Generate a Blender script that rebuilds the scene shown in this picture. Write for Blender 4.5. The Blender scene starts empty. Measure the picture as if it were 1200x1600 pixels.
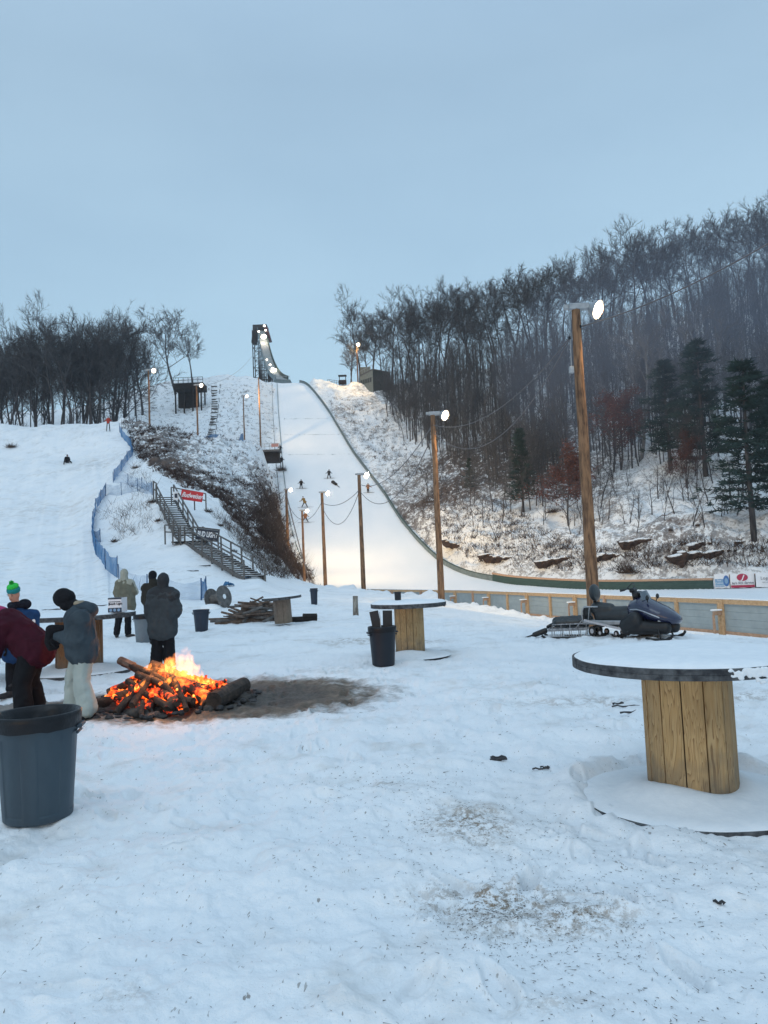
import bpy, math, random
import numpy as np
from mathutils import Vector, Matrix, Euler
R = math.radians
rnd = random.Random(7)
sc = bpy.context.scene
COL = sc.collection

# ------------------------------------------------------------------ camera geometry (photo 1200 x 1600)
FPX = 1200.0
PITCH, ROLL = R(4.0), R(2.46)
CAM = Vector((0, 0, 1.65))
_F = Vector((0, math.cos(PITCH), math.sin(PITCH)))
_R0 = Vector((1, 0, 0)); _U0 = Vector((0, -math.sin(PITCH), math.cos(PITCH)))
CU = _U0 * math.cos(ROLL) + _R0 * math.sin(ROLL)
CR = _R0 * math.cos(ROLL) - _U0 * math.sin(ROLL)
def ray(px, py):
    return _F + CR * ((px - 600) / FPX) + CU * ((800 - py) / FPX)
def at(px, py, Y):
    d = ray(px, py); return CAM + d * (Y / d.y)
def pix(p):
    v = Vector(p) - CAM; w = v.dot(_F)
    return 600 + FPX * v.dot(CR) / w, 800 - FPX * v.dot(CU) / w

# ------------------------------------------------------------------ numpy noise
def _h(i, j, k, s):
    with np.errstate(over='ignore'):
        n = (i.astype(np.int64) * 374761393 + j.astype(np.int64) * 668265263 + k.astype(np.int64) * 2147483647 + s * 1274126177)
        n = (n ^ (n >> 13)) * 1274126177
        n = n ^ (n >> 16)
    return (n & 0xffff) / 65535.0
def vn(x, y, z=0.0, s=0):
    x, y, z = np.broadcast_arrays(np.asarray(x, float), np.asarray(y, float), np.asarray(z, float))
    i, j, k = np.floor(x), np.floor(y), np.floor(z)
    fx, fy, fz = x - i, y - j, z - k
    i, j, k = i.astype(np.int64), j.astype(np.int64), k.astype(np.int64)
    fx, fy, fz = [f * f * f * (f * (f * 6 - 15) + 10) for f in (fx, fy, fz)]
    def L(a, b, t): return a + (b - a) * t
    c = [[[_h(i + a, j + b, k + d, s) for d in (0, 1)] for b in (0, 1)] for a in (0, 1)]
    return L(L(L(c[0][0][0], c[1][0][0], fx), L(c[0][1][0], c[1][1][0], fx), fy),
             L(L(c[0][0][1], c[1][0][1], fx), L(c[0][1][1], c[1][1][1], fx), fy), fz) * 2 - 1
def fbm(x, y, z=0.0, o=4, s=0):
    a, f, r = 1.0, 1.0, 0.0
    for q in range(o):
        r = r + a * vn(np.asarray(x) * f, np.asarray(y) * f, np.asarray(z) * f, s + q * 17); a *= .5; f *= 2.03
    return r
def sstep(a, b, x):
    t = np.clip((np.asarray(x, float) - a) / (b - a), 0, 1); return t * t * (3 - 2 * t)

# ------------------------------------------------------------------ materials
def N(nt, typ, **kw):
    n = nt.nodes.new(typ)
    for k, v in kw.items():
        if k.startswith('i_'): n.inputs[k[2:].replace('_', ' ')].default_value = v
        else: setattr(n, k, v)
    return n
def newmat(name):
    m = bpy.data.materials.new(name); m.use_nodes = True
    return m, m.node_tree, m.node_tree.nodes['Principled BSDF']
def ramp(nt, fac, stops):
    r = nt.nodes.new('ShaderNodeValToRGB'); e = r.color_ramp.elements
    while len(e) < len(stops): e.new(.5)
    for q, (p, c) in enumerate(stops):
        e[q].position = p; e[q].color = (*c, 1) if len(c) == 3 else c
    nt.links.new(fac, r.inputs[0]); return r.outputs[0]
def c4(c): return (c[0], c[1], c[2], 1)
def M(name, c1, c2=None, rough=.75, scale=6.0, stretch=(1, 1, 1), bump=.0, metal=0.0, lo=.35, hi=.65, det=6, spec=.4, coat=0, bscale=None):
    m, nt, b = newmat(name)
    b.inputs['Roughness'].default_value = rough; b.inputs['Metallic'].default_value = metal
    b.inputs['Specular IOR Level'].default_value = spec
    b.inputs['Coat Weight'].default_value = coat
    tc = N(nt, 'ShaderNodeTexCoord'); mp = N(nt, 'ShaderNodeMapping'); mp.inputs['Scale'].default_value = stretch
    nt.links.new(tc.outputs['Object'], mp.inputs[0])
    no = N(nt, 'ShaderNodeTexNoise', i_Scale=scale, i_Detail=det, i_Roughness=.6)
    nt.links.new(mp.outputs[0], no.inputs['Vector'])
    if c2 is None: c2 = tuple(x * .8 for x in c1)
    nt.links.new(ramp(nt, no.outputs[0], [(lo, c1), (hi, c2)]), b.inputs['Base Color'])
    if bump:
        n2 = no
        if bscale:
            n2 = N(nt, 'ShaderNodeTexNoise', i_Scale=bscale, i_Detail=4); nt.links.new(mp.outputs[0], n2.inputs['Vector'])
        bp = N(nt, 'ShaderNodeBump', i_Strength=min(1, bump), i_Distance=.02)
        nt.links.new(n2.outputs[0], bp.inputs['Height']); nt.links.new(bp.outputs[0], b.inputs['Normal'])
    return m
def emat(name, col, strength):
    m = bpy.data.materials.new(name); m.use_nodes = True; nt = m.node_tree; nt.nodes.clear()
    o = N(nt, 'ShaderNodeOutputMaterial'); e = N(nt, 'ShaderNodeEmission'); e.inputs[0].default_value = c4(col); e.inputs[1].default_value = strength
    nt.links.new(e.outputs[0], o.inputs[0]); return m

# ------------------------------------------------------------------ mesh builder
def frame_of(d, up=Vector((0, 0, 1))):
    d = d.normalized()
    if abs(d.dot(up)) > .98: up = Vector((1, 0, 0))
    u = d.cross(up).normalized(); return u, u.cross(d).normalized()
class MB:
    def __init__(s): s.v = []; s.f = []; s.m = []
    def add(s, vs, fs, mi=0):
        o = len(s.v); s.v += [tuple(p) for p in vs]; s.f += [tuple(i + o for i in f) for f in fs]; s.m += [mi] * len(fs)
    def box(s, c, size, rot=None, mi=0, bev=0.0):
        hx, hy, hz = [q / 2 for q in size]; c = Vector(c)
        rm = rot if isinstance(rot, Matrix) else (Euler(rot).to_matrix() if rot else Matrix.Identity(3))
        b = min(bev, hx * .9, hy * .9, hz * .9)
        if b <= 0:
            vs = [Vector((x, y, z)) for x in (-hx, hx) for y in (-hy, hy) for z in (-hz, hz)]
            fs = [(0, 1, 3, 2), (4, 6, 7, 5), (0, 4, 5, 1), (2, 3, 7, 6), (0, 2, 6, 4), (1, 5, 7, 3)]
        else:
            vs = []; fs = []; ids = {}
            for sx in (-1, 1):
                for sy in (-1, 1):
                    for sz in (-1, 1):
                        for ax in range(3):
                            p = [sx * (hx - b), sy * (hy - b), sz * (hz - b)]
                            p[ax] = (sx * hx, sy * hy, sz * hz)[ax]
                            ids[(sx, sy, sz, ax)] = len(vs); vs.append(Vector(p))
            for ax in range(3):
                o1, o2 = [(1, 2), (0, 2), (0, 1)][ax]
                for sg in (-1, 1):
                    q = []
                    for a, bb in ((-1, -1), (1, -1), (1, 1), (-1, 1)):
                        k = [0, 0, 0]; k[ax] = sg; k[o1] = a; k[o2] = bb; q.append(ids[(*k, ax)])
                    fs.append(tuple(q))
                for a in (-1, 1):
                    for bb in (-1, 1):
                        k1 = [0, 0, 0]; k2 = [0, 0, 0]; k1[ax] = -1; k2[ax] = 1
                        k1[o1] = k2[o1] = a; k1[o2] = k2[o2] = bb
                        fs.append((ids[(*k1, o1)], ids[(*k2, o1)], ids[(*k2, o2)], ids[(*k1, o2)]))
            for sx in (-1, 1):
                for sy in (-1, 1):
                    for sz in (-1, 1): fs.append(tuple(ids[(sx, sy, sz, a)] for a in range(3)))
        s.add([c + rm @ v for v in vs], fs, mi); return s
    def bar(s, a, b, w, h, mi=0, up=Vector((0, 0, 1)), bev=0.0):
        a = Vector(a); b = Vector(b); d = b - a; u, v = frame_of(d, up); dn = d.normalized()
        rm = Matrix((u, dn, v)).transposed()
        return s.box((a + b) / 2, (w, d.length, h), rm, mi, bev)
    def tube(s, pts, rad, n=8, mi=0, caps=True, jitter=0):
        pts = [Vector(p) for p in pts]
        if not hasattr(rad, '__len__'): rad = [rad] * len(pts)
        vs = []; fs = []; u = None
        for q, p in enumerate(pts):
            d = (pts[min(q + 1, len(pts) - 1)] - pts[max(q - 1, 0)])
            if d.length < 1e-9: d = Vector((0, 0, 1))
            d.normalize()
            if u is None: u, v = frame_of(d)
            else:
                u = (u - d * u.dot(d)).normalized(); v = u.cross(d)
            for k in range(n):
                a = 2 * math.pi * k / n; r = rad[q] * (1 + (rnd.uniform(-jitter, jitter) if jitter else 0))
                vs.append(p + (u * math.cos(a) + v * math.sin(a)) * r)
        for q in range(len(pts) - 1):
            for k in range(n):
                k2 = (k + 1) % n; fs.append((q * n + k, (q + 1) * n + k, (q + 1) * n + k2, q * n + k2))
        if caps: fs.append(tuple(range(n))); fs.append(tuple((len(pts) - 1) * n + k for k in range(n - 1, -1, -1)))
        s.add(vs, fs, mi); return s
    def lathe(s, prof, n=32, c=(0, 0, 0), mi=0, rot=None, cap0=True, cap1=True, wob=None):
        c = Vector(c); rm = Euler(rot).to_matrix() if rot else Matrix.Identity(3); vs = []; fs = []
        for q, (r, z) in enumerate(prof):
            for k in range(n):
                a = 2 * math.pi * k / n; rr, zz = (r, z) if wob is None else wob(a, r, z, q)
                vs.append(c + rm @ Vector((rr * math.cos(a), rr * math.sin(a), zz)))
        for q in range(len(prof) - 1):
            for k in range(n):
                k2 = (k + 1) % n; fs.append((q * n + k, q * n + k2, (q + 1) * n + k2, (q + 1) * n + k))
        if cap0: fs.append(tuple(range(n - 1, -1, -1)))
        if cap1: fs.append(tuple((len(prof) - 1) * n + k for k in range(n)))
        s.add(vs, fs, mi); return s
    def cap(s, a, b, ra, rb, n=12, sc2=None):
        a = Vector(a); b = Vector(b); d = b - a; L = d.length
        if L < 1e-6: d = Vector((0, 0, 1))
        d = d.normalized(); u, v = frame_of(d); vs = []; fs = []; prof = []
        for q in range(5): t = -math.pi / 2 + q * math.pi / 8; prof.append((a, ra * math.cos(t), ra * math.sin(t)))
        for q in range(5): t = q * math.pi / 8; prof.append((b, rb * math.cos(t), rb * math.sin(t)))
        for (p, r, h) in prof:
            for k in range(n):
                an = 2 * math.pi * k / n; vs.append(p + d * h + (u * math.cos(an) + v * math.sin(an)) * max(r, 1e-4))
        for q in range(len(prof) - 1):
            for k in range(n):
                k2 = (k + 1) % n; fs.append((q * n + k, (q + 1) * n + k, (q + 1) * n + k2, q * n + k2))
        fs.append(tuple(range(n))); fs.append(tuple((len(prof) - 1) * n + k for k in range(n - 1, -1, -1)))
        s.add(vs, fs); return s
    def ell(s, c, r, rot=None, n=16, m=10, mi=0):
        c = Vector(c); rm = rot if isinstance(rot, Matrix) else (Euler(rot).to_matrix() if rot else Matrix.Identity(3)); vs = []; fs = []
        for q in range(m + 1):
            t = -math.pi / 2 + math.pi * q / m; cr = max(math.cos(t), 1e-3)
            for k in range(n):
                a = 2 * math.pi * k / n
                vs.append(c + rm @ Vector((r[0] * cr * math.cos(a), r[1] * cr * math.sin(a), r[2] * math.sin(t))))
        for q in range(m):
            for k in range(n):
                k2 = (k + 1) % n; fs.append((q * n + k, q * n + k2, (q + 1) * n + k2, (q + 1) * n + k))
        fs.append(tuple(range(n - 1, -1, -1))); fs.append(tuple(m * n + k for k in range(n)))
        s.add(vs, fs, mi); return s
    def mesh(s, name, mats, smooth=False):
        me = bpy.data.meshes.new(name); me.from_pydata(s.v, [], s.f)
        for m in (mats if isinstance(mats, (list, tuple)) else [mats]): me.materials.append(m)
        if any(s.m): me.polygons.foreach_set('material_index', s.m)
        if smooth: me.polygons.foreach_set('use_smooth', [True] * len(me.polygons))
        me.update(); return me
    def build(s, name, mats, parent=None, smooth=False, world=True, sharp=None):
        me = s.mesh(name, mats, smooth)
        if smooth and sharp: me.set_sharp_from_angle(angle=R(sharp))
        return link(name, me, parent, world)
def root_loc(o):
    v = Vector((0, 0, 0))
    while o: v += o.location; o = o.parent
    return v
def link(name, data, parent=None, world=True):
    o = bpy.data.objects.new(name, data); COL.objects.link(o)
    if parent is not None:
        o.parent = parent
        if world: o.location = -root_loc(parent)
    return o
def tag(o, label=None, cat=None, group=None, kind=None):
    if label: o['label'] = label
    if cat: o['category'] = cat
    if group: o['group'] = group
    if kind: o['kind'] = kind
    return o
def empty(name, loc, label=None, cat=None, group=None, rz=0):
    o = bpy.data.objects.new(name, None); COL.objects.link(o); o.location = loc; o.rotation_euler = (0, 0, rz); o.empty_display_size = .2
    return tag(o, label, cat, group)
def blob(mb, name, mats, voxel=.02, smooth=6, parent=None, world=True, disp=0, dscale=9, fac=.5):
    """closed shapes fused into ONE continuous skin"""
    me = mb.mesh('tmp', mats); o = bpy.data.objects.new('tmp', me); COL.objects.link(o)
    a = o.modifiers.new('r', 'REMESH'); a.mode = 'VOXEL'; a.voxel_size = voxel; a.use_smooth_shade = True
    if smooth:
        b = o.modifiers.new('s', 'SMOOTH'); b.iterations = smooth; b.factor = fac
    dg = bpy.context.evaluated_depsgraph_get(); dg.update()
    m2 = bpy.data.meshes.new_from_object(o.evaluated_get(dg)); m2.name = name
    bpy.data.objects.remove(o); bpy.data.meshes.remove(me)
    n = len(m2.vertices); m2.polygons.foreach_set('use_smooth', [True] * len(m2.polygons))
    if disp and n:
        co = np.empty(n * 3); m2.vertices.foreach_get('co', co); co = co.reshape(-1, 3)
        no = np.empty(n * 3); m2.vertices.foreach_get('normal', no); no = no.reshape(-1, 3)
        d = fbm(co[:, 0] * dscale, co[:, 1] * dscale, co[:, 2] * dscale * .7, 3, 5)
        d = np.maximum(-np.abs(d) + .4, -.12)
        co += no * (d * disp)[:, None]; m2.vertices.foreach_set('co', co.ravel()); m2.update()
    if not m2.materials:
        for m in (mats if isinstance(mats, (list, tuple)) else [mats]): m2.materials.append(m)
    return link(name, m2, parent, world)
def text_mesh(txt, size, mat, name, parent, origin, xdir, normal, ext=.002, shear=0, bold=0, align='CENTER', sx=1.0):
    cu = bpy.data.curves.new('t', 'FONT'); cu.body = txt; cu.size = size; cu.extrude = ext; cu.shear = shear; cu.offset = bold
    cu.align_x = align; cu.align_y = 'CENTER'; cu.resolution_u = 3
    o = bpy.data.objects.new('t', cu); COL.objects.link(o)
    dg = bpy.context.evaluated_depsgraph_get(); dg.update()
    me = bpy.data.meshes.new_from_object(o.evaluated_get(dg)); bpy.data.objects.remove(o); me.name = name
    me.materials.clear(); me.materials.append(mat)
    x = Vector(xdir).normalized(); n = Vector(normal).normalized(); y = n.cross(x)
    m4 = Matrix((x * sx, y, n)).transposed().to_4x4(); m4.translation = Vector(origin); me.transform(m4)
    return link(name, me, parent)
def copy_tree(o, parent=None):
    c = o.copy(); COL.objects.link(c); c.parent = parent
    for ch in o.children: copy_tree(ch, c)
    return c
# ------------------------------------------------------------------ terrain
def S(y):
    y = np.asarray(y, float)
    a = .00485; y1 = 77 + .61 / (2 * a); z1 = -1.8 + a * (y1 - 77) ** 2
    z = np.where(y < 77, -1.8, -1.8 + a * (y - 77) ** 2)
    z = np.where(y > y1, z1 + .61 * (y - y1), z)
    yk = 187; zk = z1 + .61 * (yk - y1); s = np.clip(y - yk, 0, 14)
    return np.where(y > yk, zk + .61 * s - .61 * s * s / 28, z)
def on_S(px, py):
    d = ray(px, py); best = None
    Y = 60.0
    while Y < 215:
        p = CAM + d * (Y / d.y)
        if p.z < float(S(Y)): return p
        Y += .2
    return CAM + d * (198 / d.y)
LE = [on_S(*p) for p in ((433, 600), (435, 640), (438, 680), (441, 720), (445, 757), (450, 800), (460, 845), (472, 876), (486, 900))]
RE = [on_S(*p) for p in ((468, 598), (484, 606), (508, 636), (530, 672), (552, 708), (577, 742), (600, 773), (625, 812), (655, 848), (690, 880), (730, 899), (770, 908), (800, 913), (850, 917), (900, 920), (1000, 921.5), (1115, 920.5), (1200, 918.5))]
le = sorted([(p.y, p.x) for p in LE]); re_ = sorted([(p.y, p.x) for p in RE])
XB = [(2, 27), (23, 11.7), (46, 4.7), (60, -1.7), (68, -5.6)] + [q for q in le if q[0] > 74] + [(400, le[-1][1])]
XR = [(-5, 200), (30, 160), (50, 110), (60, 62)] + [q for q in re_ if q[0] > 62] + [(215, -26.5), (400, -26.5)]
def xb(y): return np.interp(y, [q[0] for q in XB], [q[1] for q in XB])
def xr(y): return np.interp(y, [q[0] for q in XR], [q[1] for q in XR])
ROWS = [
 [(-300, 922, 44), (0, 922, 44), (100, 925, 44), (230, 918, 44), (330, 914, 44), (405, 905, 46), (470, 914, 58), (520, 919, 61), (600, 924, 60), (900, 960, 40)],
 [(-300, 860, 60), (0, 862, 60), (100, 862, 60), (160, 850, 60), (200, 858, 57), (290, 838, 57), (330, 850, 56), (400, 880, 56), (440, 893, 62), (480, 909, 65), (520, 919, 66), (600, 924, 66), (900, 945, 50)],
 [(-300, 790, 76), (0, 795, 76), (100, 797, 75), (165, 768, 75), (200, 772, 71), (248, 775, 66), (330, 800, 68), (400, 848, 68), (440, 872, 70), (480, 904, 71), (520, 918, 72), (600, 924, 72), (900, 940, 60)],
 [(-300, 715, 93), (0, 720, 93), (100, 718, 93), (165, 722, 90), (205, 700, 94), (260, 722, 85), (330, 737, 87), (400, 775, 88), (440, 820, 90), (480, 893, 88), (520, 905, 90), (600, 915, 90)],
 [(-300, 655, 110), (0, 664, 108), (30, 668, 107), (100, 666, 108), (190, 660, 106), (250, 673, 104), (300, 684, 104), (350, 692, 110), (400, 698, 122), (432, 706, 137), (445, 740, 139), (600, 760, 140)],
]
def row_arrays():
    out = [([-3, 3], [26, 26], [0, 0])]
    for r in ROWS:
        P = [at(*p) for p in r]; P.sort(key=lambda p: p.x / p.y)
        out.append(([p.x / p.y for p in P], [p.y for p in P], [p.z for p in P]))
    t, Y, Z = out[-1]
    out.append((t, [y + 16 for y in Y], [z - 2.2 for z in Z]))
    P = [at(*p) for p in ((-300, 668, 165), (0, 668, 165), (130, 664, 165), (210, 648, 165), (300, 652, 165), (380, 640, 165), (433, 650, 166), (600, 700, 166))]
    out.append(([p.x / p.y for p in P], [p.y for p in P], [p.z for p in P]))
    P = [at(*p) for p in ((-300, 655, 200), (0, 650, 200), (150, 640, 200), (215, 612, 198), (270, 600, 198), (310, 592, 197), (380, 591, 196), (433, 598, 196), (600, 600, 196))]
    out.append(([p.x / p.y for p in P], [p.y for p in P], [p.z for p in P]))
    out.append(([p.x / p.y for p in P], [300 for p in P], [p.z + 1 for p in P]))
    out.append(([-3, 3], [1500, 1500], [45, 45]))
    return out
def pchip(xs, ys, q):
    xs = np.asarray(xs, float); ys = np.asarray(ys, float); h = np.diff(xs); d = np.diff(ys) / h; m = np.zeros(len(xs))
    m[0] = d[0] * 0; m[-1] = 0
    for k in range(1, len(xs) - 1):
        if d[k - 1] * d[k] > 0:
            w1 = 2 * h[k] + h[k - 1]; w2 = h[k] + 2 * h[k - 1]; m[k] = (w1 + w2) / (w1 / d[k - 1] + w2 / d[k])
    q = np.clip(q, xs[0], xs[-1]); k = np.clip(np.searchsorted(xs, q) - 1, 0, len(xs) - 2); t = (q - xs[k]) / h[k]
    return (2*t**3-3*t**2+1)*ys[k] + (t**3-2*t**2+t)*h[k]*m[k] + (-2*t**3+3*t**2)*ys[k+1] + (t**3-t**2)*h[k]*m[k+1]
TS = np.concatenate([np.linspace(-1.9, -.60, 50)[:-1], np.linspace(-.60, .60, 760), np.linspace(.60, 1.9, 50)[1:]])
ys = [1.0, 1.6, 2.2]; y = 2.6
while y < 66: ys.append(y); y += max(.012, 1.9 * y * y / 1980)
while y < 105: ys.append(y); y += .33
while y < 205: ys.append(y); y += .75
while y < 1500: ys.append(y); y *= 1.12
YS = np.array(ys)
ZR = [(p.x / p.y, p.z) for p in [at(480, 597, 193), at(560, 600, 192), at(600, 604, 190)]]
for px, z in ((700, 49), (800, 52), (900, 55), (1050, 61), (1200, 67), (1500, 74), (2400, 84)): ZR.append((at(px, 600, 190).x / 190, z))
def build_height():
    T, Yg = np.meshgrid(TS, YS, indexing='ij'); X = T * Yg; Z = np.zeros_like(T); rows = row_arrays()
    ker = np.ones(1)
    for c, t in enumerate(TS):
        ry = [0.] + [float(np.interp(t, r[0], r[1])) for r in rows]; rz = [0.] + [float(np.interp(t, r[0], r[2])) for r in rows]
        for k in range(1, len(ry)):
            if ry[k] <= ry[k - 1] + .5: ry[k] = ry[k - 1] + .5
        Z[c] = pchip(ry, rz, YS)
    # smooth the loft across azimuth
    for _ in range(10): Z[1:-1] = (Z[:-2] + 2 * Z[1:-1] + Z[2:]) / 4
    B = xb(Yg); D = B - X                                   # > 0 : left / near side of fence and landing edge
    w = np.interp(Yg, [0, 20, 30, 45, 60, 80, 400], [13, 12, 9, 4, 3, 5, 6])
    ev = np.where(Yg < 60, -1.15, S(Yg) + .15)
    ev = ev * sstep(58, 72, Yg) + (1 - sstep(58, 72, Yg)) * -1.15
    k = sstep(0, 1, D / w)
    Zo = ev * (1 - k) + Z * k
    Si = S(Yg)
    ins = sstep(0, 1.2, -D)
    zone = np.where(D > 0, Zo, ev * (1 - ins) + Si * ins)
    # right hillside
    yq = np.arange(20, 214, .05); xq = xr(yq)
    yf = np.array([yq[np.argmax(t * yq > xq)] if (t * yq > xq).any() else 214. for t in TS])
    for _ in range(6): yf[1:-1] = (yf[:-2] + 2 * yf[1:-1] + yf[2:]) / 4
    YF = yf[:, None] + 0 * Yg; yr = 192.0
    zr = np.interp(T, [q[0] for q in ZR], [q[1] for q in ZR])
    s = np.clip((Yg - YF) / np.maximum(yr - YF, 8), 0, 1); zf = S(YF)
    cliff = np.interp(T, [-.05, .1, .5], [.6, 2.5, 4.2]) * sstep(.5, 7, Yg - YF)
    cliff = np.minimum(cliff, np.maximum(zr - zf, 0))
    Zh = zf + cliff + np.maximum(zr - zf - cliff, 0) * (s ** 1.08)
    Zh = Zh - np.clip(Yg - 420, 0, 2000) * .03
    right = (X > xr(Yg))
    kb = sstep(0, 2.0, X - xr(Yg))
    Zt = np.where(right & (Yg > YF - 2), zone * (1 - kb) + Zh * kb, zone)
    return T, Yg, X, Zt, D, YF, right
T_, YG, XG, Z0, DG, YFG, RIGHT = build_height()
# masks in plan
HILLR = RIGHT & (YG > YFG)
brushL = sstep(.2, 2.5, DG) * (YG > 72)
def poly_mask(pts, X, Y):
    ins = np.zeros(X.shape, bool); n = len(pts); j = n - 1
    for i in range(n):
        xi, yi = pts[i]; xj, yj = pts[j]
        c = ((yi > Y) != (yj > Y)) & (X < (xj - xi) * (Y - yi) / (yj - yi + 1e-9) + xi); ins ^= c; j = i
    return ins
def H0(x, y):
    t = x / y; a = np.clip(np.interp(t, TS, np.arange(len(TS))), 0, len(TS) - 1.001); b = np.clip(np.interp(y, YS, np.arange(len(YS))), 0, len(YS) - 1.001)
    i = int(a); j = int(b); fa = a - i; fb = b - j
    return float((Z0[i, j] * (1 - fa) + Z0[i + 1, j] * fa) * (1 - fb) + (Z0[i, j + 1] * (1 - fa) + Z0[i + 1, j + 1] * fa) * fb)
def H(x, y): return H0(x, y)
def onterr(px, py, y0=6.0, y1=230.0):
    d = ray(px, py); Y = y0; st = .05
    while Y < y1:
        p = CAM + d * (Y / d.y)
        if p.z < H0(p.x, Y): return p
        Y += max(.03, Y * .004)
    return CAM + d * (y1 / d.y)
BR = [onterr(*p) for p in ((192, 664), (215, 712), (245, 738), (285, 762), (330, 775), (380, 830), (430, 885), (478, 905))]
BRp = [(p.x, p.y) for p in BR] + [(-6.5, 84), (-11, 105), (-16, 128), (-20, 142), (-23, 150), (-30, 150), (-38, 120), (-40, 112)]
BRUSH = poly_mask(BRp, XG, YG).astype(float)
def blur(A, n):
    A = A.copy()
    for _ in range(n):
        A[1:-1] = (A[:-2] + 2 * A[1:-1] + A[2:]) / 4; A[:, 1:-1] = (A[:, :-2] + 2 * A[:, 1:-1] + A[:, 2:]) / 4
    return A
BRUSH = blur(BRUSH, 8)
def dist_BR(X, Y):
    d = np.full(np.shape(X), 1e9)
    for a, b in zip(BR[:-1], BR[1:]):
        ux, uy = b.x - a.x, b.y - a.y; t = np.clip(((X - a.x) * ux + (Y - a.y) * uy) / (ux * ux + uy * uy), 0, 1); d = np.minimum(d, np.hypot(X - a.x - t * ux, Y - a.y - t * uy))
    return d
BR_NEAR = np.exp(-(dist_BR(XG, YG) / 6.5) ** 2)
UPH = ((DG > 1.0) & (YG > 118) & (T_ > -.4)).astype(float); UPH = blur(UPH, 6)      # upper left hill
RH = blur(HILLR.astype(float), 2)
# relief
nz = fbm(XG * .16, YG * .16, 0, 4, 3)
inside = (DG < 0) & (~HILLR)
far = sstep(30, 70, YG) * (YG < 1e9)
Z1 = Z0.copy()
near = 1 - sstep(28, 60, YG)
relief = near * (.035 * fbm(XG * .9, YG * .9, 0, 3, 11) + .024 * fbm(XG * 3.1, YG * 3.1, 0, 3, 12) + .014 * fbm(XG * 9, YG * 9, 0, 3, 13))
dimp = np.clip(vn(XG * 3.4, YG * 3.0, 0, 44) - .35, 0, 1)
relief -= near * .035 * dimp * (~inside)
relief += (1 - near) * (~inside) * .12 * fbm(XG * .35, YG * .35, 0, 3, 15)
# ploughed snow bank along the fence
bank = np.exp(-((DG - 2.3) / 1.1) ** 2) * np.interp(YG, [10, 18, 30, 40, 56, 66], [.08, .12, .16, .34, .32, 0]) * (1 + .6 * fbm(XG * .8, YG * .8, 0, 3, 31))
relief += np.where(YG < 66, bank, 0)
lump = np.exp(-((DG - 2.0) / 1.4) ** 2) * (YG < 66) * np.abs(fbm(XG * 1.8, YG * 1.8, 0, 3, 33)) * .14
relief += lump
relief += BRUSH * (.55 * fbm(XG * .5, YG * .5, 0, 4, 21) + .25 * fbm(XG * 1.6, YG * 1.6, 0, 2, 22))
relief += UPH * .5 * fbm(XG * .3, YG * .3, 0, 4, 23)
rr = sstep(1, 6, YG - YFG) * RH
relief += rr * (.9 * fbm(XG * .22, YG * .22, 0, 5, 25))
# rock ledges in the lower hillside
zz = Z1 + 1.2 * fbm(XG * .07, YG * .07, 0, 3, 27); led = np.abs(((zz / 1.7) % 1.0) - .5) * 2
lowz = RH * np.clip(1 - (Z0 - 4) / 8, 0, 1) * (Z0 > S(YG) + .3)
relief += lowz * (sstep(.35, .75, led) - .5) * 1.1 * (.6 + .6 * fbm(XG * .12, YG * .12, 0, 3, 28))
# long sledding grooves down the run
relief += (DG > 6) * sstep(34, 45, YG) * (1 - sstep(104, 110, YG)) * (T_ < -.36 + 0 * YG) * .10 * fbm(XG * .9 + YG * .35, YG * .02, 0, 3, 71)
_a = at(1081, 1195, 5.33); _r = np.hypot(XG - _a.x, YG - 5.33); _th = np.arctan2(YG - 5.33, XG - _a.x)
relief += np.exp(-((_r - .84) / .13) ** 2) * .075 * (1 - np.exp(-((_th + 1.45) / .75) ** 4)) * (1 + .5 * fbm(XG * 3, YG * 3, 0, 2, 81))
Z1 += relief
# boot prints pressed into the trodden snow
rgp = random.Random(21); dT = TS[400] - TS[399]
def stamp(x, y, a, L=.29, w=.105, dep=.032):
    j0, j1 = np.searchsorted(YS, [y - .25, y + .25]); i0, i1 = np.searchsorted(TS, [(x - .25) / y - .01, (x + .25) / y + .01])
    X_, Y_ = XG[i0:i1, j0:j1] - x, YG[i0:i1, j0:j1] - y
    if X_.size == 0: return
    u = X_ * math.cos(a) + Y_ * math.sin(a); v = -X_ * math.sin(a) + Y_ * math.cos(a); r = np.sqrt((u / (L / 2)) ** 2 + (v / (w / 2)) ** 2)
    dep *= 1.5; Z1[i0:i1, j0:j1] += -dep * (1 - sstep(.7, 1.05, r)) + dep * .35 * np.exp(-((r - 1.25) / .22) ** 2)
for walk in range(46):
    y = 2.7 + 17 * rgp.random() ** 1.4; x = rgp.uniform(-.5, .5) * y; a = rgp.uniform(0, 6.283)
    for k in range(rgp.randint(5, 12)):
        sd = .1 * (1 if k % 2 else -1); stamp(x - math.sin(a) * sd, y + math.cos(a) * sd, a + rgp.uniform(-.15, .15), dep=rgp.uniform(.012, .034)); x += math.cos(a) * .62; y += math.sin(a) * .62; a += rgp.uniform(-.2, .2)
        if not 2.7 < y < 24: break
ROCK = .72 * blur(np.clip(lowz * (1.0 - np.abs(led - .55) * 2.2) * (1.0 + 1.5 * fbm(XG * .08, YG * .08, 0, 3, 29)), 0, 1), 1)
def H(x, y):
    t = x / y; a = np.clip(np.interp(t, TS, np.arange(len(TS))), 0, len(TS) - 1.001); b = np.clip(np.interp(y, YS, np.arange(len(YS))), 0, len(YS) - 1.001)
    i = int(a); j = int(b); fa = a - i; fb = b - j
    return float((Z1[i, j] * (1 - fa) + Z1[i + 1, j] * fa) * (1 - fb) + (Z1[i, j + 1] * (1 - fa) + Z1[i + 1, j + 1] * fa) * fb)
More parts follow.
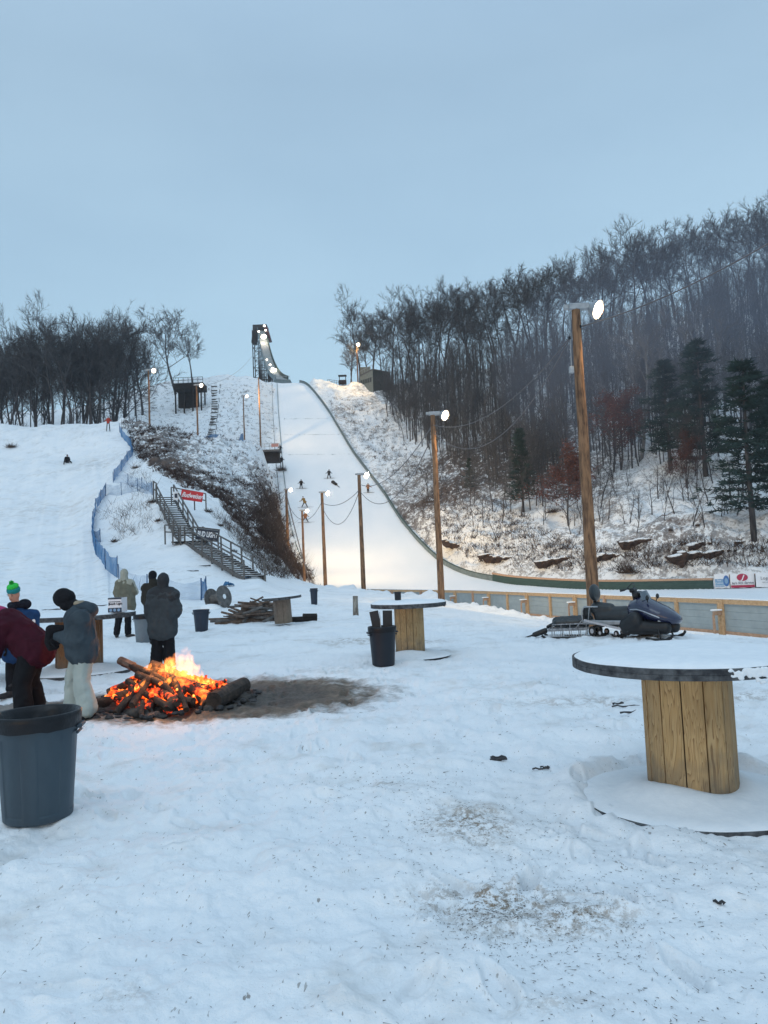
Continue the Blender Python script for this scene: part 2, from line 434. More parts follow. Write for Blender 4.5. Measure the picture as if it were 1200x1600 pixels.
def G(px, py, y0=2.5, y1=230):
    """where the line of sight through a photo point meets the snow"""
    d = ray(px, py); Y = y0
    while Y < y1:
        p = CAM + d * (Y / d.y)
        if p.z < H(p.x, Y): return Vector((p.x, p.y, H(p.x, p.y)))
        Y += max(.01, Y * .0025)
    return CAM + d * (y1 / d.y)

FIRE = Vector((at(255, 1095, 10).x, 10.05, 0))
def snow_mat(name, specks=True, hill=False, landing=False):
    m, nt, b = newmat(name); L = nt.links.new
    tc = N(nt, 'ShaderNodeTexCoord'); P = tc.outputs['Object']
    b.inputs['Roughness'].default_value = .62; b.inputs['Specular IOR Level'].default_value = .35
    b.inputs['Subsurface Weight'].default_value = 0
    def noise(scale, det=4, rough=.55, vec=None, st=None, dist=0):
        n = N(nt, 'ShaderNodeTexNoise', i_Scale=scale, i_Detail=det, i_Roughness=rough, i_Distortion=dist)
        v = vec or P
        if st:
            mp = N(nt, 'ShaderNodeMapping'); mp.inputs['Scale'].default_value = st[:3]
            if len(st) > 3: mp.inputs['Rotation'].default_value = (0, 0, st[3])
            L(v, mp.inputs[0]); v = mp.outputs[0]
        L(v, n.inputs['Vector']); return n.outputs[0]
    def mix(f, a, c, typ='MIX'):
        n = N(nt, 'ShaderNodeMix', data_type='RGBA', blend_type=typ)
        for s_, k in ((f, 0), (a, 6), (c, 7)):
            if isinstance(s_, (float, int)): n.inputs[k].default_value = s_
            elif isinstance(s_, tuple): n.inputs[k].default_value = c4(s_)
            else: L(s_, n.inputs[k])
        return n.outputs[2]
    def mr(v, a, c, x=0., y=1.):
        n = N(nt, 'ShaderNodeMapRange'); n.interpolation_type = 'SMOOTHSTEP'
        L(v, n.inputs[0]); n.inputs[1].default_value = a; n.inputs[2].default_value = c; n.inputs[3].default_value = x; n.inputs[4].default_value = y
        return n.outputs[0]
    def math_(op, a, c=None):
        n = N(nt, 'ShaderNodeMath', operation=op)
        for q, s_ in enumerate((a, c)):
            if s_ is None: continue
            if isinstance(s_, (float, int)): n.inputs[q].default_value = s_
            else: L(s_, n.inputs[q])
        return n.outputs[0]
    col = mix(mr(noise(.6, 5), .3, .7), (.80, .83, .86), (.88, .89, .90))
    if landing:
        col = mix(mr(noise(.25, 5, st=(1, .25, 1)), .35, .7), (.83, .85, .87), (.89, .89, .90))
    if specks:
        # trodden dirt: faint grey-brown veil, speckle and tiny dark slivers
        big = noise(.55, 5, .6); mid = noise(2.2, 5, .65)
        veil = math_('MULTIPLY', mr(big, .46, .66), mr(mid, .42, .68))
        col = mix(math_('MULTIPLY', veil, .42), col, (.44, .41, .37))
        for ang, sc_ in ((.3, 46), (1.4, 52), (2.4, 40)):
            sp = noise(sc_, 2, .5, st=(1, .28, 1, ang)); k = math_('MULTIPLY', mr(sp, .70, .745), mr(noise(3.1, 4, .7), .40, .62))
            col = mix(math_('MULTIPLY', k, .75), col, (.16, .13, .10))
        fine = mr(noise(130, 2, .5), .68, .75); col = mix(math_('MULTIPLY', math_('MULTIPLY', fine, mr(noise(1.3, 4), .42, .62)), .6), col, (.22, .19, .16))
        # stains at given spots (x, y, rx, ry, strength)
        spots = [(g.x, g.y, rx, ry, st) for (g, rx, ry, st) in (
            (G(735, 1285), .36, .45, 1.), (G(770, 1410), .5, .28, 1.), (G(900, 1430), .38, .22, .9), (G(760, 1440), .2, .2, .6), (G(870, 1560), .3, .12, .35), (G(200, 1560), .2, .15, .3), (G(600, 1225), .35, .12, .5),
            (G(560, 1000), 1.3, .8, .7), (G(670, 1003), .9, .5, .6), (G(930, 1095), 1.6, .45, .5), (G(380, 985), 1.4, .8, .4), (G(150, 725), 5., 4., .35), (G(60, 800), 9., 4., .3), (G(1130, 1090), .9, .3, .7), (G(400, 968), 2.2, 1.6, .65))]
        for (x, y_, rx, ry, st) in spots:
            mp = N(nt, 'ShaderNodeMapping'); mp.inputs['Location'].default_value = (-x / rx, -y_ / ry, 0); mp.inputs['Scale'].default_value = (1 / rx, 1 / ry, 0)
            L(P, mp.inputs[0]); ln = N(nt, 'ShaderNodeVectorMath', operation='LENGTH'); L(mp.outputs[0], ln.inputs[0])
            fall = mr(ln.outputs['Value'], 0., 1.25, 1., 0.)
            k = math_('MULTIPLY', fall, mr(noise(6.5 / max(.4, rx), 8, .85), .46, .57)); col = mix(math_('MULTIPLY', k, st), col, (.215, .155, .10))
        # thawed ground round the fire
        def ring(x, y_, rx, ry, a, c_):
            mp = N(nt, 'ShaderNodeMapping'); mp.inputs['Location'].default_value = (-x / rx, -y_ / ry, 0); mp.inputs['Scale'].default_value = (1 / rx, 1 / ry, 0)
            L(P, mp.inputs[0]); ln = N(nt, 'ShaderNodeVectorMath', operation='LENGTH'); L(mp.outputs[0], ln.inputs[0])
            v = math_('ADD', ln.outputs['Value'], math_('MULTIPLY', math_('SUBTRACT', noise(2.6, 7, .72), .5), .75))
            return mr(v, a, c_, 1., 0.)
        k = math_('MAXIMUM', ring(FIRE.x + .55, FIRE.y + .25, 2.5, 1.75, .75, 1.08), math_('MULTIPLY', ring(FIRE.x - 1.4, FIRE.y - .1, 1.5, 1.0, .7, 1.1), .85))
        dirt = mix(mr(noise(7, 6, .7), .35, .7), (.078, .058, .042), (.20, .155, .115))
        col = mix(k, col, dirt)
        k2 = ring(FIRE.x + .5, FIRE.y + .2, 1.9, 1.25, .7, 1.0); col = mix(k2, col, mix(mr(noise(20, 5, .7), .35, .7), (.035, .03, .027), (.10, .085, .07)))
        wet = math_('SUBTRACT', 1., math_('MULTIPLY', k, .1)); 
    if hill:
        at_ = N(nt, 'ShaderNodeAttribute', attribute_name='brush'); rk = N(nt, 'ShaderNodeAttribute', attribute_name='rock'); sp_ = N(nt, 'ShaderNodeAttribute', attribute_name='spots')
        n1 = noise(.9, 7, .72, st=(1, .8, 1.6)); n2 = noise(3.5, 5, .7)
        k = math_('MULTIPLY', at_.outputs['Fac'], mr(math_('ADD', math_('ADD', math_('MULTIPLY', n1, .6), math_('MULTIPLY', n2, .4)), math_('MULTIPLY', math_('SUBTRACT', at_.outputs['Fac'], .62), .16)), .475, .545))
        brown = mix(mr(noise(1.7, 5, .7), .35, .65), (.038, .026, .022), (.12, .078, .058))
        col = mix(k, col, brown)
        n3 = noise(1.1, 6, .75, st=(1, .6, 2.2)); k = math_('MULTIPLY', sp_.outputs['Fac'], mr(n3, .56, .63)); col = mix(math_('MULTIPLY', k, .8), col, (.085, .07, .06))
        rc = mix(mr(noise(.8, 6, .7, st=(.6, .6, 4)), .35, .65), (.060, .038, .030), (.16, .105, .080))
        k = mr(math_('MULTIPLY', rk.outputs['Fac'], math_('ADD', noise(1.2, 6, .7), .5)), .42, .62); col = mix(k, col, rc)
    L(col, b.inputs['Base Color'])
    bh = math_('ADD', math_('MULTIPLY', noise(9, 6, .7), 1.0), math_('MULTIPLY', noise(60, 4, .6), .35))
    bp = N(nt, 'ShaderNodeBump', i_Strength=.55 if not landing else .25, i_Distance=.03 if not hill else .25); L(bh, bp.inputs['Height'])
    if hill: 
        bh2 = math_('ADD', noise(1.3, 8, .75), math_('MULTIPLY', noise(.4, 3), .6)); L(bh2, bp.inputs['Height'])
    L(bp.outputs[0], b.inputs['Normal'])
    return m
m_snow = snow_mat('trodden snow'); m_hill = snow_mat('hill snow', specks=False, hill=True); m_land = snow_mat('groomed snow', specks=False, landing=True); m_sled = snow_mat('sled snow')

nT, nY = T_.shape
idx = np.arange(nT * nY).reshape(nT, nY)
fa = np.stack([idx[:-1, :-1], idx[1:, :-1], idx[1:, 1:], idx[:-1, 1:]], -1)
cB = np.maximum(BRUSH, np.maximum(UPH, RH))[:-1, :-1]
cls = np.where((cB > .02), 2, np.where(inside[:-1, :-1], 1, 0))
cls = np.where((YG[:-1, :-1] > 205), 2, cls)
V = np.stack([XG, YG, Z1], -1).reshape(-1, 3)
def sheet(name, cl, mat, label):
    q = fa[cls == cl].reshape(-1, 4); used, inv = np.unique(q, return_inverse=True); q = inv.reshape(-1, 4)
    me = bpy.data.meshes.new(name); vv = V[used]
    me.vertices.add(len(vv)); me.vertices.foreach_set('co', vv.ravel()); n = len(q)
    me.loops.add(n * 4); me.loops.foreach_set('vertex_index', q.ravel().astype(np.int32))
    me.polygons.add(n); me.polygons.foreach_set('loop_start', np.arange(0, n * 4, 4, dtype=np.int32)); me.polygons.foreach_set('use_smooth', np.ones(n, bool))
    me.update(calc_edges=True); me.validate()
    for nm, A in (('brush', np.maximum(BRUSH * (.42 + .75 * BR_NEAR), RH * np.clip(.85 - (Z0 - 25) / 60, .25, .9) * (1 - .5 * sstep(.24, .34, T_) * sstep(3, 7, Z0))) * np.clip(.82 + .55 * fbm(XG * .06, YG * .06, 0, 3, 91), .35, 1.15)), ('rock', ROCK), ('spots', np.maximum(UPH, RH * .6))):
        a = me.attributes.new(nm, 'FLOAT', 'POINT'); a.data.foreach_set('value', A.reshape(-1)[used].astype(np.float32))
    me.materials.append(mat); o = link(name, me); tag(o, label, kind='structure'); return o
sheet('ground', 0, m_snow, 'trodden snow of the gathering ground and the sledding slope')
sheet('ski_slope', 1, m_land, 'smooth groomed landing slope and flat run-out of the ski jump')
sheet('hillside', 2, m_hill, 'rough snowy hillsides with brush and rock ledges')
mb = MB(); mb.add([(-400, -300, -.1), (400, -300, -.1), (400, 1.02, -.1), (-400, 1.02, -.1)], [(0, 1, 2, 3)]); o = mb.build('snow_field', m_snow); tag(o, kind='structure')
# ------------------------------------------------------------------ trees
m_bark = M('dark bark', (.040, .038, .042), (.105, .096, .094), rough=.9, scale=2.5, stretch=(2, 2, .4), bump=.5, spec=.1)
m_twig = M('twigs', (.056, .055, .058), (.108, .104, .106), rough=.95, scale=1.5, spec=.05)
m_bark2 = M('brown bark', (.045, .033, .028), (.10, .078, .066), rough=.9, scale=2.5, stretch=(2, 2, .4), bump=.5, spec=.1)
m_birch = M('pale bark', (.26, .27, .28), (.12, .12, .125), rough=.85, scale=2, stretch=(1, 1, 3), spec=.1)
m_birchtw = M('pale twigs', (.12, .12, .13), (.19, .19, .20), rough=.9, spec=.05)
m_oakleaf = M('dead oak leaves', (.16, .070, .056), (.085, .040, .034), rough=.9, scale=1.2, spec=.1)
m_needle = M('pine needles', (.018, .034, .033), (.042, .070, .062), rough=.85, scale=1.0, spec=.1)
m_brushm = M('brush stems', (.050, .034, .028), (.105, .075, .058), rough=.95, scale=.8, spec=.05)
m_brushdark = M('red brown brush', (.036, .022, .018), (.085, .052, .042), rough=.95, scale=.8, spec=.05)
def spike(mb, p, d, L, r, n=3):
    d = d.normalized(); u, v = frame_of(d); vs = [p + (u * math.cos(6.283 * k / n) + v * math.sin(6.283 * k / n)) * r for k in range(n)] + [p + d * L]
    mb.add(vs, [(k, (k + 1) % n, n) for k in range(n)])
def rdir(d, ang, rg, up=.0):
    u, v = frame_of(d); a = rg.uniform(0, 6.283); q = (d * math.cos(ang) + (u * math.cos(a) + v * math.sin(a)) * math.sin(ang)); q.z += up; return q.normalized()
def gen_bare(seed, h=17, fork=.42, spread=.5, nl=8, dens=1.0, tw=.02, lean=.10):
    """bare broadleaf tree: trunk + forked limbs, branches, twigs"""
    rg = random.Random(seed); tr = MB(); cr = MB(); r0 = h * rg.uniform(.0115, .015)
    pts = []; rad = []; p = Vector((0, 0, -1.2)); d = Vector((rg.uniform(-lean, lean), rg.uniform(-lean, lean), 1)).normalized(); n = 9; stepl = h * .86 / n
    for k in range(n + 1):
        pts.append(p.copy()); rad.append(r0 * (1 - .80 * k / n) * (1.25 if k == 0 else 1)); d = rdir(d, rg.uniform(0, .17), rg, .04); p = p + d * stepl
    tr.tube(pts, rad, 7)
    def grow(p, d, L, r, lev):
        q = p.copy(); dd = d.copy(); ps = [q.copy()]; rs = [r]; m = 4 if lev < 2 else 3
        for k in range(m):
            dd = rdir(dd, rg.uniform(.12, .42), rg, .07 if lev < 2 else .03); q = q + dd * (L / m); ps.append(q.copy()); rs.append(max(tw * .5, r * (1 - .75 * (k + 1) / m)))
        cr.tube(ps, rs, 4 if lev == 0 else 3, caps=False)
        if lev >= 2:
            for _ in range(int(8 * dens)):
                t = rg.uniform(.15, 1) * m; i = min(int(t), m - 1); b = ps[i].lerp(ps[i + 1], t - i)
                spike(cr, b, rdir(dd, rg.uniform(.3, .9), rg, .1), L * rg.uniform(.35, .8), tw * rg.uniform(.55, .9))
            return
        kids = int((6 if lev == 0 else 5) * dens)
        for c in range(kids):
            t = (.22 + .78 * (c + rg.random() * .6) / kids) * m; i = min(int(t), m - 1); b = ps[i].lerp(ps[i + 1], min(1, t - i))
            grow(b, rdir((ps[i + 1] - ps[i]).normalized(), rg.uniform(.35, .8), rg, .1), L * rg.uniform(.36, .58), max(tw, r * .42), lev + 1)
    for c in range(nl):
        f = fork + (1 - fork) * (c + rg.random() * .5) / nl; t = f * n; i = min(int(t), n - 1); b = pts[i].lerp(pts[i + 1], min(1, t - i)); a = c * 2.4 + rg.uniform(-.5, .5)
        el = rg.uniform(.35, .75) + .35 * (f - fork); dv = Vector((math.cos(a) * spread, math.sin(a) * spread, el)).normalized()
        grow(b, dv, h * rg.uniform(.26, .40) * (1.15 - .75 * (f - fork)), max(tw * 1.4, r0 * .5 * (1.15 - f)), 0)
    return tr, cr
def leafquads(mb, c, rad, n, s, rg):
    for _ in range(n):
        p = Vector((rg.gauss(0, 1), rg.gauss(0, 1), rg.gauss(0, 1))) * rad * .55 + c; d = Vector((rg.gauss(0, 1), rg.gauss(0, 1), rg.gauss(0, 1))).normalized(); u, v = frame_of(d); a = s * rg.uniform(.6, 1.3)
        mb.add([p - u * a, p - v * a * .6, p + u * a, p + v * a * .6], [(0, 1, 2, 3)])
def gen_pine(seed, h=13, wid=3.0, bare=.2, layers=17, dens=1.0):
    rg = random.Random(seed); tr = MB(); cr = MB(); r0 = h * .013
    tr.tube([Vector((0, 0, -1)), Vector((rg.uniform(-.1, .1), 0, h * .5)), Vector((rg.uniform(-.2, .2), 0, h))], [r0 * 1.2, r0 * .7, .02], 7)
    for k in range(layers):
        f = bare + (1 - bare) * (k + .3 * rg.random()) / layers; z = h * f; L = wid * (1 - f) ** .7 * rg.uniform(.45, 1.15) + .25
        for b in range(rg.randint(4, 6)):
            a = rg.uniform(0, 6.283); LL = L * rg.uniform(.6, 1.1); dr = Vector((math.cos(a), math.sin(a), rg.uniform(-.02, .32))).normalized()
            e = Vector((0, 0, z)) + dr * LL; tr.tube([Vector((0, 0, z)), e], [.035, .012], 3, caps=False)
            for q in range(int(5 * dens) + 1):
                c = Vector((0, 0, z)) + dr * LL * (.3 + .75 * q / (5 * dens)) ; side = dr.cross(Vector((0, 0, 1))) * rg.uniform(-.28, .28) * LL
                for _ in range(int(9 * dens)):
                    dd = (dr * .6 + Vector((rg.gauss(0, .55), rg.gauss(0, .55), rg.gauss(.05, .3)))).normalized(); spike(cr, c + side + Vector((rg.gauss(0, .1), rg.gauss(0, .1), rg.gauss(0, .07))), dd, rg.uniform(.3, .62), rg.uniform(.035, .06), 3)
    return tr, cr
VAR = {}
def variant(key, gen, mt, mc, **k):
    t, c = gen(**k); VAR[key] = (t.mesh('trunk', mt, True), c.mesh('crown', mc)); return VAR[key]
for q in range(6): variant('oak%d' % q, gen_bare, m_bark, m_twig, seed=100 + q, h=18, fork=(.42, .34, .5, .38, .55, .45)[q], spread=(.6, .75, .45, .62, .5, .7)[q], nl=(10, 9, 11, 10, 9, 10)[q], dens=1.2, tw=.024)
for q in range(5): variant('slim%d' % q, gen_bare, m_bark, m_twig, seed=200 + q, h=15, fork=(.45, .35, .5, .4, .3)[q], spread=.42, nl=9, dens=1.0, tw=.02)
for q in range(3): variant('brown%d' % q, gen_bare, m_bark2, m_brushm, seed=250 + q, h=9, fork=.2, spread=.5, nl=10, dens=1.0, tw=.02)
for q in range(2): variant('birch%d' % q, gen_bare, m_birch, m_birchtw, seed=300 + q, h=16, fork=.35, spread=.5, nl=10, dens=.9, tw=.022)
for q in range(3): variant('sap%d' % q, gen_bare, m_bark, m_twig, seed=320 + q, h=6, fork=.3, spread=.35, nl=5, dens=.6, tw=.012)
for q in range(3): variant('pine%d' % q, gen_pine, m_bark, m_needle, seed=400 + q, h=13, wid=3.3, bare=.14, dens=.9, layers=25)
for q in range(2):
    t, c = gen_bare(450 + q, h=11, fork=.22, spread=.55, nl=9, dens=.8, tw=.02); rg = random.Random(q); lf = MB(); lf.v = c.v[:]; lf.f = c.f[:]; lf.m = [0] * len(c.f)
    tips = [Vector(c.v[i]) for i in range(0, len(c.v), 9)]
    for tp in tips: 
        n0 = len(lf.f); leafquads(lf, tp, .6, 9, .11, rg); lf.m[n0:] = [1] * (len(lf.f) - n0)
    VAR['leaf%d' % q] = (t.mesh('trunk', m_bark, True), lf.mesh('crown', [m_twig, m_oakleaf]))
def plant(key, loc, h, base, name, label, cat='tree', group=None, rz=None, parts=True, sxy=1.0):
    s_ = h / base; o = empty(name, loc, label, cat, group, rz if rz is not None else rnd.uniform(0, 6.28)); o.scale = (s_ * sxy, s_ * sxy, s_)
    for nm, me in zip(('trunk', 'crown'), VAR[key]):
        c = bpy.data.objects.new(nm, me); COL.objects.link(c); c.parent = o
    return o
def terr(px, Y, py=700):
    p = at(px, py, Y); return Vector((p.x, Y, H(p.x, Y)))
# --- wood on the left, behind the sledding hill
LG = 'bare trees of the wood behind the sledding hill'
for (px, Y, top, key) in ((8, 118, 512, 'oak2'), (45, 122, 520, 'oak0'), (83, 116, 505, 'oak4'), (118, 121, 512, 'oak5'), (150, 118, 497, 'oak3'), (178, 122, 490, 'oak1'), (198, 128, 500, 'slim0')):
    g = terr(px, Y); t = at(px, top, Y); plant(key, g, t.z - g.z, 18 if key[0] == 'o' else 15, 'bare_tree', 'bare tree of the wood behind the crest of the sledding hill', group=LG)
g = terr(222, 165, 640); plant('oak1', g, at(222, 497, 165).z - g.z, 18, 'bare_tree', 'lone slender bare tree between the left wood and the big tree at the dark platform')
g = terr(276, 180, 620); plant('oak0', g, at(282, 484, 180).z - g.z, 18, 'bare_tree', 'biggest spreading bare tree on the skyline beside the dark wooden platform', rz=.6, sxy=1.35)
g = terr(301, 186, 600); plant('oak3', g, at(301, 508, 186).z - g.z, 18, 'bare_tree', 'smaller bare tree rising right behind the dark wooden platform', rz=2)
n = 0
while n < 40:
    px = rnd.uniform(-90, 215); Y = rnd.uniform(113, 165); 
    if px > 190 and Y < 135: continue
    g = terr(px, Y, 660); top = at(px, 512 + rnd.uniform(-8, 38) + (12 if px < 60 else 0), Y).z
    key = rnd.choice(['oak0', 'oak2', 'oak4', 'slim0', 'slim1', 'slim2', 'slim3', 'slim4']); hh = min(max(top - g.z, 9), 22)
    plant(key, g, hh, 18 if key[0] == 'o' else 15, 'bare_tree', 'bare tree of the wood behind the crest of the sledding hill', group=LG, sxy=rnd.uniform(.8, 1)); n += 1
# --- skyline row on the right ridge
RG = 'bare trees along the right ridge against the sky'
sky = [(545, 525), (570, 478), (590, 486), (612, 480), (634, 470), (655, 460), (676, 455), (700, 450), (722, 450), (745, 456), (768, 450), (792, 440), (816, 428), (840, 420), (862, 414), (885, 412), (910, 402), (938, 396), (965, 385), (995, 378), (1025, 368), (1055, 360), (1085, 352), (1115, 343), (1145, 336), (1172, 328), (1200, 320), (1230, 312), (1262, 304)]
for q, (px, top) in enumerate(sky):
    for rep in range(2):
        Y = 188 + rnd.uniform(-3, 12) + (6 if q < 2 else 0); pxx = px + rnd.uniform(-9, 9) + rep * 11; g = terr(pxx, Y, 600 if px < 650 else 560)
        if pxx < 560: pxx = 565; 
        if q > 1 and pxx < 600: g = terr(pxx, Y + 6, 600)
        hh = at(pxx, top + (rep * rnd.uniform(0, 26)), g.y).z - g.z; hh = min(max(hh, 9), 26)
        key = rnd.choice(['oak0', 'oak1', 'oak2', 'oak3', 'oak4', 'oak5'])
        plant(key, g, hh, 18, 'bare_tree', 'tall bare tree in the row along the right ridge against the sky', group=RG, sxy=rnd.uniform(.85, 1.1))
# --- trees down the wooded hillside
HG = 'bare trees down the wooded right hillside'
def lower_line(px): return np.interp(px, [560, 620, 660, 700, 760, 820, 880, 940, 1000, 1100, 1250], [640, 690, 730, 770, 800, 812, 830, 815, 800, 790, 790])
def upper_line(px): return np.interp(px, [560, 700, 900, 1200, 1300], [610, 600, 560, 470, 450])
n = 0; low = []
while n < 168:
    px = rnd.uniform(590, 1270); py = rnd.uniform(upper_line(px), lower_line(px)) ; g = G(px, py, 70)
    if not (70 < g.y < 192): continue
    key = rnd.choice(['slim0', 'slim1', 'slim2', 'slim3', 'slim4', 'oak2', 'oak4', 'slim2', 'brown0' if px < 720 else 'slim1'])
    if py > 690 and 850 < px < 1230 and rnd.random() < .72: continue
    hh = rnd.uniform(7.5, 12.5) * (1.1 if px > 800 else .95)
    if py > 690: hh *= .8
    if key[0] == 'b': hh *= .7
    plant(key, g, hh, {'o': 18, 's': 15, 'b': 9}[key[0]], 'bare_tree', 'bare tree down the wooded right hillside', group=HG, sxy=rnd.uniform(.75, 1.0)); n += 1
# individually recognisable ones
def tree_px(key, base, px, py, top, name, label, **k):
    g = G(px, py, 70); hh = at(px, top, g.y).z - g.z; return plant(key, g, hh, base, name, label, **k)
tree_px('pine0', 13, 1048, 735, 560, 'pine_tree', 'dark pine standing left of the taller pines on the right hillside', sxy=1.3)
tree_px('pine1', 13, 1103, 745, 530, 'pine_tree', 'tallest dark pine in the middle of the right hillside wood', sxy=1.3)
tree_px('pine2', 13, 1178, 835, 560, 'pine_tree', 'large nearest pine at the right edge above the rock ledge', sxy=1.2)
tree_px('pine0', 13, 1215, 800, 590, 'pine_tree', 'dark pine cut by the right edge of the picture behind the nearest pine', rz=2)
tree_px('pine1', 13, 818, 800, 668, 'pine_tree', 'lone dark pine on the lower hillside left of the tall lamp pole', rz=1)
tree_px('pine2', 13, 735, 770, 715, 'pine_tree', 'small low pine above the rail of the landing slope', rz=4)
tree_px('leaf0', 11, 888, 820, 688, 'oak_tree', 'russet leafed oak beside the tall lamp pole, nearest of the russet ones', sxy=1.15)
tree_px('leaf1', 11, 970, 735, 600, 'oak_tree', 'tall russet leafed oak left of the pines on the hillside', sxy=1.15)
tree_px('leaf0', 11, 1075, 765, 672, 'oak_tree', 'small russet leafed oak under the pines on the hillside', rz=2)
tree_px('birch0', 16, 1128, 700, 460, 'birch_tree', 'tall pale trunked birch above the pines near the right edge')
tree_px('birch1', 16, 1000, 720, 470, 'birch_tree', 'pale trunked birch left of the two tall pines on the hillside')
tree_px('birch0', 16, 1168, 690, 500, 'birch_tree', 'shorter pale birch close to the right edge of the wood', rz=3)
SG = 'thin saplings at the foot of the wooded hillside'
n = 0
while n < 70:
    px = rnd.uniform(640, 1200) if n < 34 else rnd.uniform(850, 1210); py = rnd.uniform(lower_line(px) - 10 - 45 * (n >= 34), lower_line(px) + 45 - 25 * (n >= 34)) ; g = G(px, py, 70)
    if g.y > 150 or py > 850: continue
    plant(rnd.choice(['sap0', 'sap1', 'sap2']), g, rnd.uniform(4, 7.5), 6, 'sapling', 'thin bare sapling at the foot of the wooded hillside', group=SG); n += 1
# --- beyond the counted trees: one mass of the wood's remaining trees
def low_tree(rg, h):
    a = MB(); p = Vector((0, 0, -1)); t = Vector((rg.uniform(-.6, .6), rg.uniform(-.6, .6), h)); a.tube([p, p.lerp(t, .5) + Vector((rg.uniform(-.2, .2), 0, 0)), t], [.17, .11, .02], 4, caps=False)
    for k in range(15):
        f = rg.uniform(.35, .95); b = p.lerp(t, f); d = Vector((rg.gauss(0, .5), rg.gauss(0, .5), .9)).normalized(); L = h * rg.uniform(.12, .3); e = b + d * L; a.tube([b, e], [.05, .015], 3, caps=False)
        for j in range(9):
            q = b.lerp(e, rg.uniform(.2, 1)); spike(a, q, (d + Vector((rg.gauss(0, .6), rg.gauss(0, .6), rg.gauss(.1, .4)))).normalized(), L * rg.uniform(.3, .7), .022)
    return np.array(a.v), a.f
rg = random.Random(5); LT = [low_tree(rg, h_) for h_ in (11, 12, 13, 14, 12, 13)]
def mass(name, label, pts, mat):
    vs = []; fs = []; o = 0
    for p, s_ in pts:
        v, f = LT[rnd.randrange(len(LT))]; a = rnd.uniform(0, 6.28); ca, sa = math.cos(a), math.sin(a)
        q = v * s_; q = np.stack([q[:, 0] * ca - q[:, 1] * sa + p.x, q[:, 0] * sa + q[:, 1] * ca + p.y, q[:, 2] + p.z], -1); vs.append(q)
        fs += [tuple(i + o for i in t) for t in f]; o += len(v)
    me = bpy.data.meshes.new(name); me.from_pydata(np.concatenate(vs), [], fs); me.materials.append(mat); tag(link(name, me), label, kind='stuff')
pts = []
while len(pts) < 850:
    px = rnd.uniform(600, 1330); py = rnd.uniform(upper_line(px) - 60, lower_line(px) - 35 - 35 * (px > 850)); g = G(px, py, 70)
    if 75 < g.y < 200: pts.append((g, rnd.uniform(.5, .9)))
while len(pts) < 1250:
    px = rnd.uniform(640, 1330); py = rnd.uniform(upper_line(px) - 70, upper_line(px) + 110); g = G(px, py, 70)
    if 95 < g.y < 205: pts.append((g, rnd.uniform(.7, 1.05)))
mass('woodland', 'dense bare wood covering the upper right hillside', pts, m_twig)
pts = []
while len(pts) < 60:
    px = rnd.uniform(-120, 225); Y = rnd.uniform(125, 190); g = terr(px, Y, 660); pts.append((g, rnd.uniform(.7, 1.1)))
mass('far_wood', 'dense back of the bare wood on the left', pts, m_twig)
# --- undergrowth: brush clumps, reeds, branches on the rough slopes
def brush_mass(name, label, pts, mat, nst=(5, 10), L=(.4, 1.1), r=.012):
    mb = MB()
    for p, s_ in pts:
        for _ in range(rnd.randint(*nst)):
            d = Vector((rnd.gauss(0, .55), rnd.gauss(0, .55), rnd.uniform(.35, 1.1))).normalized(); spike(mb, p + Vector((rnd.gauss(0, .25), rnd.gauss(0, .25), -.08)) * s_, d, rnd.uniform(*L) * s_, r * s_, 3)
    tag(mb.build(name, mat), label, kind='stuff')
def in_poly(poly, n, cond=None):
    xs = [p[0] for p in poly]; ys_ = [p[1] for p in poly]; out = []
    while len(out) < n:
        x, y = rnd.uniform(min(xs), max(xs)), rnd.uniform(min(ys_), max(ys_))
        if poly_mask(poly, np.array([x]), np.array([y]))[0] and (cond is None or cond(x, y)): out.append((Vector((x, y, H(x, y)))))
    return out
brush_mass('brush', 'dark brush and dead stems over the ridge between sledding hill and ski slope', [(p, rnd.uniform(.5, 1.0)) for p in in_poly(BRp, 2300, lambda x, y: rnd.random() < .07 + 1.1 * math.exp(-(float(dist_BR(x, y)) / 6.0) ** 2) * (float(vn(x * .22, y * .22, 0, 61)) > -.3))], m_brushdark, (5, 9), (.4, 1.0), .045)
def px_scatter(poly, n, y0=30):
    xs = [p[0] for p in poly]; ys_ = [p[1] for p in poly]; out = []
    while len(out) < n:
        x, y = rnd.uniform(min(xs), max(xs)), rnd.uniform(min(ys_), max(ys_))
        if poly_mask(poly, np.array([x]), np.array([y]))[0]: out.append(G(x, y, y0))
    return out
brush_mass('hillside_brush', 'low dark brush poking through the snow of the right hillside', [(p, rnd.uniform(.5, 1.2)) for p in px_scatter([(500, 612), (600, 640), (640, 700), (700, 740), (900, 852), (1200, 848), (1200, 885), (900, 895), (740, 880), (660, 810), (600, 740), (540, 660)], 1500, 66)], m_brushm, (4, 8), (.5, 1.3), .035)
brush_mass('upper_brush', 'sparse scrub on the upper left snow slope', [(p, rnd.uniform(.5, 1)) for p in px_scatter([(205, 625), (335, 598), (430, 602), (432, 690), (330, 678), (205, 655)], 420, 112)], m_brushm, (3, 6), (.4, 1.0), .04)
brush_mass('reeds', 'dry grass and weed stems in the snow bowl beside the stairs', [(p, rnd.uniform(.7, 1.3)) for p in px_scatter([(215, 700), (240, 760), (250, 830), (190, 845), (150, 800), (200, 770), (205, 720)], 90, 40) + px_scatter([(330, 800), (400, 850), (440, 885), (490, 908), (410, 900), (380, 860)], 330, 40)], m_brushm, (5, 9), (.6, 1.5), .012)
brush_mass('thicket', 'leafless thicket at the foot of the brush ridge beside the ski slope', [(p, rnd.uniform(.9, 1.9)) for p in px_scatter([(400, 790), (432, 770), (440, 850), (462, 880), (492, 908), (455, 893), (430, 868), (405, 830)], 200, 60)], m_brushm, (6, 10), (.8, 1.8), .016)
BG = 'single dark bushes on the snow'
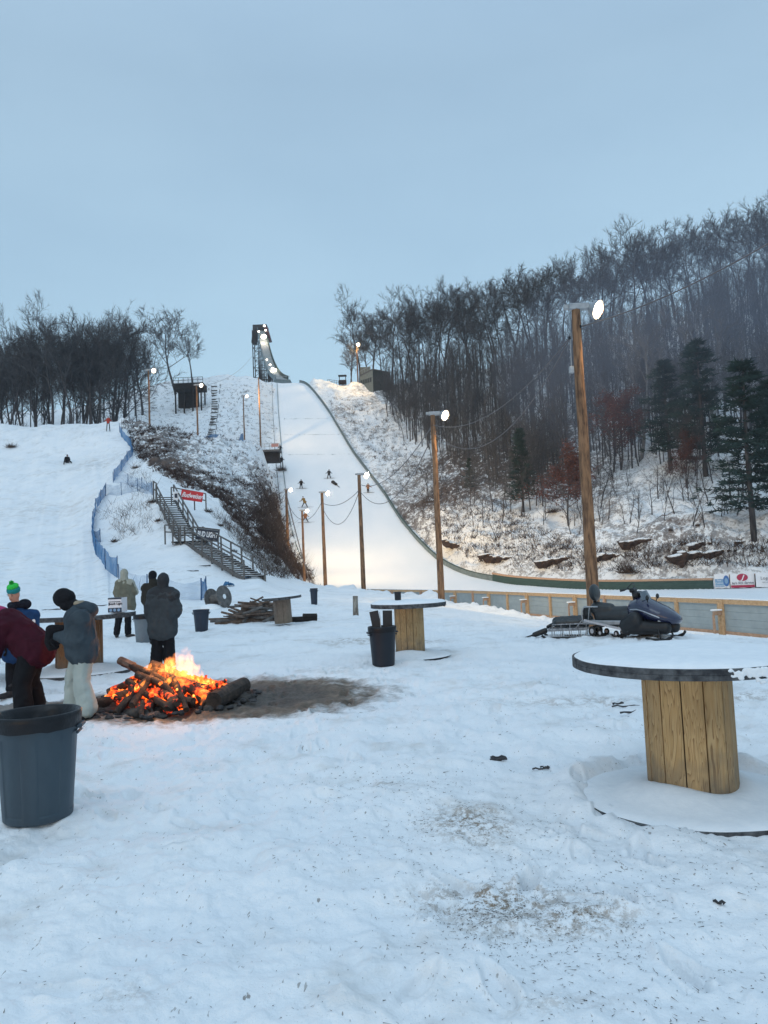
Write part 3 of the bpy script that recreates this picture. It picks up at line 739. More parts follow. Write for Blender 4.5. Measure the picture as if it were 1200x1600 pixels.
def bush(px, py, w, label, y0=30, cat='bush', mat=None):
    g = G(px, py, y0); mb = MB(); rg = random.Random(px); wd = w / 1200 * g.y
    for _ in range(170):
        d = Vector((rg.gauss(0, .7), rg.gauss(0, .7), rg.uniform(.1, 1))).normalized(); spike(mb, g + Vector((rg.gauss(0, .16), rg.gauss(0, .16), -.05)) * wd, d, rg.uniform(.3, .62) * wd, .012 * wd + .006, 3)
    tag(mb.build('bush', mat or m_brushm), label, cat)
for px, py, w, lb in ((212, 732, 14, 'small bush in the bowl just below the blue netting'), (240, 785, 20, 'dark bush left of the top of the wooden stairs'), (247, 815, 13, 'small dark bush under the upper stair flight'), (325, 800, 17, 'dark bush on the snow right under the red banner'),
                      (343, 822, 14, 'low bush right of the upper white lettered sign'), (365, 862, 12, 'low bush above the lower flight of stairs'), (180, 847, 14, 'dead twigs lying in the bowl inside the blue netting'), (865, 800, 26, 'bushy scrub at the foot of the russet oak'),
                      (985, 895, 46, 'brown thicket behind the green board wall under the rock ledge'), (1048, 830, 9, 'small dark bush on the snow shelf above the rock ledge'), (1090, 824, 10, 'second small dark bush on the snow shelf, nearer the right edge'), (18, 700, 20, 'bare shrub at the far left edge of the sledding hill crest'), (440, 735, 22, 'dark bush overhanging the left edge of the ski slope')):
    bush(px, py, w, lb)
# ------------------------------------------------------------------ poles, cables, fences, buildings
m_pole = M('weathered pole wood', (.27, .155, .088), (.075, .045, .032), rough=.85, scale=4, stretch=(3.2, 3.2, .55), bump=.7, lo=.42, hi=.66, spec=.15)
m_lumber = M('fresh lumber', (.58, .40, .24), (.42, .27, .15), rough=.75, scale=4, stretch=(3, 3, 3), bump=.2, spec=.2)
m_lumber2 = M('pink lumber', (.52, .34, .24), (.36, .23, .15), rough=.8, scale=4, stretch=(3, 3, 3), bump=.2, spec=.2)
m_greywood = M('grey wood', (.17, .165, .16), (.085, .08, .078), rough=.9, scale=6, stretch=(1, 1, 1), bump=.4, spec=.1)
m_darkwood = M('dark wood', (.045, .037, .033), (.020, .018, .018), rough=.9, scale=4, bump=.3, spec=.1)
m_metal = M('galvanised metal', (.42, .44, .46), (.30, .32, .34), rough=.5, scale=8, metal=.5)
m_dark = M('dark metal', (.03, .032, .036), (.018, .02, .022), rough=.55, scale=8, metal=.2)
m_panel = M('grey board panel', (.345, .40, .415), (.29, .34, .36), rough=.7, scale=3, spec=.2)
m_green = M('green board', (.055, .095, .085), (.035, .065, .06), rough=.7, scale=3, stretch=(.6, .6, 3), spec=.2)
m_greyrail = M('grey green edge board', (.19, .24, .25), (.12, .155, .165), rough=.7, scale=2, spec=.2)
m_cap = M('loose snow', (.86, .88, .90), (.80, .83, .86), rough=.65, scale=12, bump=.4, spec=.3)
m_conc = M('concrete', (.23, .235, .20), (.14, .15, .13), rough=.9, scale=3, stretch=(1, 1, 1), bump=.2)
m_conc2 = M('dark siding', (.05, .06, .055), (.028, .034, .032), rough=.9, scale=2, stretch=(3, 3, .5))
m_black = M('black rubber', (.012, .013, .016), (.02, .021, .024), rough=.5, scale=6)
m_white = M('white vinyl', (.80, .80, .82), (.74, .75, .78), rough=.5, scale=2)
m_red = M('red vinyl', (.58, .025, .035), (.50, .02, .03), rough=.5, scale=2)
m_navy = M('navy vinyl', (.022, .035, .06), (.017, .026, .045), rough=.5, scale=2)
m_blue = M('blue print', (.05, .16, .40), (.045, .14, .36), rough=.5, scale=2)
def lampmat(name, c0, c1, st):
    m = emat(name, c0, st); nt = m.node_tree; e = [n for n in nt.nodes if n.type == 'EMISSION'][0]; lw_ = N(nt, 'ShaderNodeLayerWeight'); lw_.inputs[0].default_value = .5
    nt.links.new(ramp(nt, lw_.outputs['Facing'], [(.0, c0), (.40, c0), (.85, c1)]), e.inputs[0]); q = N(nt, 'ShaderNodeMapRange'); nt.links.new(lw_.outputs['Facing'], q.inputs[0]); q.inputs[1].default_value = .25; q.inputs[2].default_value = .85; q.inputs[3].default_value = st; q.inputs[4].default_value = .8; nt.links.new(q.outputs[0], e.inputs[1]); return m
m_lamp = lampmat('lamp glow', (1, .84, .62), (1, .50, .22), 14)
m_lampw = lampmat('white lamp glow', (1, .9, .76), (1, .6, .38), 8)
m_cable = M('cable', (.16, .14, .14), (.11, .10, .10), rough=.6)
def snowcap(mb, a, b, w, h, n=8):
    a = Vector(a); b = Vector(b)
    for k in range(n):
        p, q = a.lerp(b, k / n), a.lerp(b, (k + 1.02) / n); hh = h * rnd.uniform(.7, 1.2); up = Vector((0, 0, hh / 2)); mb.bar(p + up, q + up, w * rnd.uniform(.8, .98), hh, bev=hh * .4)
def lamp_pole(px, py, Y, label, lampdir=1, r=.16, hood=1.0, lit=True, power=1500, base=None, group=None, aim=(.5, .35, -1), box=False, ss=.12):
    top = at(px, py, Y); g = Vector((top.x, Y, H(top.x, Y))) if base is None else base
    t = empty('lamp_pole', g, label, 'lamp pole', group); h = top.z - g.z
    mb = MB(); pts = [g + Vector((rnd.uniform(-.01, .01), 0, h * k / 8 - (.5 if k == 0 else 0))) for k in range(9)]
    mb.tube(pts, [r * (1 - .32 * k / 8) for k in range(9)], 14, jitter=.015); mb.build('shaft', m_pole, t, smooth=True, sharp=60)
    s_ = hood
    if lit:
        c = top + Vector((lampdir * .46 * s_, -.05, -.02))
        mb = MB(); mb.box(top + Vector((lampdir * .08 * s_, -.02, .05 * s_)), (.52 * s_, .2 * s_, .16 * s_), bev=.02); mb.tube([top + Vector((0, 0, -.06)), c + Vector((-.1 * lampdir * s_, 0, .05 * s_))], .035 * s_, 8)
        mb.box(top + Vector((-lampdir * .24 * s_, 0, .06)), (.12 * s_, .12 * s_, .12 * s_), bev=.01)
        mb.build('lamp_bracket', m_metal, t)
        ax = Vector((.55 * lampdir, -.45, -.35)).normalized(); rm = Vector((0, 0, 1)).rotation_difference(ax).to_euler()
        mb = MB(); mb.lathe([(.07, -.12), (.12, -.10), (.2, .0), (.245, .12), (.25, .14), (.235, .13), (.19, .01), (.1, -.08)], 20, c, rot=rm, cap1=False) if s_ == 1 else mb.lathe([(r_ * s_, z_ * s_) for r_, z_ in [(.07, -.12), (.12, -.10), (.2, .0), (.245, .12), (.25, .14), (.235, .13), (.19, .01), (.1, -.08)]], 16, c, rot=rm, cap1=False)
        hd = mb.build('lamp_head', m_metal, t, smooth=True, sharp=50)
        mb = MB(); mb.ell(c + ax * .10 * s_, (.205 * s_, .205 * s_, .15 * s_), rot=rm, n=24, m=14); lens = link('lens', mb.mesh('lens', m_lamp, True), hd, world=True)
        ld = bpy.data.lights.new('lamp_light', 'SPOT'); ld.energy = power; ld.color = (1, .67, .30); ld.spot_size = R(150); ld.spot_blend = .8; ld.shadow_soft_size = ss
        lo = bpy.data.objects.new('lamp_light', ld); COL.objects.link(lo); lo.parent = t; lo.location = c + ax * .36 * s_ - g
        lo.rotation_euler = Vector((0, 0, -1)).rotation_difference(Vector(aim).normalized()).to_euler()
    if box:
        mb = MB(); b = at(893, 578, Y - .1); mb.box(b + Vector((0, 0, 0)), (.13, .1, .19), bev=.015); mb.tube([b + Vector((0, 0, .1)), b + Vector((.02, 0, .8))], .012, 6); mb.tube([b + Vector((.02, 0, .8)), b + Vector((.05, 0, 1.05))], .012, 6); mb.build('junction_box', m_metal, t)
        mb = MB(); mb.lathe([(.03, -.04), (.045, -.02), (.03, 0), (.045, .02), (.03, .04)], 10, at(890, 528, Y - .1)); mb.build('insulator', m_black, t)
        mb = MB(); mb.lathe([(.025, -.04), (.04, -.02), (.025, 0), (.04, .02), (.025, .04)], 10, at(907, 510, Y - .1)); mb.build('insulator', m_black, t)
    return t, top
def base_at(px, py, Y):
    p = at(px, py, Y); return Vector((p.x, Y, H(p.x, Y)))
P1, t1 = lamp_pole(899, 483, 21, 'tallest and nearest wooden lamp pole, standing right behind the snowmobile', r=.175, hood=1.08, power=900, aim=(.5, .55, -.8), box=True)
P2, t2 = lamp_pole(676, 648, 34, 'wooden lamp pole behind the middle round table with a glowing round lamp', r=.155, power=1500, aim=(.5, .6, -.8))
P3, t3 = lamp_pole(561, 742, 58, 'lamp pole at the far end of the board fence, third from the nearest', r=.185, power=9000, aim=(.35, 1, .12))
P4, t4 = lamp_pole(503, 770, 72, 'lamp pole on the snow bank at the slope foot, left of the fence end', r=.19, power=11000, aim=(.35, 1, .15))
P5, t5 = lamp_pole(472, 798, 88, 'shortest lamp pole in the thicket with a climber behind its lamp', r=.16, power=8000, aim=(.4, 1, .2))
P6, t6 = lamp_pole(447, 765, 96, 'lamp pole in the thicket tight against the left edge of the ski slope', r=.2, power=9000, aim=(.35, 1, .3))
L1, u1 = lamp_pole(232, 579, 118, 'lamp pole beside the blue netting at the top of the brush ridge', r=.17, power=900, hood=1.6)
L2, u2 = lamp_pole(307, 602, 125, 'lamp pole in front of the dark wooden platform', r=.17, power=700, hood=1.5)
L3, u3 = lamp_pole(380, 619, 150, 'thin lamp pole on the upper snow slope left of the ski slope', r=.15, power=3500, hood=1.4, aim=(1, .35, .1))
L4, u4 = lamp_pole(404, 590, 152, 'bare dark pole without a lamp in front of the jump tower', r=.17, lit=False)
L5, u5 = lamp_pole(557, 538, 192, 'lamp pole on the hilltop beside the judges building', r=.2, power=12000, hood=2.0, aim=(-.45, -.75, -.6), lampdir=.4)
def cable(a, b, sag, label, r=.018, lit=None):
    a = Vector(a); b = Vector(b); pts = [a.lerp(b, k / 22) - Vector((0, 0, sag * 4 * (k / 22) * (1 - k / 22))) for k in range(23)]
    mb = MB(); mb.tube(pts, r, 5, caps=False); tag(mb.build('cable', m_cable, smooth=True), label, 'cable')
cable(at(908, 510, 20.9), at(1330, 300, 14), .3, 'long cable rising from the nearest lamp pole to the upper right corner', .017)
cable(at(890, 528, 20.9), at(677, 664, 33.9), .9, 'upper cable hanging between the two nearest lamp poles', .014)
cable(at(890, 530, 20.9), at(678, 676, 33.9), 1.7, 'lower cable sagging between the two nearest lamp poles', .014)
cable(at(676, 664, 33.9), at(562, 757, 57.9), 1.0, 'upper cable between the second and the third lamp pole', .022)
cable(at(678, 676, 33.9), at(563, 768, 57.9), 1.9, 'lower cable between the second and the third lamp pole', .022)
cable(at(561, 766, 57.8), at(504, 786, 71.8), .6, 'upper cable between the third and the fourth lamp pole', .025)
cable(at(561, 768, 57.8), at(505, 796, 71.8), 1.9, 'lower, deeper sagging cable between the third and the fourth lamp pole', .025)
cable(at(502, 786, 71.8), at(474, 812, 87.8), .5, 'cable between the fourth lamp pole and the short one in the thicket', .025)
cable(at(473, 812, 87.8), at(447, 780, 95.8), .6, 'cable between the two lamp poles in the thicket', .028)
cable(at(447, 770, 95.9), Vector((at(492, 908, 77).x, 77, H(at(492, 908, 77).x, 77))), .5, 'dark guy cable slanting from the thicket lamp pole down to the slope foot', .06)
cable(at(404, 540, 258), at(306, 604, 126), 3, 'faint cable from the jump tower down to the dark platform', .03)

# board fence between the gathering ground and the run-out
FP = [(26.5, 3.0), (11.7, 23.0), (4.7, 46.0), (-1.7, 60.0)]
F = empty('board_fence', (FP[1][0], FP[1][1], -1.15), 'wooden board fence with grey panels along the run-out', 'fence')
def fpt(s_):
    for k in range(len(FP) - 1):
        a = Vector((*FP[k], 0)); b = Vector((*FP[k + 1], 0)); L = (b - a).length
        if s_ <= L or k == len(FP) - 2: return a.lerp(b, s_ / L), (b - a).normalized()
        s_ -= L
tot = sum((Vector(FP[k + 1]) - Vector(FP[k])).length for k in range(3))
def fz(p):
    # top line of the fence, in metres
    return float(np.interp(p.y, [3, 23, 46, 60], [.05, .08, -.03, -.12]))
rail = MB(); caps = MB(); sp = 2.28; n = int(tot / sp); rail2 = MB(); trim = MB()
for k in range(n + 1):
    p, d = fpt(k * sp); nrm = Vector((-d.y, d.x, 0)); nrm = nrm if nrm.x < 0 else -nrm          # toward the camera side
    zt = fz(p); q, _ = fpt(min((k + 1) * sp, tot)); zq = fz(q); hb = 1.12
    post = MB(); f = p + nrm * .06
    post.box(f + Vector((0, 0, zt - hb / 2 - .06)), (.09, .14, hb + .1), rot=(0, 0, math.atan2(d.y, d.x) + math.pi / 2), bev=.006)
    if k % 2 == 0: post.box(f + d * .1 + nrm * .04 + Vector((0, 0, zt - hb / 2 - .08)), (.05, .10, hb), rot=(R(0), 0, math.atan2(d.y, d.x) + math.pi / 2), bev=.004)
    post.build('post', rnd.choice([m_lumber, m_lumber2, m_lumber]), F)
    if k == n: break
    rail.bar(p + nrm * .045 + Vector((0, 0, zt - .07)), q + nrm * .045 + Vector((0, 0, zq - .07)), .045, .145, bev=.004)
    rail2.bar(p + nrm * .045 + Vector((0, 0, zt - hb + .05)), q + nrm * .045 + Vector((0, 0, zq - hb + .05)), .045, .1, bev=.004)
    snowcap(caps, p + Vector((0, 0, zt + .003)), q + Vector((0, 0, zq + .003)), .12, .035, 5)
    pn = MB()
    for j in range(4):
        z0 = -.15 - j * .235; pn.bar(p + d * .05 + Vector((0, 0, zt + z0 - .1175)), q - d * .05 + Vector((0, 0, zq + z0 - .1175)), .022 + .014 * (j % 2), .234, bev=.005)
    pn.build('panel', m_panel, F)
    if k % 2 == 0:
        br = MB(); c = p + nrm * .42 - d * .02 + Vector((0, 0, zt - .42)); br.bar(p + nrm * .1 + Vector((0, 0, zt - .42)), c, .09, .14, bev=.005); br.bar(c + Vector((0, 0, -.05)), c + Vector((0, 0, -.95)), .045, .09, up=d, bev=.004)
        br.box(c - nrm * .12 + Vector((0, 0, .095)), (.18, .36, .05), rot=(0, 0, math.atan2(nrm.y, nrm.x) + math.pi / 2), bev=.02, mi=1); br.build('brace', [m_lumber2, m_cap], F)
rail.build('top_rail', m_lumber, F); rail2.build('bottom_rail', m_lumber2, F); caps.build('snow_cap', m_cap, F)

# low walls that border the landing slope and the run-out
reW = [p for p in RE]
def wall_along(pts, h, th, name, mats, label, cap=None, up=.25, skirt=True, parts=None):
    a0 = pts[0]; t = empty(name, a0, label, 'wall'); mb = MB(); cp = MB()
    for a, b in zip(pts[:-1], pts[1:]):
        mb.bar(a + Vector((0, 0, h / 2 + up - .3)), b + Vector((0, 0, h / 2 + up - .3)), th, h + .6)
        if cap: cp.bar(a + Vector((0, 0, h + up + cap / 2)), b + Vector((0, 0, h + up + cap / 2)), th + .07, cap)
    mb.build('boards', mats[0], t)
    if cap: cp.build('cap_board', mats[1], t)
    return t
def dens(pts, m=4):
    out = []
    P = [pts[0]] + list(pts) + [pts[-1]]
    for i in range(1, len(P) - 2):
        for k in range(m):
            t = k / m; a, b, c, d = P[i - 1], P[i], P[i + 1], P[i + 2]
            v = .5 * ((2 * b) + (c - a) * t + (2 * a - 5 * b + 4 * c - d) * t * t + (3 * b - a - 3 * c + d) * t ** 3); v.z = float(S(v.y)); out.append(v)
    e = pts[-1].copy(); e.z = float(S(e.y)); out.append(e); return out
up = RE[:12]
bot = [q for q in RE if q.y <= 101]
wall_along(dens(up), .5, .14, 'edge_wall', (m_greyrail, m_green), 'grey green low wall curving down the right edge of the ski slope', cap=.07, up=.1)
# green boards: RE[10]..RE[16]; banners after
gpts = dens([RE[11]] + list(RE[12:17]), 5)
wall_along(gpts, .82, .12, 'green_wall', (m_green, m_lumber2), 'dark green board wall with wooden cap behind the run-out', cap=.2, up=.0)
bl = [Vector((at(1116, 900, RE[16].y).x, RE[16].y, -1.8)), Vector((RE[17].x, RE[17].y, -1.8)), Vector((46, 59, -1.8)), Vector((58, 51, -1.8))]
wall_along([bl[0] + Vector((0, .12, 0)), bl[1] + Vector((0, .12, 0)), bl[2] + Vector((0, .12, 0)), bl[3]], .95, .1, 'banner_wall', (m_greywood, m_lumber2), 'plain board wall carrying the white advertising banners', cap=.1)
def banner(pxa, pxb, label, draw, back=m_white):
    Y = float(np.interp((pxa + pxb) / 2, [1116, 1200], [bl[0].y, bl[1].y])) - .05
    a = at(pxa, 921, Y); b = at(pxb, 919, Y - .6); zb = -1.72; zt = zb + 1.3
    t = empty('banner', (a.x, a.y, zb), label, 'banner'); mb = MB(); n = 14; vs = []; 
    x = Vector((b.x - a.x, b.y - a.y, 0)); L = x.length; x.normalize(); nr = Vector((x.y, -x.x, 0)); nr = nr if nr.y < 0 else -nr
    for s_ in (0, 1):
        for i in range(n + 1):
            w_ = .02 * math.sin(i * 1.7) ; vs.append(Vector((a.x, a.y, zb + .03 * math.sin(i * .9 + pxa))) + x * L * i / n + nr * (.02 * s_ + w_)); vs.append(Vector((a.x, a.y, zt + .03 * math.sin(i * 1.3 + pxb))) + x * L * i / n + nr * (.02 * s_ + w_))
    o_ = 2 * (n + 1); fs = []
    for i in range(n): fs.append((2 * i + o_, 2 * i + 2 + o_, 2 * i + 3 + o_, 2 * i + 1 + o_)); fs.append((2 * i, 2 * i + 1, 2 * i + 3, 2 * i + 2))
    mb.add(vs, fs); mb.build('vinyl_sheet', back, t, smooth=True)
    c = Vector(((a.x + b.x) / 2, (a.y + b.y) / 2, (zb + zt) / 2)) + nr * .055; draw(t, c, x, nr, L, zt - zb); return t
def patch(t, c, x, nr, w, h, mat, name, k=0):
    mb = MB(); rm = Matrix((x, nr, Vector((0, 0, 1)))).transposed(); mb.box(c + nr * (.004 * k), (w, .006, h), rm); return mb.build(name, mat, t)
def disc(t, c, x, nr, rx, rz, mat, name, k=0):
    mb = MB(); vs = [c + nr * (.004 * k + .003) + x * math.cos(a) * rx + Vector((0, 0, math.sin(a) * rz)) for a in [i * 6.283 / 28 for i in range(28)]]; mb.add(vs, [tuple(range(28))]); return mb.build(name, mat, t)
m_rose = M('crimson print', (.42, .03, .08), (.36, .025, .07), rough=.5)
m_sky = M('pale blue print', (.22, .36, .52), (.18, .32, .48), rough=.5)
m_ink = M('grey ink', (.16, .17, .20), (.13, .14, .17), rough=.5)
def bn1(t, c, x, nr, L, h):
    patch(t, c - x * L * .14 + Vector((0, 0, -.17)), x, nr, L * .62, .72, m_sky, 'blue_field', 1)
    disc(t, c + x * L * .3, x, nr, L * .2, .5, m_blue, 'round_emblem', 2); disc(t, c + x * L * .3 , x, nr, L * .11, .26, m_sky, 'emblem_centre', 4)
    for j, w_ in enumerate((.45, .55, .5)): text_mesh(('Fine', 'Custom', 'Screenprint')[j], .2, m_white, 'lettering', t, c - x * L * .18 + nr * .012 + Vector((0, 0, .06 - .24 * j)), x, nr)
def bn2(t, c, x, nr, L, h):
    disc(t, c + Vector((0, 0, .28)), x, nr, L * .23, .33, m_rose, 'red_oval', 1); text_mesh('J', .55, m_white, 'emblem_letter', t, c + nr * .012 + Vector((0, 0, .28)), x, nr, shear=.4, bold=.02)
    text_mesh("Jay's Sign Service", .27, m_ink, 'lettering', t, c + nr * .01 + Vector((0, 0, -.22)), x, nr, shear=.2, bold=.006); patch(t, c + Vector((0, 0, -.52)), x, nr, L * .97, .22, m_rose, 'red_band', 1)
def bn3(t, c, x, nr, L, h):
    text_mesh('LogoBilt', .4, m_ink, 'lettering', t, c - x * L * .1 + nr * .01 + Vector((0, 0, .15)), x, nr); text_mesh('signs and apparel', .16, m_ink, 'lettering', t, c - x * L * .1 + nr * .01 + Vector((0, 0, -.2)), x, nr); patch(t, c + x * L * .2 + Vector((0, 0, .5)), x, nr, .25, .16, m_navy, 'dark_mark', 1)
banner(1117, 1140.5, 'white banner with blue field and round blue emblem, beside the green wall', bn1)
banner(1142, 1180, 'white banner with a red oval and a red band along its foot', bn2)
banner(1182, 1232, 'white banner with plain grey lettering cut by the right edge', bn3)

# left edge of landing slope: low wall, ladder-like steps with handrail
ll = sorted(LE, key=lambda p: -p.y); lw = dens([Vector((p.x, p.y, float(S(p.y)))) for p in ll], 4)
wall_along(lw, .25, .1, 'edge_wall', (m_greyrail, m_green), 'thin grey wall down the left edge of the ski slope', up=.1)
t = empty('slope_handrail', lw[0], 'dark posts and rail of the climbing steps beside the left edge of the ski slope', 'railing'); mb = MB(); pb = MB()
off = Vector((-1.3, 0, 0)); lw2 = [p for p in lw if 125 < p.y < 195]
for a, b in zip(lw2[:-1], lw2[1:]):
    za = H(a.x - 1.3, a.y); zb_ = H(b.x - 1.3, b.y); A = Vector((a.x - 1.3, a.y, za)); B_ = Vector((b.x - 1.3, b.y, zb_))
    mb.bar(A + Vector((0, 0, .9)), B_ + Vector((0, 0, .9)), .06, .06); pb.bar(A - Vector((0, 0, .2)), A + Vector((0, 0, .95)), .07, .07); m_ = A.lerp(B_, .5); pb.bar(m_ - Vector((0, 0, .3)), m_ + Vector((0, 0, .95)), .07, .07)
mb.build('rail', m_greywood, t); pb.build('posts', m_greywood, t)
# pine sprig lines across the landing
for q, (py, l, r_) in enumerate(((655, 436, 516), (680, 438, 534), (711, 441, 553))):
    mb = MB()
    for k in range(46):
        px = l + 3 + (r_ - l - 6) * (k + rnd.random() * .7) / 46
        if rnd.random() < .25: continue
        p = on_S(px, py - (px - l) * .01); spike(mb, p, Vector((rnd.gauss(0, 1), rnd.gauss(0, .3), .5)), rnd.uniform(.15, .3), .05); spike(mb, p, Vector((rnd.gauss(0, 1), rnd.gauss(0, .3), .3)), .25, .05)
    tag(mb.build('pine_sprigs', m_needle), ('highest', 'middle', 'lowest')[q] + ' line of green sprigs laid across the ski slope', kind='stuff')

# platform by the landing edge (judging stand floor)
Y = 138; a = at(399, 703, Y); b = at(437, 703, Y); t = empty('viewing_platform', (a.x, Y, a.z), 'small railed platform with a pinkish sign at the left edge of the ski slope', 'platform')
L = b.x - a.x; c = (a + b) / 2; mb = MB(); mb.box(c + Vector((0, 1.2, -.15)), (L, 3, .35), bev=.03); mb.box(c + Vector((.3, 1.5, -1.2)), (L * .75, 2, 1.9), mi=1); mb.build('deck', [m_greywood, m_darkwood], t)  # dark block below the deck stands in for the shadow under the platform
mb = MB()
for k in range(6): x = a.x + L * k / 5; mb.bar(Vector((x, Y - .25, c.z)), Vector((x, Y - .25, c.z + 1.1)), .07, .07)
for z in (1.1, .55): mb.bar(Vector((a.x, Y - .25, c.z + z)), Vector((b.x, Y - .25, c.z + z)), .06, .06)
mb.build('railing', m_metal, t); mb = MB(); mb.box(Vector((a.x + L * .82, Y - .33, c.z + .75)), (L * .3, .03, .6)); mb.build('sign_board', M('faded pink sign', (.45, .20, .17), (.5, .3, .27), scale=3), t)

# dark wooden platform with steps among the left trees
Y = 168; a = at(271, 600, Y); b = at(317, 600, Y); t = empty('wooden_platform', (a.x, Y, H(a.x, Y)), 'dark tall wooden platform on posts beside the big skyline tree', 'platform'); L = b.x - a.x
zd = at(293, 598, Y).z; zb = at(293, 608, Y).z; mb = MB(); mb.box(((a.x + b.x) / 2, Y + 2, (zd + zb) / 2), (L, 4, (zd - zb)), bev=.05)
for k in range(5): mb.box(((a.x + b.x) / 2, Y - .02, zb + .15 + k * .28), (L + .05, .04, .2))
mb.build('deck', m_darkwood, t)
mb = MB()
for k in range(7): x = a.x + L * k / 6; mb.bar(Vector((x, Y, zd)), Vector((x, Y, zd + 1.2)), .09, .09)
for z in (1.2, .6): mb.bar(Vector((a.x, Y, zd + z)), Vector((b.x, Y, zd + z)), .08, .08)
mb.build('railing', m_darkwood, t)
for k in range(4):
    for yy in (0, 3.6):
        x = a.x + L * (.06 + .29 * k); mb = MB(); mb.bar(Vector((x, Y + yy, H(x, Y + yy) - .5)), Vector((x, Y + yy, zb)), .28, .28); mb.build('post', m_darkwood, t)
mb = MB(); mb.box(((a.x + b.x) / 2 - L * .12, Y + 3.2, zb - 3.2), (L * .72, .15, 6.2)); mb.build('back_boards', m_darkwood, t)
# steps next to it
t = empty('hill_steps', base_at(322, 660, 150), 'long flight of log steps climbing the slope right of the dark wooden platform', 'stairs'); mb = MB()
for k in range(24):
    f = k / 23; px = 325 + 10 * f + 4 * math.sin(f * 3) ; Yk = 146 + 34 * f; g = base_at(px, 640, Yk); mb.box(g + Vector((0, 0, .12)), (1.35, .25, .22), rot=(0, 0, .1)); mb.build('tread', m_greywood, t); mb = MB()
mb = MB()
for k in range(10):
    f = k / 9; g = base_at(335 + 10 * f, 640, 147 + 33 * f); mb.bar(g - Vector((0, 0, .3)), g + Vector((0, 0, 1.0)), .1, .1)
mb.build('hand_posts', m_darkwood, t)
g = base_at(317, 686, 146); t = empty('bench_box', g, 'small dark wooden box stand at the foot of the lamp pole by the steps', 'box'); mb = MB(); mb.box(g + Vector((0, 0, .6)), (1.7, 1, .9), bev=.05); mb.build('crate', m_darkwood, t); mb = MB(); mb.box(g + Vector((0, 0, 1.1)), (1.8, 1.1, .1), bev=.03); mb.build('lid', m_greywood, t)

# judges building on the hill
Y = 188; c0 = base_at(565, 600, Y); t = empty('judges_building', c0, 'weathered concrete judges building stepping down the hilltop above the ski slope', 'building')
A = at(563, 610, 192); B_ = at(584, 622, 186); C_ = at(611, 612, 190)
zt = at(584, 578, 186).z; ztA = at(563, 588, 192).z; zb = at(584, 640, 186).z
mb = MB(); vs = [Vector((A.x, A.y, zb)), Vector((B_.x, B_.y, zb)), Vector((C_.x, C_.y, zb)), Vector((A.x + (C_.x - B_.x), A.y + 5, zb))]; tops = [Vector((A.x, A.y, zt)), Vector((B_.x, B_.y, zt)), Vector((C_.x, C_.y, zt)), Vector((A.x + (C_.x - B_.x), A.y + 5, zt))]
mb.add(vs + tops, [(0, 1, 5, 4), (4, 5, 6, 7), (2, 3, 7, 6), (3, 0, 4, 7)], 0); mb.add(vs + tops, [(1, 2, 6, 5)], 1); mb.build('walls', [m_conc, m_conc2], t)
fx = Vector((B_.x - A.x, B_.y - A.y, 0)); FL = fx.length; fx.normalize(); fn = Vector((fx.y, -fx.x, 0)); fn = fn if fn.y < 0 else -fn
for k in range(5):
    mb = MB(); c = Vector((A.x, A.y, 0)) + fx * FL * (.14 + .17 * k) + fn * .03; c.z = at(575, 594, 189).z - .1 * k; rm = Matrix((fx, fn, Vector((0, 0, 1)))).transposed(); mb.box(c, (FL * .12, .06, 1.1), rm); w_ = mb.build('window', m_dark if k == 4 else m_conc2, t)
mb = MB(); c = (tops[0] + tops[2]) / 2 + Vector((0, 0, .12)); mb.add([p + (p - c) * .04 + Vector((0, 0, z)) for z in (.02, .3) for p in tops], [(0, 3, 2, 1), (4, 5, 6, 7), (0, 1, 5, 4), (1, 2, 6, 5), (2, 3, 7, 6), (3, 0, 4, 7)]); mb.build('roof', m_greywood, t)
c = (tops[0] + tops[3]) / 2 + Vector((0, .5, 0)); c = Vector((at(571, 578, 193).x, 193.5, zt + 1.2)); mb = MB(); mb.box(c, (2.6, 2.4, 2.6), bev=.04); mb.build('upper_room', m_conc, t)
mb = MB()
for k in range(6): p = tops[1].lerp(tops[0], k / 5); mb.bar(p + Vector((0, 0, .3)), p + Vector((0, 0, 1.3)), .06, .06)
mb.bar(tops[1] + Vector((0, 0, 1.3)), tops[0] + Vector((0, 0, 1.3)), .06, .06); mb.build('roof_railing', m_metal, t)
# small lift seat stand and hilltop railing
g = base_at(535, 592, 192); t = empty('hilltop_stand', g, 'small dark open frame stand on the hilltop skyline left of the lamp pole', 'stand'); mb = MB()
for x in (-.8, .8):
    for y in (0, 1.2): mb.bar(g + Vector((x, y, -.3)), g + Vector((x, y, 2.7)), .12, .12)
mb.build('frame', m_darkwood, t); mb = MB(); mb.box(g + Vector((0, .6, 1.1)), (1.9, 1.4, .9), bev=.05); mb.build('box', m_darkwood, t); mb = MB(); mb.box(g + Vector((0, .6, 2.75)), (2.1, 1.6, .12)); mb.build('top', m_darkwood, t)
g = base_at(518, 596, 193); t = empty('hilltop_railing', g, 'low grey railing on the hilltop right of the end of the landing slope', 'railing'); mb = MB()
for k in range(6): p = base_at(512 + k * 3.4, 596, 193); mb.bar(p - Vector((0, 0, .2)), p + Vector((0, 0, 1.1)), .08, .08)
for z in (.6, 1.05): mb.bar(base_at(512, 596, 193) + Vector((0, 0, z)), base_at(529, 596, 193) + Vector((0, 0, z)), .07, .07)
mb.build('rails', m_greywood, t)

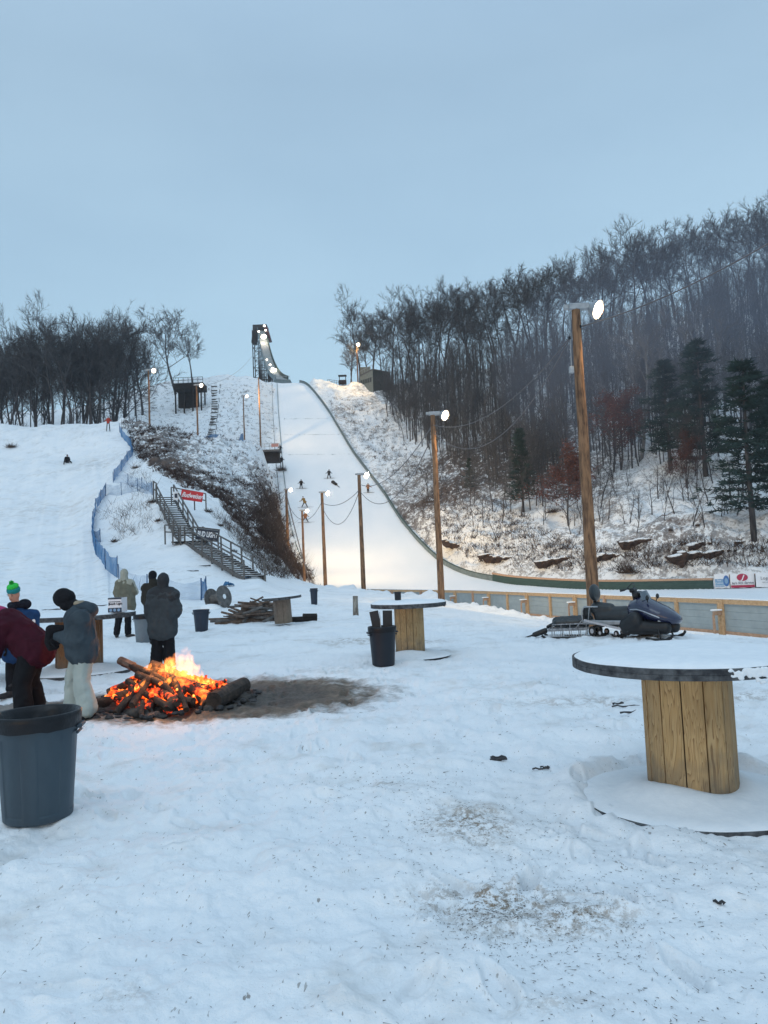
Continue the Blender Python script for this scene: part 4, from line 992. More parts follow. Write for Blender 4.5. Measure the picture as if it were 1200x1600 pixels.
# ski jump tower and inrun
IP = [at(*p) for p in ((408, 516, 262), (411, 530, 256), (415, 548, 248), (420, 566, 239), (426, 580, 230), (433, 589, 220), (441, 593, 208))]
IP = [p for p in IP]; T0 = empty('ski_jump', (IP[0].x, IP[0].y, 49), 'tall steel ski jump tower with a curved inrun ending above the slope', 'ski jump')
den = []
for i in range(len(IP) - 1):
    a_, b_, c_, d_ = IP[max(i - 1, 0)], IP[i], IP[i + 1], IP[min(i + 2, len(IP) - 1)]
    for k in range(4):
        s_ = k / 4; den.append(.5 * ((2 * b_) + (c_ - a_) * s_ + (2 * a_ - 5 * b_ + 4 * c_ - d_) * s_ ** 2 + (3 * b_ - a_ - 3 * c_ + d_) * s_ ** 3))
den.append(IP[-1]); mr_, ml, msur = MB(), MB(), MB()
def wd(k): return np.interp(k, [0, len(den) - 1], [2.5, 3.2])
for k in range(len(den) - 1):
    a, b = den[k], den[k + 1]; w_ = wd(k); d = (b - a).normalized(); sd = Vector((1, 0, 0)) - d * d.x; sd = Vector((d.y, -d.x, 0)).normalized(); sd = sd if sd.x > 0 else -sd; nr = sd.cross(d); nr = nr if nr.z > 0 else -nr
    vs = []
    for p in (a, b):
        for (sx_, nz_) in ((-w_ / 2, 0), (w_ / 2, 0), (w_ / 2, -.35), (-w_ / 2, -.35)): vs.append(p + sd * sx_ + nr * nz_)
    msur.add(vs, [(0, 1, 5, 4), (2, 3, 7, 6), (1, 2, 6, 5), (3, 0, 4, 7)], 0)
    for sg, m_ in ((1, mr_), (-1, ml)):
        m_.bar(a + sd * sg * (w_ / 2 + .1) + nr * .4, b + sd * sg * (w_ / 2 + .1) + nr * .4, .12, 1.3, up=nr)
msur.build('inrun_track', M('snowy inrun', (.36, .39, .40), (.22, .25, .24), scale=1.2, rough=.7), T0); mr_.build('side_wall', m_green, T0); ml.build('side_wall', m_greyrail, T0)
mb = MB()
for k in range(2, len(den) - 1, 2):
    a = den[k]; gz = 48
    for sg in (-1.5, 1.5):
        mb.bar(Vector((a.x + sg, a.y, gz)), a + Vector((sg, 0, -.3)), .16, .16)
    if k > 3:
        b = den[k - 2]
        for sg in (-1.5, 1.5):
            mb.bar(Vector((a.x + sg, a.y, gz)), b + Vector((sg, 0, -.3)), .1, .1); mb.bar(Vector((b.x + sg, b.y, gz)), a + Vector((sg, 0, -.3)), .1, .1)
    for z in np.arange(gz + 4, a.z - 1, 5): mb.bar(Vector((a.x - 1.5, a.y, z)), Vector((a.x + 1.5, a.y, z)), .1, .1)
mb.build('trestle', m_darkwood, T0)
mb = MB(); tx = at(404, 520, 264).x; tw = 2.2; zt = at(404, 520, 264).z; ty = 264
for x in (-tw, tw):
    for y in (0, 4): mb.bar(Vector((tx + x, ty + y, 46)), Vector((tx + x, ty + y, zt + 1)), .3, .3)
z = 48
while z < zt:
    for y in (0, 4): mb.bar(Vector((tx - tw, ty + y, z)), Vector((tx + tw, ty + y, z)), .16, .16); mb.bar(Vector((tx - tw, ty + y, z)), Vector((tx + tw, ty + y, z + 3.5)), .12, .12); mb.bar(Vector((tx + tw, ty + y, z)), Vector((tx - tw, ty + y, z + 3.5)), .12, .12)
    z += 3.5
mb.build('lattice_tower', m_dark, T0)
ca = at(395, 508, 262); cb = at(417, 516, 262); mb = MB(); mb.box(((ca.x + cb.x) / 2, 264, (ca.z + cb.z) / 2), (cb.x - ca.x, 5, ca.z - cb.z), bev=.05); mb.build('cabin', m_dark, T0)
cc = at(398, 528, 262); mb = MB(); mb.box(cc, (1.5, 3, 4.2), rot=(0, .12, 0)); mb.build('side_screen', m_darkwood, T0)
cc = at(419, 523, 260); mb = MB(); mb.box(cc, (1.0, 4, 4.5), rot=(0, -.25, 0)); mb.build('side_screen', M('rust red screen', (.12, .05, .05), (.07, .03, .03)), T0)
mb = MB(); e = IP[-1]; mb.box(Vector((at(442, 592, 204).x, 204, H(e.x, 204) + .9)), (4.4, 4, 1.9), bev=.06); mb.build('takeoff_block', m_greyrail, T0)
mb = MB(); cx = at(442, 592, 204).x
for k in range(5): mb.bar(Vector((cx - 2.1 + k * 1.05, 202.2, H(e.x, 204) + 1.8)), Vector((cx - 2.1 + k * 1.05, 202.2, H(e.x, 204) + 2.8)), .07, .07)
mb.bar(Vector((cx - 2.1, 202.2, H(e.x, 204) + 2.8)), Vector((cx + 2.1, 202.2, H(e.x, 204) + 2.8)), .08, .08); mb.build('takeoff_railing', m_metal, T0)
for (px, py, Yl, s_) in ((413, 509, 259, .42), (404, 518, 259, .42), (415, 516, 258, .35), (412, 526, 255, 1.0), (417, 562, 240, .3), (422, 570, 236, .35), (426, 576, 232, .5), (430, 578, 229, .5)):
    p = at(px, py, Yl); mb = MB(); mb.box(p + Vector((0, .25, 0)), (s_ * .9, .3, s_ * .8), bev=.05, mi=1); mb.ell(p, (s_, s_ * .4, s_ * .85), mi=0, n=10, m=6); mb.build('floodlight', [m_lampw, m_metal], T0)
for (px, py, Yl, pw) in ((412, 528, 252, 700), (424, 574, 229, 450)):
    ld = bpy.data.lights.new('lamp_light', 'POINT'); ld.energy = pw; ld.color = (1, .82, .62); ld.shadow_soft_size = .3; lo = bpy.data.objects.new('lamp_light', ld); COL.objects.link(lo); lo.parent = T0; lo.location = at(px, py, Yl) - T0.location

# blue safety netting
mn, nt_, b_ = newmat('blue netting'); b_.inputs['Base Color'].default_value = (.03, .16, .36, 1); b_.inputs['Roughness'].default_value = .7
tr_ = N(nt_, 'ShaderNodeBsdfTransparent'); mx = N(nt_, 'ShaderNodeMixShader'); tcn = N(nt_, 'ShaderNodeTexCoord'); ns = N(nt_, 'ShaderNodeTexNoise', i_Scale=1.2, i_Detail=4)
nt_.links.new(tcn.outputs['Object'], ns.inputs['Vector']); rr_ = ramp(nt_, ns.outputs[0], [(.35, (.62, .62, .62)), (.65, (.88, .88, .88))]); nt_.links.new(rr_, mx.inputs[0]); nt_.links.new(tr_.outputs[0], mx.inputs[1]); nt_.links.new(b_.outputs[0], mx.inputs[2]); nt_.links.new(mx.outputs[0], nt_.nodes['Material Output'].inputs[0])
mnl = mn.copy(); mnl.name = 'pale netting'; 
for n_ in mnl.node_tree.nodes:
    if n_.type == 'VALTORGB': n_.color_ramp.elements[0].color = (.16, .16, .16, 1); n_.color_ramp.elements[1].color = (.32, .32, .32, 1)
m_bpost = M('blue post', (.03, .09, .20), (.02, .07, .16), rough=.6)
def netting(pts, label, h=1.15, mat=None, tips=True, fold=.12):
    P = [G(px, py, y0) + Vector((0, 0, -.05)) for px, py, y0 in pts]; t = empty('safety_net', P[0], label, 'netting'); mb = MB(); vs = []; fs = []; n = 0; s_ = 0
    for a, b in zip(P[:-1], P[1:]):
        L = (b - a).length; m = max(2, int(L / .5)); nr = Vector((-(b - a).y, (b - a).x, 0)).normalized()
        for k in range(m + 1):
            f = k / m; p = a.lerp(b, f); p.z = H(p.x, p.y) + .02; sag = .18 * math.sin(math.pi * f); w_ = fold * math.sin(k * 1.9 + n)
            vs += [p + nr * w_ * .3, p + nr * w_ + Vector((0, 0, h * .5)), p - nr * w_ * .5 + Vector((0, 0, h - sag))]
        for k in range(m):
            o_ = n + 3 * k; fs += [(o_, o_ + 3, o_ + 4, o_ + 1), (o_ + 1, o_ + 4, o_ + 5, o_ + 2)]
        n += 3 * (m + 1)
    mb.add(vs, fs); mb.build('net', mat or mn, t, smooth=True)
    for p in P:
        mb = MB(); mb.tube([p - Vector((0, 0, .2)), p + Vector((rnd.uniform(-.05, .05), 0, h + .15))], .03, 6); mb.build('post', m_bpost, t)
netting([(187, 676, 95), (190, 684, 90), (204, 700, 85), (207, 712, 80), (199, 722, 78), (190, 736, 72), (178, 752, 68)], 'upper blue netting winding down from the crest of the sledding hill')
netting([(177, 754, 60), (200, 758, 58), (222, 764, 55), (240, 772, 52)], 'pale slack netting from the middle fence corner to the stair top', mat=mnl, h=1.0)
netting([(165, 775, 58), (157, 786, 56), (150, 800, 54), (145, 822, 50), (145, 846, 47)], 'middle blue netting on the right side of the sledding run')
netting([(165, 775, 60), (190, 774, 58), (215, 768, 56), (238, 774, 54)], 'pale netting branching off to the head of the stairs', mat=mnl, h=1.1)
netting([(145, 848, 45), (157, 848, 46)], 'short blue netting flap turned back into the bowl', h=1.0)
netting([(145, 848, 45), (150, 868, 42), (165, 890, 38), (183, 903, 36)], 'lowest blue netting ending behind the tan coated person', h=1.3)
netting([(186, 908, 30), (230, 928, 30), (262, 935, 30), (315, 938, 30)], 'pale sagging netting behind the standing people', mat=mnl, h=.95)
netting([(314, 938, 30), (322, 934, 30)], 'blue end flap of the netting beside the tipped cable spool', h=.95)
netting([(277, 682, 112), (300, 689, 112), (325, 692, 112), (345, 690, 112), (380, 699, 112)], 'dark blue netting low along the rim below the upper slope', h=1.3)
def tarp(px, py, wpx, label):
    g = G(px, py, 25); s_ = wpx / 1200 * g.y; mb = MB(); vs = []; n = 9
    for i in range(n):
        for j in range(n):
            u, v = i / (n - 1) - .5, j / (n - 1) - .5; vs.append(g + Vector((u * s_, v * s_ * .7, .03 + abs(float(fbm(u * 3 + px, v * 3, 0, 3, 2))) * s_ * .55 * (1 - 2 * abs(u) * .7))))
    mb.add(vs, [(i * n + j, (i + 1) * n + j, (i + 1) * n + j + 1, i * n + j + 1) for i in range(n - 1) for j in range(n - 1)]); o = mb.build('blue_tarp', M('blue tarp', (.04, .17, .34), (.02, .09, .2), scale=3)); tag(o, label, 'tarp')
    o.modifiers.new('t', 'SOLIDIFY').thickness = .01
tarp(357, 916, 17, 'crumpled blue netting heap on the snow above the tipped cable spool'); tarp(388, 904, 9, 'blue rag bundle at the foot of the stairs')

# wooden stairs
st = empty('wooden_stairs', G(404, 903, 40), 'weathered wooden stairs climbing the snow bowl with handrails', 'stairs')
def flight(p0, p1, w, n, sx):
    """p0 bottom, p1 top centre lines"""
    a = Vector(p0); b = Vector(p1); d = b - a; hd = Vector((d.x, d.y, 0)).normalized(); sd = Vector((hd.y, -hd.x, 0)); sd = sd if sd.x > 0 else -sd
    tr2 = MB()
    for k in range(n):
        c = a.lerp(b, (k + .5) / n); rm = Matrix((sd, hd, Vector((0, 0, 1)))).transposed(); tr2.box(c, (w, .26, .05), rm); tr2.box(c + Vector((0, 0, .035)), (w * .96, .12, .03), rm, mi=1, bev=.01)
    tr2.build('treads', [m_darkwood, m_cap], st)
    for sg in (-1, 1):
        o_ = sd * sg * w / 2; mb = MB(); mb.bar(a + o_ - Vector((0, 0, .15)), b + o_ - Vector((0, 0, .15)), .06, .28); mb.build('stringer', m_greywood, st)
        mb = MB(); mb.bar(a + o_ + Vector((0, 0, 1.0)), b + o_ + Vector((0, 0, 1.0)), .10, .07); mb.bar(a + o_ + Vector((0, 0, .5)), b + o_ + Vector((0, 0, .5)), .07, .05)
        m = max(2, int(d.length / 1.7))
        for k in range(m + 1): c = a.lerp(b, k / m) + o_; mb.bar(c - Vector((0, 0, .5)), c + Vector((0, 0, 1.03)), .10, .10)
        mb.build('handrail', m_greywood, st)
    return sd
B0 = G(400, 904, 40); Bm = G(305, 848, 45); Bt = G(256, 778, 55)
mid = at(303, 845, 55.5); mid.z += .0; top_ = at(258, 776, 64); bot_ = at(398, 903, 46.5); bot_.z = H(bot_.x, bot_.y) + .1
flight(bot_, mid, 1.35, 22, 1); flight(mid + Vector((-.6, .9, 0)), top_, 1.45, 20, 1)
mb = MB(); mb.box(mid + Vector((-.3, .4, -.05)), (2.4, 1.8, .08)); mb.build('landing', m_darkwood, st)
def side_rail(pa, pb, name='side_rail', h=1.0, m=3):
    mb = MB()
    for z in (1.0, .5): mb.bar(pa + Vector((0, 0, h * z)), pb + Vector((0, 0, h * z)), .07, .09)
    for k in range(m): c = pa.lerp(pb, k / (m - 1)); mb.bar(c - Vector((0, 0, .4)), c + Vector((0, 0, h)), .09, .09)
    return mb.build(name, m_greywood, st)
side_rail(at(258, 842, 55), at(282, 843, 55)); sa, sb = at(301, 846, 54.5), at(341, 852, 54.5); side_rail(sa, sb, h=1.05); ta, tb = at(268, 783, 63), at(322, 793, 63); side_rail(ta, tb, h=1.15, m=4)
side_rail(at(240, 776, 64), at(245, 780, 63), h=1.3, m=2)
def sign(pa, pb, z0, z1, back, label, name):
    x = (pb - pa); x.z = x.z; L = x.length; xn = x.normalized(); nr = Vector((xn.y, -xn.x, 0)).normalized(); nr = nr if nr.y < 0 else -nr; up_ = nr.cross(xn) ; up_ = up_ if up_.z > 0 else -up_
    c = (pa + pb) / 2 + up_ * ((z0 + z1) / 2) + nr * .09; t = empty(name, c, label, 'sign'); rm = Matrix((xn, nr, up_)).transposed(); mb = MB(); mb.box(c, (L, .02, z1 - z0), rm); mb.build('board', back, t); return t, c, xn, nr, up_, L
t, c, xn, nr, up_, L = sign(at(281, 786, 62.7), at(315, 791, 62.7), .32, 1.13, m_red, 'red banner with white script tied to the rail at the top of the stairs', 'banner')
text_mesh('Budweiser', .56, m_white, 'lettering', t, c + nr * .015, xn, nr, shear=.45, bold=.012, sx=.72)
sa2, sb2 = at(306, 847, 54.2), at(340, 851, 54.2)
t, c, xn, nr, up_, L = sign(sa2, sb2, .22, 1.05, m_navy, 'dark sign with white block capitals beside the stair landing', 'sign_board')
text_mesh('BUD LIGHT', .50, m_white, 'lettering', t, c + nr * .02 - up_ * .03, xn, nr, bold=.02, sx=.56)
rm = Matrix((xn, nr, up_)).transposed()
mb = MB(); mb.box(c + up_ * .43, (L + .1, .05, .06), rm); mb.box(c - up_ * .43, (L + .1, .05, .06), rm); mb.box(c - xn * (L / 2 + .02), (.06, .05, .8), rm); mb.box(c + xn * (L / 2 + .02), (.06, .05, .8), rm); mb.box(c + up_ * .35, (L * .9, .03, .02), rm, mi=1); mb.build('frame', [m_greywood, m_panel], t)
mb = MB(); mb.box(at(276, 789, 62.8) + Vector((0, -.1, .75)), (.5, .02, .7)); mb.box(at(276, 789, 62.8) + Vector((0, -.12, .75)), (.22, .02, .35), mi=1); o = mb.build('notice_board', [m_white, m_navy]); tag(o, 'small white notice with a dark figure left of the red banner', 'sign')

# rock ledges in the cut bank at the foot of the wooded hillside
m_rock = M('sandstone', (.095, .062, .048), (.042, .030, .027), rough=.95, scale=1.6, stretch=(1, 1, 5), bump=.8, spec=.1)
def ledge(pxa, pya, pxb, pyb, hpx, label, seed):
    rg = random.Random(seed); m = max(6, int((pxb - pxa) / 5)); P = [G(pxa + (pxb - pxa) * k / m, pya + (pyb - pya) * k / m + rg.uniform(-2, 2), 66) for k in range(m + 1)]
    t = empty('rock_ledge', P[0], label, 'rock ledge'); vs = []; fs = []; cp = MB(); Ym = sum(p.y for p in P) / len(P)
    for k, p in enumerate(P):
        f = k / m; taper = min(1, 5 * min(f, 1 - f) + .4) * (1 + .4 * math.sin(k * 1.7 + seed) * rg.random()); y = Ym + (p.y - Ym) * .25 + rg.uniform(-.25, .25); x = at(pxa + (pxb - pxa) * f, pya, y).x; hh = 1.15 * hpx / 1200 * y * taper * rg.uniform(.45, 1.25); zc = at(pxa + (pxb - pxa) * f, pya + (pyb - pya) * f, y).z + rg.uniform(-.1, .1)
        vs += [(x, y + .9, zc - hh * 1.1), (x, y + .3, zc - hh * .45), (x + rg.uniform(-.1, .1), y - .05, zc), (x, y - .3 + rg.uniform(-.15, .15), zc + hh * .28), (x, y - .25, zc + hh * .5), (x, y + 2.6, zc + hh * .75)]
    for k in range(m):
        for j in range(5): fs.append((6 * k + j, 6 * k + 6 + j, 6 * k + 7 + j, 6 * k + j + 1))
        fs.append((6 * k + 5, 6 * k + 11, 6 * k + 6, 6 * k))
    fs += [(0, 1, 2, 3, 4, 5), tuple(6 * m + j for j in (5, 4, 3, 2, 1, 0))]
    mb = MB(); mb.add(vs, fs); mb.build('rock_face', m_rock, t)
    for k in range(m):
        a = Vector(vs[6 * k + 4]); b = Vector(vs[6 * k + 10]); c = (a + b) / 2; cp.ell(c + Vector((0, .9, .02 + rg.uniform(-.03, .08))), (abs(b.x - a.x) * .7 + .15, 1.0, .07 + rg.uniform(0, .09)), n=10, m=6)
    cp.build('snow_cap', m_cap, t, smooth=True)
ledge(975, 851, 1048, 845, 11, 'brown rock ledge just right of the tall lamp pole', 1)
ledge(1052, 874, 1212, 858, 12, 'longest dark rock ledge running off the right edge above the banners', 2)
ledge(1080, 856, 1118, 852, 8, 'short brown rock ledge above the longest ledge', 3)
ledge(1143, 853, 1172, 847, 6, 'small rock ledge right of the short brown one', 4)
ledge(750, 870, 835, 881, 9, 'low rock ledge above the green wall left of the tall lamp pole', 5)
ledge(840, 881, 912, 876, 10, 'dark rock ledge directly left of the tall lamp pole', 6)
ledge(692, 846, 745, 866, 8, 'rock ledge right of the second lamp pole above the curving wall', 7)
ledge(925, 874, 988, 868, 9, 'rock ledge behind the brown thicket', 8)
# ------------------------------------------------------------------ spool tables, bins, wood
def plank_mat(name, c1, c2, c3, ring=1.6):
    m, nt, b = newmat(name); L = nt.links.new; b.inputs['Roughness'].default_value = .7; b.inputs['Specular IOR Level'].default_value = .25
    tc = N(nt, 'ShaderNodeTexCoord'); at_ = N(nt, 'ShaderNodeAttribute', attribute_name='pl'); mp = N(nt, 'ShaderNodeMapping'); mp.inputs['Scale'].default_value = (9, 9, .7)
    ad_ = N(nt, 'ShaderNodeVectorMath', operation='ADD'); L(tc.outputs['Object'], ad_.inputs[0]); L(at_.outputs['Vector'], ad_.inputs[1]); L(ad_.outputs[0], mp.inputs[0])
    n1 = N(nt, 'ShaderNodeTexNoise', i_Scale=1.3, i_Detail=3, i_Distortion=.6); L(mp.outputs[0], n1.inputs['Vector'])
    wv = N(nt, 'ShaderNodeMath', operation='MULTIPLY'); L(n1.outputs[0], wv.inputs[0]); wv.inputs[1].default_value = 16; fr = N(nt, 'ShaderNodeMath', operation='FRACT'); L(wv.outputs[0], fr.inputs[0])
    col = ramp(nt, fr.outputs[0], [(0, c1), (.75, c2), (.93, c3), (1, c1)])
    n2 = N(nt, 'ShaderNodeTexNoise', i_Scale=2.2, i_Detail=5); L(tc.outputs['Object'], n2.inputs['Vector'])
    mx = N(nt, 'ShaderNodeMix', data_type='RGBA', blend_type='MULTIPLY'); mx.inputs[0].default_value = 1; L(col, mx.inputs[6]); L(ramp(nt, n2.outputs[0], [(.3, (.72, .72, .72)), (.7, (1.05, 1.03, 1))]), mx.inputs[7])
    mx2 = N(nt, 'ShaderNodeMix', data_type='RGBA', blend_type='MULTIPLY'); mx2.inputs[0].default_value = 1; L(mx.outputs[2], mx2.inputs[6]); sep = N(nt, 'ShaderNodeSeparateXYZ'); L(at_.outputs['Vector'], sep.inputs[0])
    fr2 = N(nt, 'ShaderNodeMath', operation='FRACT'); L(sep.outputs[0], fr2.inputs[0]); L(ramp(nt, fr2.outputs[0], [(0, (.74, .74, .76)), (1, (1.12, 1.08, 1.0))]), mx2.inputs[7])
    # staves turn grey brown towards the foot of the drum
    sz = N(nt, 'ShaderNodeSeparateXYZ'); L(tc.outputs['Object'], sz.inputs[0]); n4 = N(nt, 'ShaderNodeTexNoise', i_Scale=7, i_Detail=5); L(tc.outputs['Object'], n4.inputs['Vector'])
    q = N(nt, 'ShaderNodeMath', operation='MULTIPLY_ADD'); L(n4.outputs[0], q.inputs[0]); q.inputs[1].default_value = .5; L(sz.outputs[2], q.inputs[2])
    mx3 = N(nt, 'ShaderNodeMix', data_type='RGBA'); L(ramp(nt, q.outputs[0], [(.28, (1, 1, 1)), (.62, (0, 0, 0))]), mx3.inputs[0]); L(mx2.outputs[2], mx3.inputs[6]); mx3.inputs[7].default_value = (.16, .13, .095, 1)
    L(mx3.outputs[2], b.inputs['Base Color'])
    bp = N(nt, 'ShaderNodeBump', i_Strength=.35, i_Distance=.01); L(fr.outputs[0], bp.inputs['Height']); L(bp.outputs[0], b.inputs['Normal']); return m
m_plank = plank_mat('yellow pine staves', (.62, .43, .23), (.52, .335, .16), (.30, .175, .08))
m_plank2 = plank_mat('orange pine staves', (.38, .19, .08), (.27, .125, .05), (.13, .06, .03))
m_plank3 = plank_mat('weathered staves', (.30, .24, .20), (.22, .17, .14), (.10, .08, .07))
m_edge = M('dark weathered flange', (.13, .135, .14), (.035, .037, .042), rough=.85, scale=14, stretch=(1, 1, 1), bump=.6, spec=.2)
m_bolt = M('rusty bolts', (.05, .035, .03), (.03, .02, .02), rough=.6, scale=20, metal=.5)
def staves(t, c, r, z0, z1, n, mat, name='drum', lean=None, gap=.004, world=True, skip=()):
    mb = MB(); ids = []
    for k in range(n):
        if k in skip: continue
        a0 = 2 * math.pi * k / n + gap / r; a1 = 2 * math.pi * (k + 1) / n - gap / r; zb = z0 + rnd.uniform(-.0, .01); zt = z1 - rnd.uniform(0, .01); rr = r * rnd.uniform(.985, 1.01); vs = []
        for z in (zb, zt):
            for a, q in ((a0, rr), ((a0 + a1) / 2, rr * 1.004), (a1, rr), (a1, rr - .03), (a0, rr - .03)): vs.append(c + Vector((q * math.cos(a), q * math.sin(a), z)))
        mb.add(vs, [(0, 1, 6, 5), (1, 2, 7, 6), (2, 3, 8, 7), (3, 4, 9, 8), (4, 0, 5, 9), (4, 3, 2, 1, 0), (5, 6, 7, 8, 9)]); ids += [k * 3.37 + rnd.random() * .9] * 10
    o = mb.build(name, mat, t, world=world); at_ = o.data.attributes.new('pl', 'FLOAT_VECTOR', 'POINT'); at_.data.foreach_set('vector', [v for q in ids for v in (q, q * .7, q * 1.3)])
    inner = MB(); inner.lathe([(r * .93, z0 + .01), (r * .93, z1 - .01)], 24, c); inner.build(name + '_core', m_darkwood, o, world=world); return o
def flange(t, c, R_, z0, th, name, mat=m_edge, n=56, boards=True):
    mb = MB(); jit = [1 + rnd.uniform(-.004, .004) for _ in range(n)]
    def wob(a, r, z, q): return r * jit[int(a / (2 * math.pi) * n + .5) % n], z
    mb.lathe([(R_ * .985, z0), (R_, z0 + .004), (R_, z0 + th * .47), (R_ * .996, z0 + th * .5), (R_, z0 + th * .53), (R_, z0 + th - .004), (R_ * .985, z0 + th)], n, c, wob=wob); return mb.build(name, mat, t)
def snowdisc(t, c, R_, z, h, name='snow', edge=.982, seed=0, n=64, rings=16, mound=None, drips=True):
    mb = MB(); vs = [c + Vector((0, 0, z + h))]; fs = []
    for i in range(1, rings + 1):
        f = i / rings
        for k in range(n):
            a = 2 * math.pi * k / n; e = edge * R_ * (1 + .012 * float(vn(math.cos(a) * 3 + seed, math.sin(a) * 3, 0, 9))); r = e * min(1, f * 1.03) if i < rings else e * 1.004
            x, y = r * math.cos(a), r * math.sin(a); nz_ = float(fbm(x * 2.3 + seed, y * 2.3, 0, 3, 4)) * .35 + float(fbm(x * 9 + seed, y * 9, 0, 2, 6)) * .1; zz_ = z + h * (1 + nz_) * (1 - f ** 9) + (mound(x, y) if mound else 0) * (1 - f ** 6)
            if i == rings: zz_ = z - .002
            vs.append(c + Vector((x, y, max(zz_, z + .002) if i < rings else zz_)))
    for k in range(n): fs.append((0, 1 + k, 1 + (k + 1) % n))
    for i in range(rings - 1):
        for k in range(n): a, b = 1 + i * n, 1 + (i + 1) * n; fs.append((a + k, b + k, b + (k + 1) % n, a + (k + 1) % n))
    mb.add(vs, fs); return mb.build(name, m_cap, t, smooth=True)
def spool_table(pos, R_, r, h, label, mat, n=22, th=.075, snow=.035, tilt=(0, 0), rot=0, base=True, seed=0, bsnow=True, buried=False):
    t = empty('spool_table', pos, label, 'table'); c = Vector((0, 0, 0)); kw = dict()
    o = []
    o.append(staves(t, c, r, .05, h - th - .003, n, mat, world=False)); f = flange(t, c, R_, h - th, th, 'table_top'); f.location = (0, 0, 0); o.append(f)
    s_ = snowdisc(t, c, R_, h + .001, snow, 'snow_layer', seed=seed); s_.location = (0, 0, 0)
    if base:
        f = flange(t, c, R_, -.03 - .05 * buried, .055, 'bottom_flange'); f.location = (0, 0, 0)
        if bsnow:
            def mound(x, y): q = math.hypot(x, y); return .07 * math.exp(-((q - r * 1.1) / .16) ** 2) * (1 + .4 * math.sin(math.atan2(y, x) * 2 + seed))
            s_ = snowdisc(t, c, R_, .027 - .03 * buried, .03, 'foot_snow', seed=seed + 3, mound=mound, edge=.99 + .06 * buried); s_.location = (0, 0, 0)
    t.rotation_euler = (tilt[0], tilt[1], rot); return t
gN = G(1085, 1228, 3); pN = at(1081, 1195, 5.33); pN.z = H(pN.x, pN.y)
zm = max(H(pN.x + .75 * math.cos(a), pN.y + .75 * math.sin(a)) for a in np.arange(3.3, 6.2, .2)); pN.z = .5 * (pN.z + zm)
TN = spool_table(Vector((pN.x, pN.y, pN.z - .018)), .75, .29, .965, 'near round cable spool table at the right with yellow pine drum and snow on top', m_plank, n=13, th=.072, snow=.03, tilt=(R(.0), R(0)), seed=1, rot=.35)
# frozen snow stuck to the rim
rg = random.Random(4); cl = MB()
for _ in range(150):
    a = R(rg.choice([rg.gauss(-94, 7), rg.gauss(-100, 4), rg.uniform(-112, -78), rg.gauss(-58, 3), rg.gauss(-30, 4)])); cl.ell((.752 * math.cos(a), .752 * math.sin(a), .962 - abs(rg.gauss(0, .035))), (rg.uniform(.008, .024), .009, rg.uniform(.004, .014)), rot=(0, rg.uniform(-.3, .3), a + math.pi / 2), n=8, m=6)
o = blob(cl, 'rim_snow', m_cap, .005, 2, TN, world=False); o['kind'] = 'stuff'
# pressed curved groove marks in the snow top are part of the snow layer mesh
pM = at(641, 1010, 14.1); pM.z = H(pM.x, 14.1)
TM = spool_table(pM, .69, .265, .95, 'middle round cable spool table beside the black bin', m_plank, n=14, snow=.045, seed=5, buried=True)
pF = at(443, 960, 23.5); pF.z = H(pF.x, 23.5)
TF = spool_table(pF, .60, .27, .86, 'weathered small spool table in front of the firewood pile', m_plank3, n=9, snow=.02, seed=7, tilt=(R(1), R(-3)), base=False)
pL = at(124, 1030, 13.9); pL.z = H(pL.x, 13.9)
TL = spool_table(pL, .98, .40, 1.02, 'large spool table behind the fire with a beer case on it', m_plank2, n=18, snow=.02, seed=9, th=.08)
mb = MB(); pass
pE = at(-82, 1040, 12.6); pE.z = H(pE.x, 12.6)
TE = spool_table(pE, .98, .38, .95, 'spool table at the left edge, only the tip of its foot disc in the picture', m_plank2, n=16, snow=.02, seed=11)
# beer case
bx = at(184, 946, 13.55); zt = TL.location.z + 1.045; t = empty('beer_case', (bx.x, 13.55, zt), 'white and blue cardboard beer case standing on the large spool table', 'beer case')
mb = MB(); c = Vector((bx.x, 13.55, zt + .125)); mb.box(c, (.235, .30, .25), bev=.006); mb.build('carton', m_white, t)
mb = MB(); mb.box(c + Vector((0, -.1505, .1125)), (.236, .004, .022)); mb.box(c + Vector((0, -.1505, -.085)), (.236, .004, .075)); mb.box(c + Vector((0, -.1505, .058)), (.2, .004, .012)); mb.build('dark_print', m_navy, t)
mb = MB(); mb.box(c + Vector((0, 0, .1265)), (.225, .29, .003)); mb.box(c + Vector((-.097, -.1515, .02)), (.018, .004, .05)); mb.build('lid_panel', m_navy, t)
text_mesh('Busch Light', .052, m_navy, 'lettering', t, c + Vector((.012, -.153, .022)), (1, 0, 0), (0, -1, 0), bold=.0015)
mb = MB()
for q in range(3): mb.lathe([(.026, 0), (.026, .004)], 16, c + Vector((-.07 + .07 * q, -.1525, -.085)), rot=(R(90), 0, 0))
mb.build('printed_cans', m_sky, t)
# black container on the middle table
g = Vector((at(622, 940, 14.2).x, 14.25, TM.location.z + .985)); mb = MB(); mb.lathe([(.052, 0), (.058, .01), (.062, .15), (.066, .155), (.066, .165), (.055, .165)], 20, g); o = mb.build('black_cup', m_black, None, smooth=True, sharp=40); tag(o, 'small black container standing on the snowy middle spool table', 'container')

